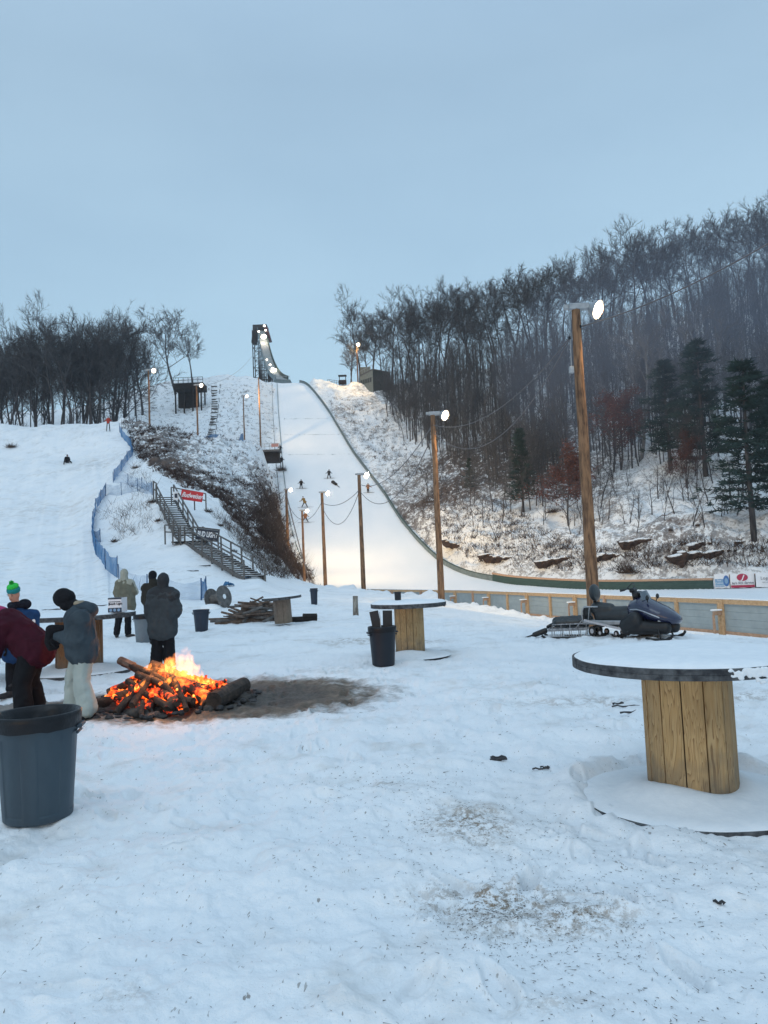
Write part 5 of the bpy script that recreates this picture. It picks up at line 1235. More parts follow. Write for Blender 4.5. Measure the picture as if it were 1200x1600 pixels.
# ---- bins
m_bin = M('blue grey plastic', (.034, .055, .074), (.050, .075, .096), rough=.48, scale=5, stretch=(1, 1, .4), spec=.4, bump=.12, lo=.45, hi=.72, det=9)
m_bin2 = M('dark blue plastic', (.018, .028, .048), (.012, .02, .036), rough=.45, scale=3, spec=.4)
m_bin3 = M('grey plastic', (.16, .19, .215), (.12, .145, .17), rough=.5, scale=3, spec=.4)
m_liner = M('black bin liner', (.010, .011, .014), (.005, .005, .007), rough=.33, scale=6, spec=.3, bump=.8)
def bin_(pos, rt, rb, h, mat, label, ribs=True, liner=True, sq=0.0, rz=0, band=True, n=132, handles=True):
    t = empty('trash_bin', pos, label, 'trash bin'); t.rotation_euler[2] = rz; mb = MB()
    def wob(a, r, z, q):
        if sq: k = 1 / max(abs(math.cos(a)), abs(math.sin(a))); r = r * (1 + sq * (min(k, 1.28) - 1))
        if ribs and .08 * h < z < .80 * h: r *= 1 - .03 * (math.cos(a * 6) > -.3)
        return r, z
    def rad(f): return rb + (rt - rb) * f
    mb.lathe([(rb * .93, 0), (rb, .015), (rad(.07), h * .07), (rad(.085), h * .085), (rad(.5), h * .5), (rad(.79), h * .79), (rad(.81), h * .81), (rad(.9), h * .90), (rad(.9) * 1.045, h * .905), (rad(1) * 1.05, h * .985), (rad(1) * 1.06, h), (rad(1) * .99, h), (rad(.95) * .96, h * .95), (rad(.3) * .95, h * .3)], n, wob=wob); mb.build('body', mat, t, smooth=True, sharp=28, world=False)
    if handles:
        mb = MB()
        for sg in (-1, 1): mb.box((sg * rad(.85) * 1.08, 0, h * .86), (.045, .15, .03), bev=.01); mb.box((sg * rad(.85) * 1.04, 0, h * .80), (.02, .15, .02), bev=.006)
        mb.build('handles', mat, t, world=False)
    if liner:
        mb = MB()
        def wl(a, r, z, q): f = .5 + .5 * math.sin(a * 9 + math.sin(a * 3) * 2) ; g_ = float(vn(math.cos(a) * 4, math.sin(a) * 4, q * .7, 3)); return r * (1 + .012 * g_ - (.10 * f if q > 6 else 0)), z + (.012 * g_ * h if q in (0, 1) else 0) + (.07 * g_ if q > 6 else 0)
        mb.lathe([(rad(.86) * 1.075, h * .865), (rad(.87) * 1.085, h * .90), (rad(.93) * 1.085, h * .955), (rad(1) * 1.075, h * 1.004), (rad(1) * 1.03, h * 1.016), (rad(1) * .985, h * 1.005), (rad(.95) * .93, h * .95), (rad(.8) * .88, h * .82), (rad(.6) * .75, h * .68), (rad(.5) * .3, h * .6)], 96, cap0=False, wob=wl); mb.build('liner', m_liner, t, smooth=True, world=False)
    return t
b = G(56, 1283, 3); b.y += .2; bin_(Vector((at(60, 1270, 5.45).x, 5.45, H(-2.3, 5.45) - .01)), .272, .225, .715, m_bin, 'nearest blue grey trash bin with a black liner at the lower left', rz=.2)
g = at(599, 1030, 12.9); BB = bin_(Vector((g.x, 12.9, H(g.x, 12.9) - .01)), .225, .185, .64, M('black plastic', (.008, .012, .020), (.012, .017, .026), rough=.45, scale=3, spec=.35), 'black trash bin with dark boards sticking out beside the middle spool table', ribs=False, rz=.3)
t = empty('dark_board', BB.location + Vector((-.03, .0, .42)), 'pair of dark boards standing upright in the black trash bin', 'boards'); 
for q, (x0, x1, w_) in enumerate(((-.02, -.10, .15), (.12, .13, .16))):
    mb = MB(); a = t.location + Vector((x0, .02 + .05 * q, .0)); b = t.location + Vector((x1, .06 + .05 * q, .48)); mb.bar(a, b, w_, .02, up=Vector((0, 1, 0)), bev=.004); mb.build('board', m_black, t)
mb = MB(); mb.bar(t.location + Vector((.02, 0, .02)), t.location + Vector((.0, .04, .46)), .012, .012); mb.build('metal_strip', m_metal, t)
g = at(315, 984, 22.3); bin_(Vector((g.x, 22.3, H(g.x, 22.3) - .02)), .225, .175, .64, m_bin2, 'dark blue trash bin standing alone left of the firewood pile', ribs=False, liner=False)
g = at(227, 997, 19.6); bin_(Vector((g.x, 19.6, H(g.x, 19.6) - .02)), .27, .225, .70, m_bin3, 'grey trash bin half hidden behind the person in the grey hooded jacket', ribs=False, liner=True)
g = at(491, 942, 35); t_ = bin_(Vector((g.x, 35, H(g.x, 35) - .02)), .17, .14, .75, m_bin2, 'small narrow dark bin on the snow below the thicket', ribs=False, liner=False, n=24)
# old post stump
g = at(556, 961, 26); g.z = H(g.x, 26); mb = MB(); mb.tube([g - Vector((0, 0, .2)), g + Vector((0, 0, .3)), g + Vector((.01, 0, .66))], [.105, .095, .09], 9, jitter=.12); o = mb.build('post_stump', M('peeling bark post', (.34, .32, .28), (.10, .08, .065), rough=.9, scale=9, stretch=(2, 2, .5), bump=.6)); tag(o, 'short weathered wooden post stump between the small bin and the middle table', 'post')
# tipped cable spool
g = at(342, 952, 33); g.z = H(g.x, 33); t = empty('cable_spool', g, 'grey empty cable spool tipped over on its side near the netting', 'cable spool'); ax = Vector((.86, -.45, .18)).normalized(); rq = Vector((0, 0, 1)).rotation_difference(ax).to_euler(); cc = g + Vector((0, 0, .42))
for nm, s_, R_ in (('flange', -.36, .48), ('flange', .30, .48)):
    mb = MB(); mb.lathe([(R_ * .25, -.025), (R_, -.02), (R_ * 1.01, 0), (R_, .02), (R_ * .25, .025)], 30, cc + ax * s_, rot=rq); f = mb.build(nm, m_greywood, t)
    mb = MB(); mb.lathe([(R_ * .22, -.03), (R_ * .22, .03)], 16, cc + ax * s_, rot=rq); mb.build('hub_hole', m_cap if s_ > 0 else m_darkwood, f)
mb = MB(); mb.lathe([(.2, -.35), (.2, .28)], 20, cc, rot=rq); mb.build('drum', m_greywood, t)
mb = MB(); mb.ell(g + Vector((-.25, -.35, -.05)), (.5, .35, .25)); mb.build('snow_drift', m_cap, t, smooth=True)
# firewood
m_fw = M('split firewood', (.20, .15, .12), (.07, .05, .042), rough=.9, scale=7, stretch=(1, 1, 1), bump=.5, spec=.1)
PX0 = at(398, 968, 25.5); PX0.z = H(PX0.x, 25.5)
WG = 'sticks of the firewood pile'
rg = random.Random(12)
for k in range(72):
    u = rg.gauss(0, .42); lay = rg.random(); z = .08 + lay * max(.08, .62 - abs(u) * .5); a = R(rg.choice([rg.gauss(12, 16), rg.gauss(160, 18), rg.gauss(40, 20)])); L = rg.uniform(.5, 1.15); r = rg.uniform(.022, .055)
    c = PX0 + Vector((u, rg.gauss(0, .3), z)); d = Vector((math.cos(a), math.sin(a) * .8, math.sin(rg.gauss(.12, .18)) * (1 if u < 0 else -1))).normalized(); mb = MB(); p0, p1 = c - d * L / 2, c + d * L / 2
    p0.z = max(p0.z, PX0.z + .02); p1.z = max(p1.z, PX0.z + .02)
    mb.tube([p0, p0.lerp(p1, .5) + Vector((0, 0, rg.uniform(-.03, .03))), p1], [r, r * 1.05, r * .85], 6, jitter=.15); o = mb.build('firewood_stick', rg.choice([m_fw, m_greywood, m_fw])); tag(o, 'stick of firewood in the heap behind the small weathered spool table', 'firewood', WG)
for k, (px, py, L, a, lb) in enumerate(((464, 956, .75, 8, 'dark split log lying on snow right of the small spool table, upper'), (478, 961, .7, -12, 'dark split log lying on snow right of the small spool table, lower'), (484, 955, .45, 30, 'short dark log end nearest the small narrow bin'))):
    g = at(px, py, 24.6); g.z = H(g.x, 24.6) + .09 + .07 * (k == 2); d = Vector((math.cos(R(a)), .3, 0)).normalized(); mb = MB(); mb.tube([g - d * L / 2, g + d * L / 2], [.09, .075], 8, jitter=.12); tag(mb.build('log', m_darkwood), lb, 'log')
mb = MB(); mb.ell(PX0 + Vector((-.75, -.1, .0)), (.55, .35, .14)); mb.ell(PX0 + Vector((-.2, 0, 0)), (.9, .4, .2)); tag(blob(mb, 'bark_litter', m_fw, .03, 2, disp=.05, dscale=8), 'flattened bark litter and chips under the left end of the firewood pile', kind='stuff')
# small rubbish on the snow
m_char = M('charred scrap', (.022, .022, .025), (.05, .048, .05), rough=.7, scale=30, bump=.4)
def scrap(name, label, cat, items):
    mb = MB()
    for (px, py, L, a, w_) in items:
        g = G(px, py, 3); d = Vector((math.cos(R(a)), math.sin(R(a)), .02)); L = L * g.y / 1200; m = 5; ps = [g + d * (L * (i / m - .5)) + Vector((0, rnd.uniform(-.006, .006), .012 + .006 * math.sin(i * 2))) for i in range(m + 1)]; mb.tube(ps, [w_ * rnd.uniform(.5, 1.1) for _ in ps], 6, jitter=.3)
    tag(mb.build(name, m_char), label, cat)
scrap('black_scrap', 'larger black scrap on the trodden snow between camera and middle table', 'scrap', ((777, 1186, 22, -14, .012), (779, 1189, 26, 4, .014), (786, 1188, 14, 40, .012)))
scrap('black_scrap', 'small flat black scrap just right of the larger one', 'scrap', ((845, 1203, 26, 2, .010), (852, 1202, 14, -14, .008)))
scrap('black_stick', 'forked black stick lying left of the near spool table drum', 'stick', ((978, 1105, 42, -12, .011), (985, 1115, 32, 6, .013), (966, 1101, 18, 10, .012)))
scrap('black_stick', 'thin dark board end lying flat behind the head of the person in black beanie', 'stick', ((80, 953, 30, 1, .03),))
scrap('black_stick', 'thin dark stick lying on snow left of the beer case', 'stick', ((158, 947, 22, 6, .035),))
scrap('black_stick', 'dark plank piece half buried below the stairs', 'stick', ((318, 885, 24, -14, .05),))
scrap('black_stick', 'dark plank piece lying beside the lower stair flight', 'stick', ((300, 893, 22, -10, .05),))
scrap('black_scrap', 'dark leaf scrap near the lower right corner', 'scrap', ((1124, 1415, 16, -30, .008),))
# litter of straw and twigs, uncountable
mb = MB(); rg = random.Random(3); clusters = [(G(735, 1285, 3), .28), (G(770, 1405, 3), .28), (G(890, 1430, 3), .25), (G(760, 1440, 3), .15), (G(1100, 1360, 3), .5), (G(600, 1225, 3), .4), (G(1040, 1540, 3), .4), (G(680, 1300, 3), .5), (G(850, 1330, 3), .6), (G(830, 1500, 3), .3)]
for k in range(3100):
    if k < 2300: c, s_ = rg.choice(clusters); x, y = c.x + rg.gauss(0, s_), c.y + rg.gauss(0, s_ * .8)
    else: y = 2.7 + 12 * rg.random() ** 1.9; x = rg.uniform(-.55, .55) * y
    if y < 2.6: continue
    a = rg.uniform(0, 6.28); L = rg.choice((.4, .6, .8, 1, 1.6)) * rg.uniform(.008, .026) * (1.3 if y > 6 else 1); spike(mb, Vector((x, y, H(x, y) + .003)), Vector((math.cos(a), math.sin(a), rg.uniform(-.05, .2))), L, rg.uniform(.0009, .0022) * (1.5 if y > 6 else 1))
tag(mb.build('straw_litter', M('straw and twig bits', (.10, .075, .05), (.04, .032, .028), rough=.9, scale=3)), 'fine straw and twig litter scattered over the trodden snow', kind='stuff')

# ---- bonfire
mf, nt, b_ = newmat('charred log'); L = nt.links.new; tc = N(nt, 'ShaderNodeTexCoord'); n1 = N(nt, 'ShaderNodeTexNoise', i_Scale=9, i_Detail=6, i_Roughness=.7); L(tc.outputs['Object'], n1.inputs['Vector'])
L(ramp(nt, n1.outputs[0], [(.35, (.014, .011, .010)), (.58, (.06, .040, .030)), (.74, (.18, .12, .085))]), b_.inputs['Base Color']); b_.inputs['Roughness'].default_value = .9
bp = N(nt, 'ShaderNodeBump', i_Strength=.8, i_Distance=.03); L(n1.outputs[0], bp.inputs['Height']); L(bp.outputs[0], b_.inputs['Normal'])
me_ = mf.copy(); me_.name = 'glowing log'; nt = me_.node_tree; b_ = nt.nodes['Principled BSDF']; tc = N(nt, 'ShaderNodeTexCoord'); n2 = N(nt, 'ShaderNodeTexNoise', i_Scale=5.5, i_Detail=5, i_Roughness=.65); nt.links.new(tc.outputs['Object'], n2.inputs['Vector'])
nt.links.new(ramp(nt, n2.outputs[0], [(.50, (0, 0, 0)), (.56, (.7, .04, .005)), (.62, (1, .20, .02)), (.72, (1, .55, .10))]), b_.inputs['Emission Color']); b_.inputs['Emission Strength'].default_value = 1.6
m_ash = M('ash and char', (.028, .025, .024), (.10, .088, .08), rough=.95, scale=9, bump=.8, det=8)
mcoal = me_.copy(); mcoal.name = 'ember bed'; nt = mcoal.node_tree
for n_ in nt.nodes:
    if n_.type == 'VALTORGB' and n_.color_ramp.elements[0].color[0] == 0 and len(n_.color_ramp.elements) == 4:
        for e, p in zip(n_.color_ramp.elements, (.42, .50, .58, .68)): e.position = p
    if n_.type == 'TEX_NOISE' and abs(n_.inputs['Scale'].default_value - 5.5) < .1: n_.inputs['Scale'].default_value = 9
mcoal.node_tree.nodes['Principled BSDF'].inputs['Emission Strength'].default_value = 2.2
fc = FIRE.copy(); fc.z = H(fc.x, fc.y); FB = empty('bonfire', fc, 'burning bonfire of heaped logs on thawed dark ground', 'bonfire'); rg = random.Random(9)
mb = MB(); 
for k in range(46):
    a = rg.uniform(0, 6.28); q = rg.random() ** .6; mb.ell(fc + Vector((math.cos(a) * q * 1.02, math.sin(a) * q * .95, -.03 + .10 * (1 - q))), (rg.uniform(.1, .22), rg.uniform(.1, .2), rg.uniform(.05, .11)), n=10, m=6)
blob(mb, 'ash_bed', m_ash, .022, 2, FB, disp=.05, dscale=14)
mb = MB()
for k in range(230):
    a = rg.uniform(0, 6.28); q = rg.random() ** .7; c = fc + Vector((math.cos(a) * q * .66 + .05, math.sin(a) * q * .6, .05 + .30 * (1 - q) ** .9 * rg.uniform(.75, 1.1))); mb.tube([c, c + Vector((rg.gauss(0, .1), rg.gauss(0, .1), rg.gauss(0, .05))), c + Vector((rg.gauss(0, .16), rg.gauss(0, .16), rg.gauss(0, .07)))], [rg.uniform(.012, .04), rg.uniform(.02, .045), rg.uniform(.008, .03)], 6)
mb.ell(fc + Vector((.04, 0, .02)), (.55, .5, .28)); blob(mb, 'ember_heap', mcoal, .014, 1, FB, disp=.03, dscale=22)
def fpx(px, py, dy): return at(px, py, fc.y + dy)
LOGS = [((192, 1034), .1, (282, 1078), -.35, .055, 0), ((238, 1040), .25, (345, 1092), -.35, .085, 0), ((246, 1050), .0, (330, 1090), -.55, .07, 1), ((252, 1062), .1, (182, 1095), -.5, .075, 0), ((262, 1066), -.1, (228, 1112), -.75, .06, 1), ((236, 1068), -.1, (278, 1100), -.8, .05, 1),
        ((250, 1085), -.2, (148, 1108), -.35, .085, 0), ((330, 1088), -.1, (392, 1096), .1, .05, 0), ((300, 1062), .3, (372, 1094), .35, .07, 1), ((225, 1058), .3, (170, 1082), .35, .06, 1), ((290, 1072), -.3, (262, 1112), -.85, .06, 1), ((265, 1050), .3, (300, 1100), -.5, .06, 1), ((222, 1096), -.7, (222, 1130), -.95, .03, 0), ((305, 1100), -.4, (240, 1104), -.6, .05, 1), ((205, 1075), -.3, (215, 1108), -.7, .05, 1), ((215, 1052), -.1, (300, 1098), -.65, .048, 0), ((200, 1066), -.2, (262, 1106), -.8, .042, 0), ((285, 1056), .0, (322, 1104), -.6, .05, 0), ((245, 1046), -.05, (205, 1104), -.75, .045, 0), ((270, 1054), -.2, (292, 1112), -.85, .035, 0), ((232, 1060), -.3, (180, 1116), -.8, .05, 0), ((300, 1070), .1, (356, 1104), -.3, .045, 0)]
for k, (p, dy, q, dy2, r, gl) in enumerate(LOGS):
    a = fpx(*p, dy); c = fpx(*q, dy2); c.z = max(c.z, fc.z + r * .7); m = 6; mb = MB(); mb.tube([a.lerp(c, i / m) + Vector((rg.gauss(0, .008), 0, rg.gauss(0, .01))) for i in range(m + 1)], [r * rg.uniform(.85, 1.12) for i in range(m + 1)], 9, jitter=.1); mb.build('log', me_ if gl else mf, FB, smooth=True, sharp=50)
c = fpx(337, 1093, -.55); mb = MB(); mb.tube([c + Vector((.0, -.12, 0)), c + Vector((.12, .45, .03)), c + Vector((.2, .8, .05))], [.105, .11, .10], 16, jitter=.05); mb.build('log', mf, FB)
# light unburnt tip
mb = MB(); a = fpx(190, 1033, .12); d = (fpx(282, 1078, -.35) - a).normalized(); mb.tube([a - d * .03, a + d * .22], [.057, .058], 9, jitter=.05); mb.build('unburnt_log_end', m_fw, FB)
mb = MB()
for k in range(170):
    a = rg.uniform(0, 6.28); q = .75 + rg.random() * .5; mb.ell(fc + Vector((math.cos(a) * q, math.sin(a) * q * .9, .02)), (rg.uniform(.02, .07), rg.uniform(.02, .06), rg.uniform(.01, .04)), rot=(0, 0, a), n=6, m=4)
o = mb.build('charcoal_bits', m_char, FB); o['kind'] = 'stuff'
# flames: closed tongues filled with glowing gas
mfl = bpy.data.materials.new('flame gas'); mfl.use_nodes = True; nt = mfl.node_tree; nt.nodes.clear(); L = nt.links.new
out_ = N(nt, 'ShaderNodeOutputMaterial'); em = N(nt, 'ShaderNodeEmission'); tc = N(nt, 'ShaderNodeTexCoord'); mp = N(nt, 'ShaderNodeMapping'); mp.inputs['Scale'].default_value = (9, 9, 4.5); L(tc.outputs['Object'], mp.inputs[0])
n1 = N(nt, 'ShaderNodeTexNoise', i_Scale=1.0, i_Detail=3, i_Roughness=.6, i_Distortion=1.2); L(mp.outputs[0], n1.inputs['Vector']); sp_ = N(nt, 'ShaderNodeSeparateXYZ'); L(tc.outputs['Object'], sp_.inputs[0])
r1 = N(nt, 'ShaderNodeMapRange', interpolation_type='SMOOTHSTEP'); L(n1.outputs[0], r1.inputs[0]); r1.inputs[1].default_value = .46; r1.inputs[2].default_value = .62; r1.inputs[3].default_value = 0; r1.inputs[4].default_value = 44
hz = N(nt, 'ShaderNodeMapRange'); L(sp_.outputs[2], hz.inputs[0]); hz.inputs[1].default_value = .15; hz.inputs[2].default_value = .85; hz.inputs[3].default_value = 1.; hz.inputs[4].default_value = .18
ml_ = N(nt, 'ShaderNodeMath', operation='MULTIPLY'); L(r1.outputs[0], ml_.inputs[0]); L(hz.outputs[0], ml_.inputs[1]); L(ml_.outputs[0], em.inputs[1])
L(ramp(nt, sp_.outputs[2], [(.0, (1, .16, .015)), (.30, (1, .27, .03)), (.55, (1, .30, .07)), (.85, (1, .33, .20))]), em.inputs[0]); L(em.outputs[0], out_.inputs['Volume'])
mb = MB()
def tongue(px, py, dy, h, r, leanx=.12, seed=0):
    g = random.Random(seed); p = fpx(px, py, dy); pts = []; rad = []; n = 9
    for k in range(n + 1):
        f = k / n; pts.append(p + Vector((leanx * f * f + math.sin(f * 5 + seed) * .03 * h * 2, math.cos(f * 4 + seed) * .03, h * f))); rad.append(max(.004, r * (math.sin(min(1, f * 1.0 + .12) * math.pi * .93) ** .8) * (1 - f * .55)))
    mb.tube(pts, rad, 10)
for k in range(64):
    px = rg.gauss(258, 38); py = rg.uniform(1048, 1104) + abs(px - 262) * .35; tongue(px, py, rg.uniform(-.6, .2), rg.uniform(.09, .24), rg.uniform(.022, .055), rg.uniform(.05, .2), k)
for px, py, h, r in ((285, 1068, .55, .12), (296, 1074, .50, .10), (272, 1058, .40, .10), (300, 1080, .42, .09), (308, 1082, .3, .08), (255, 1054, .28, .1), (240, 1062, .26, .1), (212, 1078, .22, .08), (170, 1090, .2, .05), (265, 1050, .24, .11), (225, 1060, .22, .09), (318, 1086, .2, .06)): tongue(px, py, -.1, h, r, .16, px)
fl = blob(mb, 'flames', mfl, .022, 3, FB); 
ld = bpy.data.lights.new('fire_light', 'POINT'); ld.energy = 48; ld.color = (1, .38, .10); ld.shadow_soft_size = .3; lo = bpy.data.objects.new('fire_light', ld); COL.objects.link(lo); lo.parent = FB; lo.location = (.05, -.05, .62)
# ------------------------------------------------------------------ people
def cloth(name, c1, c2=None, rough=.85, bump=.35, scale=7): return M(name, c1, c2, rough=rough, scale=scale, bump=bump, spec=.2, det=4)
m_skin = M('skin', (.52, .30, .22), (.46, .25, .18), rough=.55, scale=8, spec=.35)
m_grayj = cloth('grey jacket', (.050, .062, .070), (.036, .045, .052)); m_grayd = cloth('grey jacket yoke', (.035, .040, .046))
m_blackp = cloth('black trousers', (.006, .0065, .009), (.010, .011, .014)); m_blackk = cloth('black knit', (.007, .007, .009), (.012, .012, .015), bump=.6, scale=40)
m_tan = cloth('olive tan jacket', (.17, .165, .125), (.13, .125, .095)); m_cream = cloth('cream yoke', (.38, .37, .31), (.31, .30, .25))
m_brown = cloth('dark brown jacket', (.030, .027, .022)); m_maroon = cloth('maroon jacket', (.050, .006, .016), (.036, .004, .011)); m_pink = cloth('pink hood lining', (.42, .045, .15))
m_bluej = cloth('blue jacket', (.014, .055, .15), (.010, .038, .11)); m_navyc = cloth('navy collar', (.009, .011, .02)); m_teal = cloth('teal knit', (.02, .26, .27), (.015, .2, .21), bump=.8, scale=45); m_lime = cloth('lime knit', (.05, .62, .09), (.03, .48, .07), bump=.8, scale=45)
m_hood = cloth('slate hoodie', (.050, .068, .082), (.035, .048, .060)); m_snowp = cloth('pale grey green snow trousers', (.40, .44, .41), (.33, .37, .345)); m_fur = cloth('tan fleece', (.36, .30, .22)); m_boot = M('black boots', (.010, .010, .012), (.02, .02, .022), rough=.55, scale=9)
m_red2 = cloth('red jacket', (.42, .05, .03)); m_orange = cloth('orange brown jacket', (.30, .12, .05)); m_yell = cloth('mustard jacket', (.28, .17, .05)); m_lip = M('lips', (.38, .13, .11)); m_eye = M('eyes', (.02, .015, .012), rough=.2)
def person(label, Y, J, jacket, pants, bulk=.035, hem=.10, voxel=.016, flare=0, leg=.02, face=None, gloves=None, foot=None, boots=None, child=1.0, nm='person', group=None, hands=True, foothide=False, jdisp=.012, handR=None, handL=None):
    q = {k: at(v[0], v[1], Y + (v[2] if len(v) > 2 else 0)) for k, v in J.items()}
    for s in 'LR': q['an' + s].z = H(q['an' + s].x, q['an' + s].y) + .10
    k_ = child; an = (q['anL'] + q['anR']) / 2; base = Vector((an.x, an.y, H(an.x, an.y)))
    ax = (q['shR'] - q['shL']).normalized(); down = (q['pelvis'] - q['chest']).normalized(); toe = (foot or Vector((0, -1, 0)))
    if not isinstance(toe, (list, tuple)): toe = (toe, toe)
    def tors(mb, g, lo=0.):
        for s in (-1, 1): mb.cap(q['chest'] + ax * s * .075 * k_, q['pelvis'] + ax * s * .07 * k_ + down * lo, (.105 + g) * k_, (.105 + g + lo * .15 + (.022 if lo else 0)) * k_)
        mb.cap(q['shL'], q['shR'], (.062 + g) * k_, (.062 + g) * k_); mb.cap(q['chest'] - down * .03, q['neck'], (.10 + g * .8) * k_, (.055 + g * .6) * k_)
    def arm(mb, s, g, full=True):
        mb.cap(q['sh' + s], q['el' + s], (.052 + g) * k_, (.043 + g) * k_); e = q['wr' + s] if full else q['el' + s].lerp(q['wr' + s], .96); mb.cap(q['el' + s], e, (.043 + g) * k_, (.029 + g * .85) * k_)
    def hand(mb, s, g=0):
        d = (q['wr' + s] - q['el' + s]).normalized()
        hd = (handR if s == 'R' else handL) or d; hd = Vector(hd).normalized(); u, v = frame_of(hd, ax if abs(ax.dot(hd)) < .9 else Vector((0, 0, 1))); w_ = q['wr' + s]; pc = w_ + hd * .045 * k_
        mb.ell(pc, ((.036 + g) * k_, (.018 + g) * k_, (.05 + g) * k_), rot=Matrix((u, v, hd)).transposed())
        for i in range(4):
            L = (.072, .082, .078, .060)[i] * k_; r0 = (.0085 + g * .75) * k_; b0 = pc + hd * .038 * k_ + u * (-.027 + .018 * i) * k_ * (1 + g * 20); m1 = b0 + (hd * .8 + v * .35).normalized() * L * .5; m2 = m1 + (hd * .45 + v * .9).normalized() * L * .45; mb.cap(b0, m1, r0, r0 * .95, 8); mb.cap(m1, m2, r0 * .95, r0 * .8, 8)
        b0 = pc - u * .032 * k_ - hd * .01; m1 = b0 + (hd * .6 - u * .8 + v * .2).normalized() * .035 * k_; m2 = m1 + (hd * .9 + v * .3).normalized() * .03 * k_; mb.cap(b0, m1, (.011 + g * .7) * k_, (.010 + g * .7) * k_, 8); mb.cap(m1, m2, (.010 + g * .7) * k_, (.008 + g * .7) * k_, 8)
    fc = Vector(face or (0, 1, 0)).normalized(); hd = q['head']; hu = (hd - q['neck']).normalized(); hx = fc.cross(hu).normalized(); fv = hu.cross(hx).normalized(); hr = Matrix((hx, fv, hu)).transposed()
    def hp(x, y, z): return hd + hr @ (Vector((x, y, z)) * k_)
    mb = MB(); tors(mb, 0); [arm(mb, s, 0) for s in 'LR']
    for s in 'LR':
        hand(mb, s); mb.cap(q['hip' + s], q['kn' + s], .082 * k_, .055 * k_); mb.cap(q['kn' + s], q['an' + s], .053 * k_, .036 * k_); td = toe[0 if s == 'L' else 1]; mb.cap(q['an' + s] - Vector((0, 0, .035)), q['an' + s] + td * .15 * k_ - Vector((0, 0, .05)), .038 * k_, .032 * k_)
    mb.cap(q['hipL'], q['hipR'], .09 * k_, .09 * k_); mb.cap(q['neck'] + down * .04, hd, .055 * k_, .055 * k_)
    mb.ell(hp(0, .0, .012), (.076 * k_, .094 * k_, .112 * k_), rot=hr); mb.ell(hp(0, .035, -.06), (.052 * k_, .055 * k_, .05 * k_), rot=hr); mb.cap(hp(0, .088, .012), hp(0, .108, -.022), .010 * k_, .015 * k_); mb.ell(hp(0, .083, .028), (.05 * k_, .02 * k_, .012 * k_), rot=hr)
    for s in (-1, 1): mb.ell(hp(s * .078, -.005, -.005), (.012 * k_, .022 * k_, .032 * k_), rot=hr)
    me_o = blob(mb, nm, m_skin, voxel * .8, 2); me_o.data.transform(Matrix.Translation(-base)); me_o.location = base; tag(me_o, label, 'person', group)
    P = me_o
    mb = MB(); tors(mb, bulk, hem); [arm(mb, s, bulk * .75, False) for s in 'LR']
    blob(mb, 'jacket', jacket, voxel, 5, P, disp=jdisp * 2.4, dscale=7)
    mb = MB(); mb.cap(q['hipL'], q['hipR'], (.10 + leg) * k_, (.10 + leg) * k_)
    for s in 'LR': mb.cap(q['hip' + s], q['kn' + s], (.088 + leg) * k_, (.062 + leg) * k_); mb.cap(q['kn' + s], q['an' + s] + Vector((0, 0, .03)), (.060 + leg) * k_, (.050 + leg + flare) * k_)
    mb.cap(q['pelvis'], (q['hipL'] + q['hipR']) / 2, (.12 + leg * .6) * k_, (.11 + leg) * k_); blob(mb, 'trousers', pants, voxel, 3, P, disp=.026, dscale=8)
    for i, s in enumerate('LR'):
        td = toe[i]; mb = MB(); a = q['an' + s]; a = Vector((a.x, a.y, H(a.x, a.y) + .09)); mb.cap(a + Vector((0, 0, .08)), a - Vector((0, 0, .04)), .058 * k_, .055 * k_); mb.cap(a - Vector((0, 0, .045)), a + td * .17 * k_ - Vector((0, 0, .05)), .052 * k_, .045 * k_); mb.cap(a - Vector((0, 0, .04)) - td * .05, a - Vector((0, 0, .04)), .045 * k_, .05 * k_); blob(mb, 'boot', m_boot, voxel, 2, P)
        if gloves: mb = MB(); hand(mb, s, .007); mb.cap(q['wr' + s].lerp(q['el' + s], .25), q['wr' + s], .046 * k_, .04 * k_); blob(mb, 'glove', gloves, voxel * .55, 1, P)
    return P, q, hp, hr, fc
def hat(P, hp, hr, k, mat, name='beanie', thick=.014, low=-.01, band=None, bandname='hat_band', voxel=.014):
    mb = MB(); mb.ell(hp(0, -.004, .038), ((.083 + thick) * k, (.100 + thick) * k, (.098 + thick) * k), rot=hr); mb.ell(hp(0, -.03, .0), ((.082 + thick) * k, (.082 + thick) * k, (.085 + thick) * k), rot=hr); return blob(mb, name, mat, voxel, 3, P, disp=.008, dscale=14)

# 1 boy in the green and teal hat behind the large spool table, facing the camera
P, q, hp, hr, fc = person('boy in lime and teal pompom hat and blue jacket facing the camera', 11.4, dict(head=(22, 929, -.1), neck=(27, 948, -.03), chest=(30, 974), pelvis=(29, 1012), shL=(50, 962, .05), elL=(55, 990, .08), wrL=(50, 1016, 0), shR=(8, 962, -.05), elR=(1, 990, -.02), wrR=(8, 1012, -.14), hipL=(38, 1016), knL=(40, 1046), anL=(41, 1076), hipR=(20, 1016), knR=(18, 1046), anR=(17, 1080, -.1)),
    m_bluej, m_blackp, bulk=.05, hem=.06, face=(-.25, -1, -.06), foot=(Vector((.2, -.98, 0)), Vector((-.5, -.85, 0))), child=.95, gloves=m_blackk)
mb = MB(); mb.ell(hp(0, -.012, .072), (.090, .106, .052), rot=hr); mb.lathe([(.088, -.02), (.094, .02), (.090, .05)], 24, hp(0, -.01, .052), rot=hr.to_euler()); blob(mb, 'hat_band', m_teal, .010, 1, P)
mb = MB(); mb.ell(hp(0, -.014, .128), (.080, .092, .050), rot=hr); bo = blob(mb, 'hat_crown', m_lime, .010, 2, P)
mb = MB(); rg = random.Random(3)
for _ in range(160): d = Vector((rg.gauss(0, 1), rg.gauss(0, 1), rg.gauss(0, 1))); spike(mb, hp(0, -.01, .195), d, .042, .007)
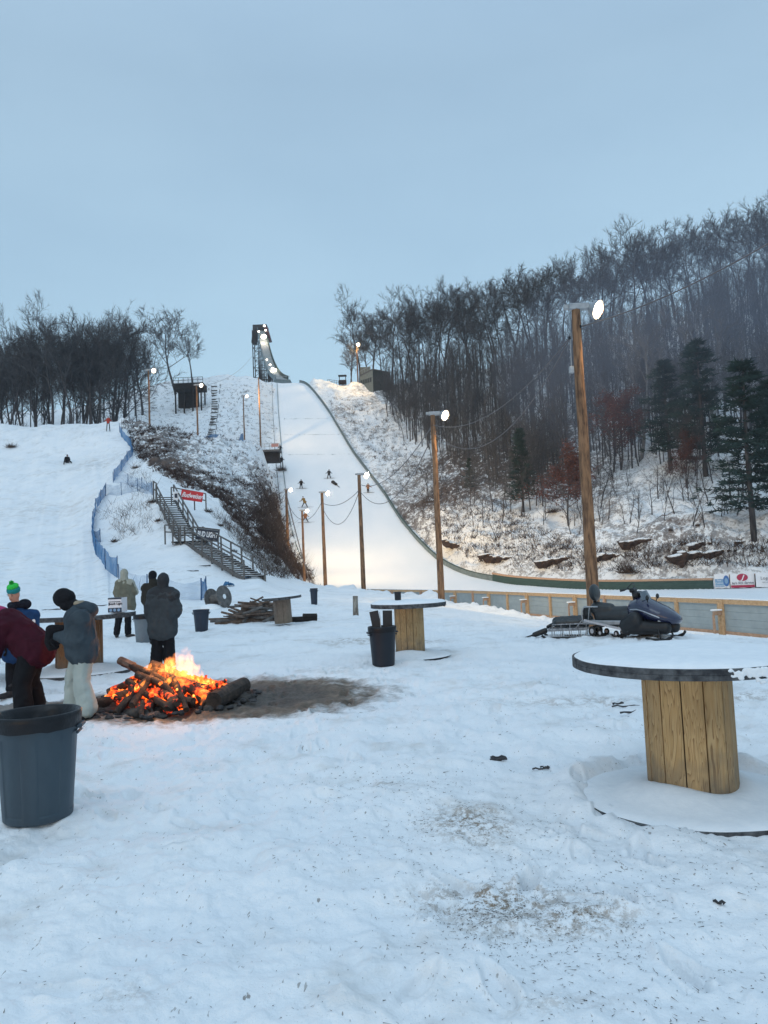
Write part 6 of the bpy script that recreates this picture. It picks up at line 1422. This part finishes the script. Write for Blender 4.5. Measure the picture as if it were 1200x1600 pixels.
pm_ = mb.build('pompom', m_lime, bo)
mb = MB()
for a in range(14): an_ = a / 14 * 6.283; mb.ell(q['neck'] + Vector((math.cos(an_) * .105, math.sin(an_) * .10 + .02, .015 - .02 * math.sin(an_))), (.045, .045, .05), n=10, m=6)
mb.ell(q['neck'] + Vector((.07, .08, .03)), (.10, .09, .08)); mb.cap(q['neck'] + Vector((-.01, -.13, .0)), q['chest'] + Vector((-.01, -.14, .02)), .045, .05); blob(mb, 'collar', m_navyc, .013, 2, P)
for s in (-1, 1):
    mb = MB(); mb.ell(hp(s * .032, .086, .016), (.013, .006, .006), rot=hr, n=12, m=8); mb.build('eye', m_eye, P, smooth=True); mb = MB(); mb.ell(hp(s * .034, .09, .036), (.02, .005, .004), rot=hr); mb.build('eyebrow', m_brown, P)
mb = MB(); mb.ell(hp(0, .092, -.048), (.024, .008, .006), rot=hr); mb.build('mouth', m_lip, P)
mb = MB(); mb.ell(q['shL'] + Vector((.055, -.075, -.08)), (.03, .012, .035)); mb.build('sleeve_badge', m_white, P)

# 2 person bending forward in the maroon jacket
P, q, hp, hr, fc = person('person bending over in maroon jacket and black trousers at the left edge', 9.6, dict(head=(-26, 978, .1), neck=(-10, 968, .05), chest=(12, 975), pelvis=(52, 1010), shL=(0, 975, .2), elL=(-14, 1012, .2), wrL=(-20, 1045, .2), shR=(2, 980, -.2), elR=(-10, 1020, -.25), wrR=(-22, 1052, -.2), hipL=(56, 1018, .12), knL=(48, 1060, .14), anL=(56, 1100, .14), hipR=(48, 1022, -.12), knR=(34, 1066, -.1), anR=(38, 1108, -.12)),
    m_maroon, m_blackp, bulk=.09, hem=.05, leg=.045, flare=.02, face=(-.5, 0, -1), foot=(Vector((-1, -.1, 0)), Vector((-.95, -.3, 0))), voxel=.018, jdisp=.018)
mb = MB(); mb.ell(hp(0, -.02, .03), (.12, .13, .14), rot=hr); mb.ell(q['neck'] + Vector((.03, -.03, .10)), (.12, .12, .07)); blob(mb, 'hood', m_maroon, .018, 3, P); mb = MB(); mb.ell(q['neck'] + Vector((.08, -.06, .13)), (.13, .10, .045), rot=(0, .15, 0)); mb.ell(q['neck'] + Vector((-.03, -.06, .16)), (.1, .10, .05)); blob(mb, 'hood_lining', m_pink, .014, 3, P)

# 3 person in black beanie looking down, slate hoodie, pale snow trousers
P, q, hp, hr, fc = person('person in black beanie and slate hoodie looking down, pale snow trousers', 9.15, dict(head=(102, 937), neck=(120, 950), chest=(123, 968), pelvis=(128, 1010), shL=(127, 966, .17), elL=(112, 1000, .2), wrL=(90, 990, .1), shR=(126, 968, -.17), elR=(120, 1006, -.2), wrR=(92, 994, -.1), hipL=(126, 1018, .1), knL=(114, 1062, .12), anL=(115, 1104, .12), hipR=(131, 1020, -.09), knR=(127, 1066, -.1), anR=(136, 1114, -.1)),
    m_hood, m_snowp, bulk=.062, hem=.04, leg=.030, flare=.038, face=(-1, -.15, -.75), foot=(Vector((-1, -.1, 0)), Vector((-.9, -.4, 0))), gloves=m_blackk, handL=(-.9, 0, -.35), handR=(-.75, .1, -.7))
hat(P, hp, hr, 1.0, m_blackk, thick=.017)
mb = MB(); mb.ell(hp(0, .045, -.045), (.083, .07, .075), rot=hr); mb.cap(hp(0, 0, -.05), q['neck'], .075, .085); blob(mb, 'neck_gaiter', m_blackk, .012, 3, P)
mb = MB(); mb.ell(q['neck'] + Vector((.10, 0, .0)), (.12, .15, .075), rot=(0, .35, 0)); mb.ell(q['neck'] + Vector((.16, 0, -.03)), (.09, .13, .085), rot=(0, .6, 0)); mb.ell(q['neck'] + Vector((.02, 0, -.03)), (.1, .14, .06)); blob(mb, 'hood', m_hood, .014, 4, P, disp=.01)
mb = MB(); mb.ell(q['neck'] + Vector((.045, -.02, .055)), (.065, .10, .035)); blob(mb, 'fleece_collar', m_fur, .011, 2, P, disp=.012, dscale=25)
# long black sleeve ends / dangling glove held in the hands
hc = (q['wrL'] + q['wrR']) / 2; mb = MB(); g0 = at(80, 986, 9.1); mb.cap(at(97, 984, 9.1), at(80, 984, 9.08), .058, .062); mb.cap(at(80, 986, 9.08), at(76, 1002, 9.08), .06, .048); mb.cap(at(76, 1002, 9.08), at(79, 1013, 9.08), .048, .038); mb.cap(at(79, 1013, 9.08), at(89, 1011, 9.08), .034, .028); mb.cap(at(80, 1004, 9.0), at(85, 1010, 8.98), .018, .015)
w_ = blob(mb, 'black_mitten', m_blackk, .012, 2, None, disp=.008); tag(w_, 'loose black ski mitten hanging from the hands of the person in the black beanie', 'mitten')

# 4 person in grey hooded jacket seen from behind
P, q, hp, hr, fc = person('person in grey hooded jacket standing behind the fire, seen from behind', 13.8, dict(head=(255, 908, .02), neck=(255, 921, .03), chest=(254, 942), pelvis=(254, 976), shL=(240, 930), elL=(232, 955, .02), wrL=(237, 973, .2), shR=(270, 930), elR=(278, 953, .04), wrR=(271, 966, .25), hipL=(246, 980), knL=(245, 1008), anL=(244, 1030), hipR=(263, 980), knR=(264, 1008), anR=(265, 1032)),
    m_grayj, m_blackp, bulk=.062, hem=.09, leg=.035, flare=.02, face=(.1, 1, -.12), foot=(Vector((-.15, .98, 0)), Vector((.15, .98, 0))), gloves=m_blackk)
mb = MB(); mb.ell(hp(0, 0, .02), (.108, .125, .135), rot=hr); mb.cap(hp(0, -.02, -.06), q['neck'] + Vector((0, 0, -.02)), .098, .115); blob(mb, 'hood', m_grayd, .015, 4, P, disp=.010)
mb = MB(); mb.cap(q['shL'] + Vector((.0, .0, .0)), q['shR'], .130, .130); mb.cap(q['shL'] + Vector((.07, 0, -.07)), q['shR'] + Vector((-.07, 0, -.07)), .14, .14); mb.cap(q['shL'].lerp(q['neck'], .3), q['shR'].lerp(q['neck'], .3), .13, .13); blob(mb, 'shoulder_yoke', m_grayd, .016, 4, P, disp=.010)
# 5 darker person just beyond
P, q, hp, hr, fc = person('person in dark brown jacket and black hat, mostly hidden behind the grey jacket', 18.5, dict(head=(239, 901, .0), neck=(240, 911), chest=(241, 927), pelvis=(242, 952), shL=(228, 919), elL=(226, 938), wrL=(232, 952, -.1), shR=(253, 919), elR=(256, 937), wrR=(250, 950, -.1), hipL=(237, 955), knL=(237, 976), anL=(237, 995), hipR=(247, 955), knR=(247, 976), anR=(247, 996)),
    m_brown, m_blackp, bulk=.06, hem=.06, face=(.4, 1, -.1), foot=Vector((0, 1, 0)), voxel=.022); hat(P, hp, hr, 1, m_blackk, voxel=.02)
mb = MB(); mb.cap(hp(0, -.03, -.07), q['neck'], .09, .13); blob(mb, 'collar', m_brown, .02, 3, P)
# 6 person in cream and olive jacket
P, q, hp, hr, fc = person('person in cream and olive hooded jacket behind the large spool table, seen from behind', 21.0, dict(head=(194, 897, 0), neck=(194, 905), chest=(195, 919), pelvis=(196, 940), shL=(187, 912), elL=(181, 926), wrL=(186, 935, .2), shR=(203, 912), elR=(210, 925), wrR=(204, 930, .24), hipL=(190, 944), knL=(186, 963), anL=(182, 981), hipR=(202, 944), knR=(200, 962), anR=(200, 981)),
    m_tan, m_blackp, bulk=.065, hem=.12, leg=.035, face=(.05, 1, -.15), foot=(Vector((-.2, .97, 0)), Vector((.95, -.2, 0))), voxel=.022)
mb = MB(); mb.ell(hp(0, 0, .02), (.108, .12, .135), rot=hr); mb.cap(hp(0, -.02, -.06), q['neck'], .10, .115); blob(mb, 'hood', m_cream, .02, 4, P)
mb = MB(); mb.cap(q['shL'] + Vector((.0, .01, .0)), q['shR'] + Vector((.0, .01, .0)), .137, .137); mb.cap(q['shL'] + Vector((-.01, .02, .0)), q['elL'].lerp(q['shL'], .5) + Vector((-.01, .03, 0)), .112, .105); mb.cap(q['shR'] + Vector((.01, .02, .0)), q['elR'] + Vector((.01, .03, 0)), .112, .10); blob(mb, 'yoke', m_cream, .02, 4, P)

# small figures on the slopes
def small(px, py, Y, h, jk, label, lean=0, bend=0, stride=.3, face=(0, 1, 0), skis=True, arms=(.4, .4), slope=True):
    """standing figure, feet at the photo point"""
    s = 1200 / Y * h / 1.75; X = lambda dx, dz, dy=0: (px + dx * s, py - dz * s, dy)
    J = dict(head=X(lean + bend, 1.60 - bend * .5), neck=X(lean * .9 + bend * .8, 1.45 - bend * .4), chest=X(lean * .8 + bend * .6, 1.25 - bend * .25), pelvis=X(lean * .4, .92), shL=X(lean - .19 + bend * .7, 1.38 - bend * .3), shR=X(lean + .19 + bend * .7, 1.38 - bend * .3), elL=X(lean - .28 + bend, 1.12), elR=X(lean + .28 + bend, 1.12), wrL=X(lean - .2 - arms[0] + bend, 1.0), wrR=X(lean + .2 + arms[1] + bend, 1.0),
             hipL=X(lean * .3 - .09, .88), hipR=X(lean * .3 + .09, .88), knL=X(-.10 - stride * .5, .47), knR=X(.10 + stride * .5, .47), anL=X(-.1 - stride, .09), anR=X(.1 + stride, .09))
    k = h / 1.75; P, q, hp, hr, fc = person(label, Y, J, jk, m_blackp, bulk=.04, face=face, voxel=.04, child=k, foot=Vector((0, .3, 0)), leg=.02); mb = MB(); mb.ell(hp(0, -.01, .04), (.10 * k, .11 * k, .10 * k), rot=hr); blob(mb, 'hat', m_blackk, .03, 2, P)
    if skis:
        for i, a in enumerate((q['anL'], q['anR'])):
            mb = MB(); z = H(a.x, a.y) + .04 if not slope else float(S(a.y)) + .05; mb.box((a.x + .25, a.y - .1 + .1 * i, z), (1.9, .09, .03), rot=(0, 0, R(4 + 6 * i))); o = mb.build('ski', m_dark, None); o['category'] = 'ski'; o['label'] = 'ski under the feet of a small figure on the ski slope'; o['group'] = 'skis under the small figures on the ski slope'
    return P
def spt(px, py): p = on_S(px, py); return p.y
for (px, py, h, jk, lb, kw) in (
    (470.5, 764, 1.75, m_blackk, 'dark skier on the left of the ski slope, higher of the leftmost three', dict(stride=.12, face=(1, 0, 0))),
    (476, 793, 1.8, m_yell, 'skier in mustard jacket leaning forward above the short lamp pole', dict(bend=-.28, stride=.35, face=(-1, 0, 0))),
    (477, 817, 1.8, m_orange, 'skier in rust coloured jacket right beside the lamp of the short pole', dict(stride=.35, face=(-1, 0, 0))),
    (514, 748, 1.75, m_grayd, 'skier in dark grey beside the black toboggan on the ski slope', dict(stride=.2, face=(-1, -.3, 0))),
    (575, 770, 1.75, m_orange, 'skier in brown with arms out near the right edge wall of the ski slope', dict(stride=.02, arms=(.2, .5)))):
    small(px, py, spt(px, py), h, jk, lb, **kw)
small(169, 668, G(169, 670, 60).y - 1.0, 1.45, m_red2, 'child in red jacket standing on the crest of the sledding hill', stride=.15, skis=False, slope=False)
small(437.5, 708, 152, 1.7, m_blackk, 'dark climber beside the platform, higher of the two on the edge steps', stride=.1, skis=False, slope=False)
small(440, 727, 145, 1.75, m_blackk, 'dark climber below the platform, lower of the two on the edge steps', stride=.12, skis=False, slope=False)
# toboggan
p = on_S(524, 758); t = empty('rescue_toboggan', p, 'black rescue toboggan lying on the ski slope below a grey skier', 'toboggan'); d = (on_S(529, 761) - on_S(517, 753)).normalized(); mb = MB(); mb.cap(p - d * .95 + Vector((0, 0, .25)), p + d * .3 + Vector((0, 0, .25)), .30, .26); mb.ell(p - d * .8 + Vector((0, 0, .3)), (.35, .3, .3)); blob(mb, 'shell', m_blackk, .04, 3, t)
mb = MB(); mb.bar(p + d * .3 + Vector((0, -.1, .2)), p + d * 1.5 + Vector((0, -.1, .12)), .1, .08); mb.bar(p + d * .3 + Vector((0, .15, .2)), p + d * 1.3 + Vector((0, .15, .12)), .08, .06); mb.build('handles', m_dark, t)
# sledder sitting on the sledding hill
px, py = 105, 724; g = G(px, py, 60); Y = g.y; s = 1200 / Y; X = lambda dx, dz, dy=0: (px + dx * s, py - dz * s, dy)
P, q, hp, hr, fc = person('person in black sitting on the snow of the sledding hill', Y, dict(head=X(0, .92, 0), neck=X(0, .78, .02), chest=X(0, .6, .03), pelvis=X(0, .22, .1), shL=X(-.2, .7), shR=X(.2, .7), elL=X(-.3, .45, -.1), elR=X(.3, .45, -.1), wrL=X(-.22, .3, -.3), wrR=X(.22, .3, -.3), hipL=X(-.12, .18), hipR=X(.12, .18), knL=X(-.3, .35, -.35), knR=X(.3, .3, -.35), anL=X(-.4, .12, -.6), anR=X(.5, .12, -.45)),
    m_blackk, m_blackp, bulk=.05, hem=.02, face=(0, -1, -.2), foot=Vector((.2, -.6, 0)), voxel=.03); mb = MB(); mb.ell(hp(0, -.02, .045), (.105, .12, .11), rot=hr); blob(mb, 'hat', m_blackk, .025, 2, P)

# ------------------------------------------------------------------ snowmobile and cargo sled
m_hoodm = M('dark blue gloss', (.010, .014, .050), (.008, .011, .040), rough=.22, scale=3, spec=.6, coat=.6); m_vinyl = M('seat vinyl', (.022, .028, .032), (.015, .019, .022), rough=.38, scale=8, spec=.5); m_cowl = M('black cowl', (.008, .009, .011), (.014, .015, .017), rough=.45, scale=8); m_chrome = M('bare aluminium', (.55, .56, .58), (.42, .43, .45), rough=.35, metal=.8, scale=9)
m_wind = M('smoky windshield', (.10, .13, .16), (.12, .15, .18), rough=.15, spec=.6)
_p = at(996, 1010, 15.5); SM = empty('snowmobile', (_p.x, 15.5, H(_p.x, 15.5) - .06), 'dark blue snowmobile parked by the board fence with black backrest seat', 'snowmobile', rz=R(-38)); SM.scale = (.70, .82, .90)
def lb(mb, name, mat, **k): return blob(mb, name, mat, k.pop('voxel', .018), k.pop('smooth', 4), SM, world=False, **k)
mb = MB(); HO = []
for (x, w, z0, z1) in ((.0, .28, .46, .80), (.2, .36, .44, .88), (.4, .42, .40, .84), (.6, .45, .38, .76), (.8, .44, .36, .68), (.98, .38, .34, .58), (1.12, .27, .33, .48)):
    HO.append((x, w, z0, z1))
for i in range(len(HO) - 1):
    for k in range(5):
        x, w, z0, z1 = [HO[i][c] + (HO[i + 1][c] - HO[i][c]) * k / 5 for c in range(4)]; mb.ell((x, 0, (z0 + z1) / 2 + .02), (.2, w, (z1 - z0) / 2 + .04))
mb.cap((.1, 0, .82), (.95, 0, .60), .12, .08); lb(mb, 'engine_hood', m_hoodm, smooth=10)
mb = MB(); mb.cap((.05, .30, .28), (.95, .26, .27), .17, .14); mb.cap((.05, -.30, .28), (.95, -.26, .27), .17, .14); mb.cap((.15, 0, .26), (1.10, 0, .28), .2, .13); mb.cap((-.14, -.30, .30), (.15, -.33, .42), .20, .22); mb.cap((-.14, .30, .30), (.15, .33, .42), .20, .22); lb(mb, 'side_cowl', m_cowl)
mb = MB(); mb.cap((.78, -.36, .42), (1.2, -.12, .42), .016, .016); mb.cap((1.2, -.12, .42), (1.2, .12, .42), .016, .016); mb.cap((1.2, .12, .42), (.78, .36, .42), .016, .016); lb(mb, 'front_bumper', m_chrome, voxel=.008, smooth=1)
mb = MB()
for sg in (-1, 1):
    mb.tube([(-.02, sg * .285, .66), (.2, sg * .375, .67), (.42, sg * .43, .63), (.66, sg * .455, .56), (.85, sg * .44, .50)], .014, 6); mb.tube([(.25, sg * .25, .82), (.5, sg * .26, .78), (.75, sg * .26, .69), (.95, sg * .22, .59)], .010, 6)
mb.build('trim_stripes', m_chrome, SM, world=False)
mb = MB(); 
for k in range(9):
    a = -.9 + k * .225; mb.box((.20 + .20 * math.cos(a), .27 * math.sin(a), .97 - .02 * abs(a)), (.015, .09, .22), rot=(0, -.55, a * .8))
mb.build('windshield', m_wind, SM, world=False)
mb = MB(); mb.tube([(.02, 0, .72), (-.04, 0, 1.04)], .035, 8); mb.tube([(-.16, -.40, 1.08), (-.06, -.24, 1.12), (-.04, 0, 1.06), (-.06, .24, 1.12), (-.16, .40, 1.08)], .016, 8); mb.tube([(-.22, -.42, 1.08), (-.10, -.36, 1.10)], .026, 8); mb.tube([(-.22, .42, 1.08), (-.10, .36, 1.10)], .026, 8); mb.box((-.02, 0, 1.07), (.14, .26, .10), bev=.03)
mb.tube([(-.1, -.22, 1.12), (-.02, -.1, 1.22), (-.02, .1, 1.22), (-.1, .22, 1.12)], .012, 6); mb.box((.12, 0, .98), (.16, .34, .14), bev=.04); mb.build('handlebar', m_cowl, SM, smooth=True, world=False, sharp=40)
for sg in (-1, 1): mb = MB(); mb.ell((.52, sg * .36, .92), (.04, .08, .06)); mb.tube([(.5, sg * .3, .82), (.52, sg * .35, .9)], .012, 6); mb.build('mirror', m_cowl, SM, smooth=True, world=False)
mb = MB(); mb.cap((-1.05, 0, .50), (-.1, 0, .50), .18, .18); mb.cap((-1.15, 0, .66), (-.72, 0, .64), .17, .15); mb.cap((-.6, 0, .56), (-.2, 0, .60), .16, .13); lb(mb, 'seat', m_vinyl)
mb = MB(); mb.ell((-1.18, 0, 1.03), (.10, .31, .20), rot=(0, -.12, 0)); mb.box((-1.2, 0, .80), (.05, .12, .25)); lb(mb, 'backrest', m_vinyl, voxel=.014)
mb = MB(); mb.box((-.75, 0, .36), (1.55, .42, .10), bev=.02); mb.build('tunnel', m_metal, SM, world=False)
for sg in (-1, 1):
    mb = MB(); mb.bar((-1.35, sg * .34, .42), (-.05, sg * .36, .20), .14, .03); mb.bar((-1.35, sg * .42, .43), (-.05, sg * .44, .21), .02, .05); mb.build('running_board', m_chrome, SM, world=False)
    mb = MB(); mb.tube([(-1.0, sg * .24, .72), (-1.42, sg * .24, .72), (-1.50, sg * .24, .60), (-1.48, sg * .24, .36), (-1.1, sg * .24, .34)], .018, 8); mb.tube([(-1.25, sg * .24, .72), (-1.32, sg * .24, .35)], .012, 6); mb.build('rear_rack_side', m_cowl if sg > 0 else m_metal, SM, smooth=True, world=False)
    mb = MB(); mb.tube([(.45, sg * .46, .05), (.6, sg * .46, .03), (.98, sg * .46, .03), (1.14, sg * .46, .08), (1.2, sg * .46, .15)], .035, 8); mb.tube([(.85, sg * .46, .06), (.75, sg * .36, .32)], .025, 8); mb.build('ski', m_cowl, SM, smooth=True, world=False)
mb = MB(); mb.box((-1.45, 0, .55), (.05, .46, .28), bev=.01); mb.box((-1.48, 0, .55), (.01, .2, .12), mi=1); mb.build('rear_panel', [m_cowl, m_metal], SM, world=False)
mb = MB(); pr = []
for k in range(28):
    f = k / 28 * 2 * math.pi; x = -.72 + (.62 * math.cos(f)) ; z = .17 + .13 * math.sin(f) + (.04 if x > -.3 else 0); pr.append((x, z))
for k in range(28):
    (x0, z0), (x1, z1) = pr[k], pr[(k + 1) % 28]; mb.bar((x0, 0, z0), (x1, 0, z1), .38, .03)
    mb.box(((x0 + x1) / 2, 0, (z0 + z1) / 2), (.03, .36, .07))
mb.build('track', m_black, SM, world=False)
for sg in (-1, 1):
    for (x, z, r) in ((-1.22, .17, .11), (-.98, .13, .075), (-.5, .12, .07)):
        mb = MB(); mb.lathe([(r * .3, -.02), (r, -.02), (r, .02), (r * .3, .02)], 18, (x, sg * .21, z), rot=(R(90), 0, 0)); w_ = mb.build('idler_wheel', m_black, SM, world=False); mb = MB(); mb.lathe([(r * .45, -.028), (r * .5, .028)], 12, (x, sg * .21, z), rot=(R(90), 0, 0)); mb.build('hub', m_chrome, w_, world=False)
mb = MB(); 
for k in range(18): mb.ell((rnd.uniform(-1.4, 1.2), rnd.choice((-1, 1)) * rnd.uniform(.3, .5), rnd.uniform(-.03, .04)), (.16, .12, .05), n=10, m=6)
blob(mb, 'snow_clumps', m_cap, .02, 2, SM, world=False)
# cargo sled
_p = at(887, 998, 16.3); CS = empty('cargo_sled', (_p.x, 16.3, H(_p.x, 16.3) - .04), 'low black cargo sled with silver frame behind the snowmobile', 'sled', rz=R(-18)); CS.scale = (.60, .76, .80)
mb = MB()
for sg in (-1, 1): mb.tube([(-.85, sg * .3, .12), (-.7, sg * .3, .05), (.75, sg * .3, .05), (.95, sg * .3, .16)], .035, 8)
mb.build('runners', m_black, CS, smooth=True, world=False)
mb = MB()
for sg in (-1, 1):
    mb.bar((-.62, sg * .3, .26), (.72, sg * .3, .28), .05, .07); mb.bar((-.45, sg * .32, .40), (.6, sg * .32, .42), .025, .03)
    for x in (-.5, -.2, .1, .4, .65): mb.bar((x, sg * .3, .06), (x + .04, sg * .31, .42), .025, .025)
    mb.bar((.3, sg * .32, .28), (.55, sg * .32, .5), .03, .03)
for x in (-.6, 0, .7): mb.bar((x, -.3, .27), (x, .3, .27), .04, .04)
mb.build('side_frame', M('frosted frame', (.30, .31, .33), (.10, .105, .115), rough=.6, scale=9), CS, world=False)
mb = MB(); mb.cap((-.35, 0, .46), (.8, 0, .50), .13, .12); mb.cap((-.4, .14, .44), (.8, .14, .46), .12, .11); mb.cap((-.35, -.14, .42), (.7, -.14, .44), .10, .11); blob(mb, 'covered_load', m_vinyl, .018, 3, CS, world=False, disp=.02, dscale=8)
mb = MB(); mb.cap((-.75, 0, .22), (-1.15, -.05, .12), .08, .07); mb.cap((-1.15, -.05, .12), (-1.5, -.05, .05), .03, .015); mb.cap((-.7, .2, .30), (-.35, .2, .42), .05, .06); blob(mb, 'drawbar', m_cowl, .015, 2, CS, world=False)
mb = MB()
for k in range(16): x = -.6 + k * .085; mb.cap((x, -.30, .22), (x, -.30, .22 - rnd.uniform(.05, .16)), .012, .004, 6)
mb.build('icicles', m_cap, CS, world=False); mb = MB(); mb.tube([(.1, 0, .5), (.1, 0, .9)], .006, 5); mb.build('whip_antenna', m_cowl, CS, world=False)
# ------------------------------------------------------------------ camera, world, light
cam = bpy.data.cameras.new('camera'); co = bpy.data.objects.new('camera', cam); COL.objects.link(co)
co.location = CAM; co.rotation_euler = Matrix((CR, CU, -_F)).transposed().to_euler()
cam.sensor_fit = 'HORIZONTAL'; cam.sensor_width = 24; cam.lens = 24 * FPX / 1200; cam.clip_end = 4000; cam.clip_start = .1
sc.camera = co
w = bpy.data.worlds.new('World'); sc.world = w; w.use_nodes = True; nt = w.node_tree; nt.nodes.clear()
out = N(nt, 'ShaderNodeOutputWorld'); bg = N(nt, 'ShaderNodeBackground'); bg2 = N(nt, 'ShaderNodeBackground'); ad = N(nt, 'ShaderNodeAddShader')
sky = N(nt, 'ShaderNodeTexSky', sky_type='NISHITA'); sky.sun_disc = False; sky.sun_elevation = R(6); sky.sun_rotation = R(200); sky.air_density = 1.0; sky.dust_density = 2.0
bg.inputs[1].default_value = .05
tc = N(nt, 'ShaderNodeTexCoord'); sx = N(nt, 'ShaderNodeSeparateXYZ'); nt.links.new(tc.outputs['Generated'], sx.inputs[0])
no = N(nt, 'ShaderNodeTexNoise', i_Scale=1.6, i_Detail=5, i_Roughness=.5)
mp = N(nt, 'ShaderNodeMapping'); mp.inputs['Scale'].default_value = (1, 1, 2.5); nt.links.new(tc.outputs['Generated'], mp.inputs[0]); nt.links.new(mp.outputs[0], no.inputs['Vector'])
# cloud layer: paler low down, brightest overhead
cl = ramp(nt, sx.outputs[2], [(0.0, (.31, .52, .70)), (.22, (.37, .555, .715)), (.55, (.335, .485, .63)), (1.0, (.58, .79, 1.0))])
mul = N(nt, 'ShaderNodeMix', data_type='RGBA', blend_type='MULTIPLY'); mul.inputs[0].default_value = 1
nt.links.new(cl, mul.inputs[6]); nt.links.new(ramp(nt, no.outputs[0], [(.32, (.90, .915, .94)), (.68, (1.08, 1.065, 1.05))]), mul.inputs[7])
nt.links.new(sky.outputs[0], bg.inputs[0]); nt.links.new(mul.outputs[2], bg2.inputs[0]); bg2.inputs[1].default_value = 1.0
nt.links.new(bg.outputs[0], ad.inputs[0]); nt.links.new(bg2.outputs[0], ad.inputs[1]); nt.links.new(ad.outputs[0], out.inputs[0])
sun = bpy.data.lights.new('sun', 'SUN'); sun.energy = .5; sun.angle = R(40); sun.color = (.80, .92, 1)
so = bpy.data.objects.new('sun', sun); COL.objects.link(so); so.rotation_euler = (R(35), 0, R(-20))
sc.view_settings.view_transform = 'Standard'; sc.view_settings.look = 'None'; sc.view_settings.gamma = 1; sc.view_settings.exposure = 0
sc.cycles.use_denoising = True
sc.cycles.max_bounces = 6; sc.cycles.diffuse_bounces = 2; sc.cycles.glossy_bounces = 2; sc.cycles.transparent_max_bounces = 12; sc.cycles.volume_bounces = 0
sc.cycles.sample_clamp_indirect = 6
# bluish smoke lying over the wood on the right
mb = MB(); _c = at(1150, 560, 105); mb.ell(_c, (34, 30, 17), n=28, m=18); _s = bpy.data.materials.new('smoke'); _s.use_nodes = True; nt = _s.node_tree; nt.nodes.clear(); o_ = N(nt, 'ShaderNodeOutputMaterial'); v_ = N(nt, 'ShaderNodeVolumePrincipled')
v_.inputs['Color'].default_value = (.62, .74, 1, 1); v_.inputs['Density'].default_value = .0042; nt.links.new(v_.outputs[0], o_.inputs['Volume']); tag(mb.build('smoke', _s), 'faint bluish smoke hanging over the wood on the right', kind='stuff')
# air: thin winter haze round the whole place
HAZE = .00038
if HAZE:
    mb = MB(); mb.box((0, 130, 50), (900, 560, 112)); hz_ = bpy.data.materials.new('haze'); hz_.use_nodes = True; nt = hz_.node_tree; nt.nodes.clear(); o_ = N(nt, 'ShaderNodeOutputMaterial'); v_ = N(nt, 'ShaderNodeVolumePrincipled')
    v_.inputs['Color'].default_value = (.80, .88, 1, 1); v_.inputs['Density'].default_value = HAZE; nt.links.new(v_.outputs[0], o_.inputs['Volume']); h_ = mb.build('haze', hz_); tag(h_, 'thin pale winter haze in the air', kind='stuff')
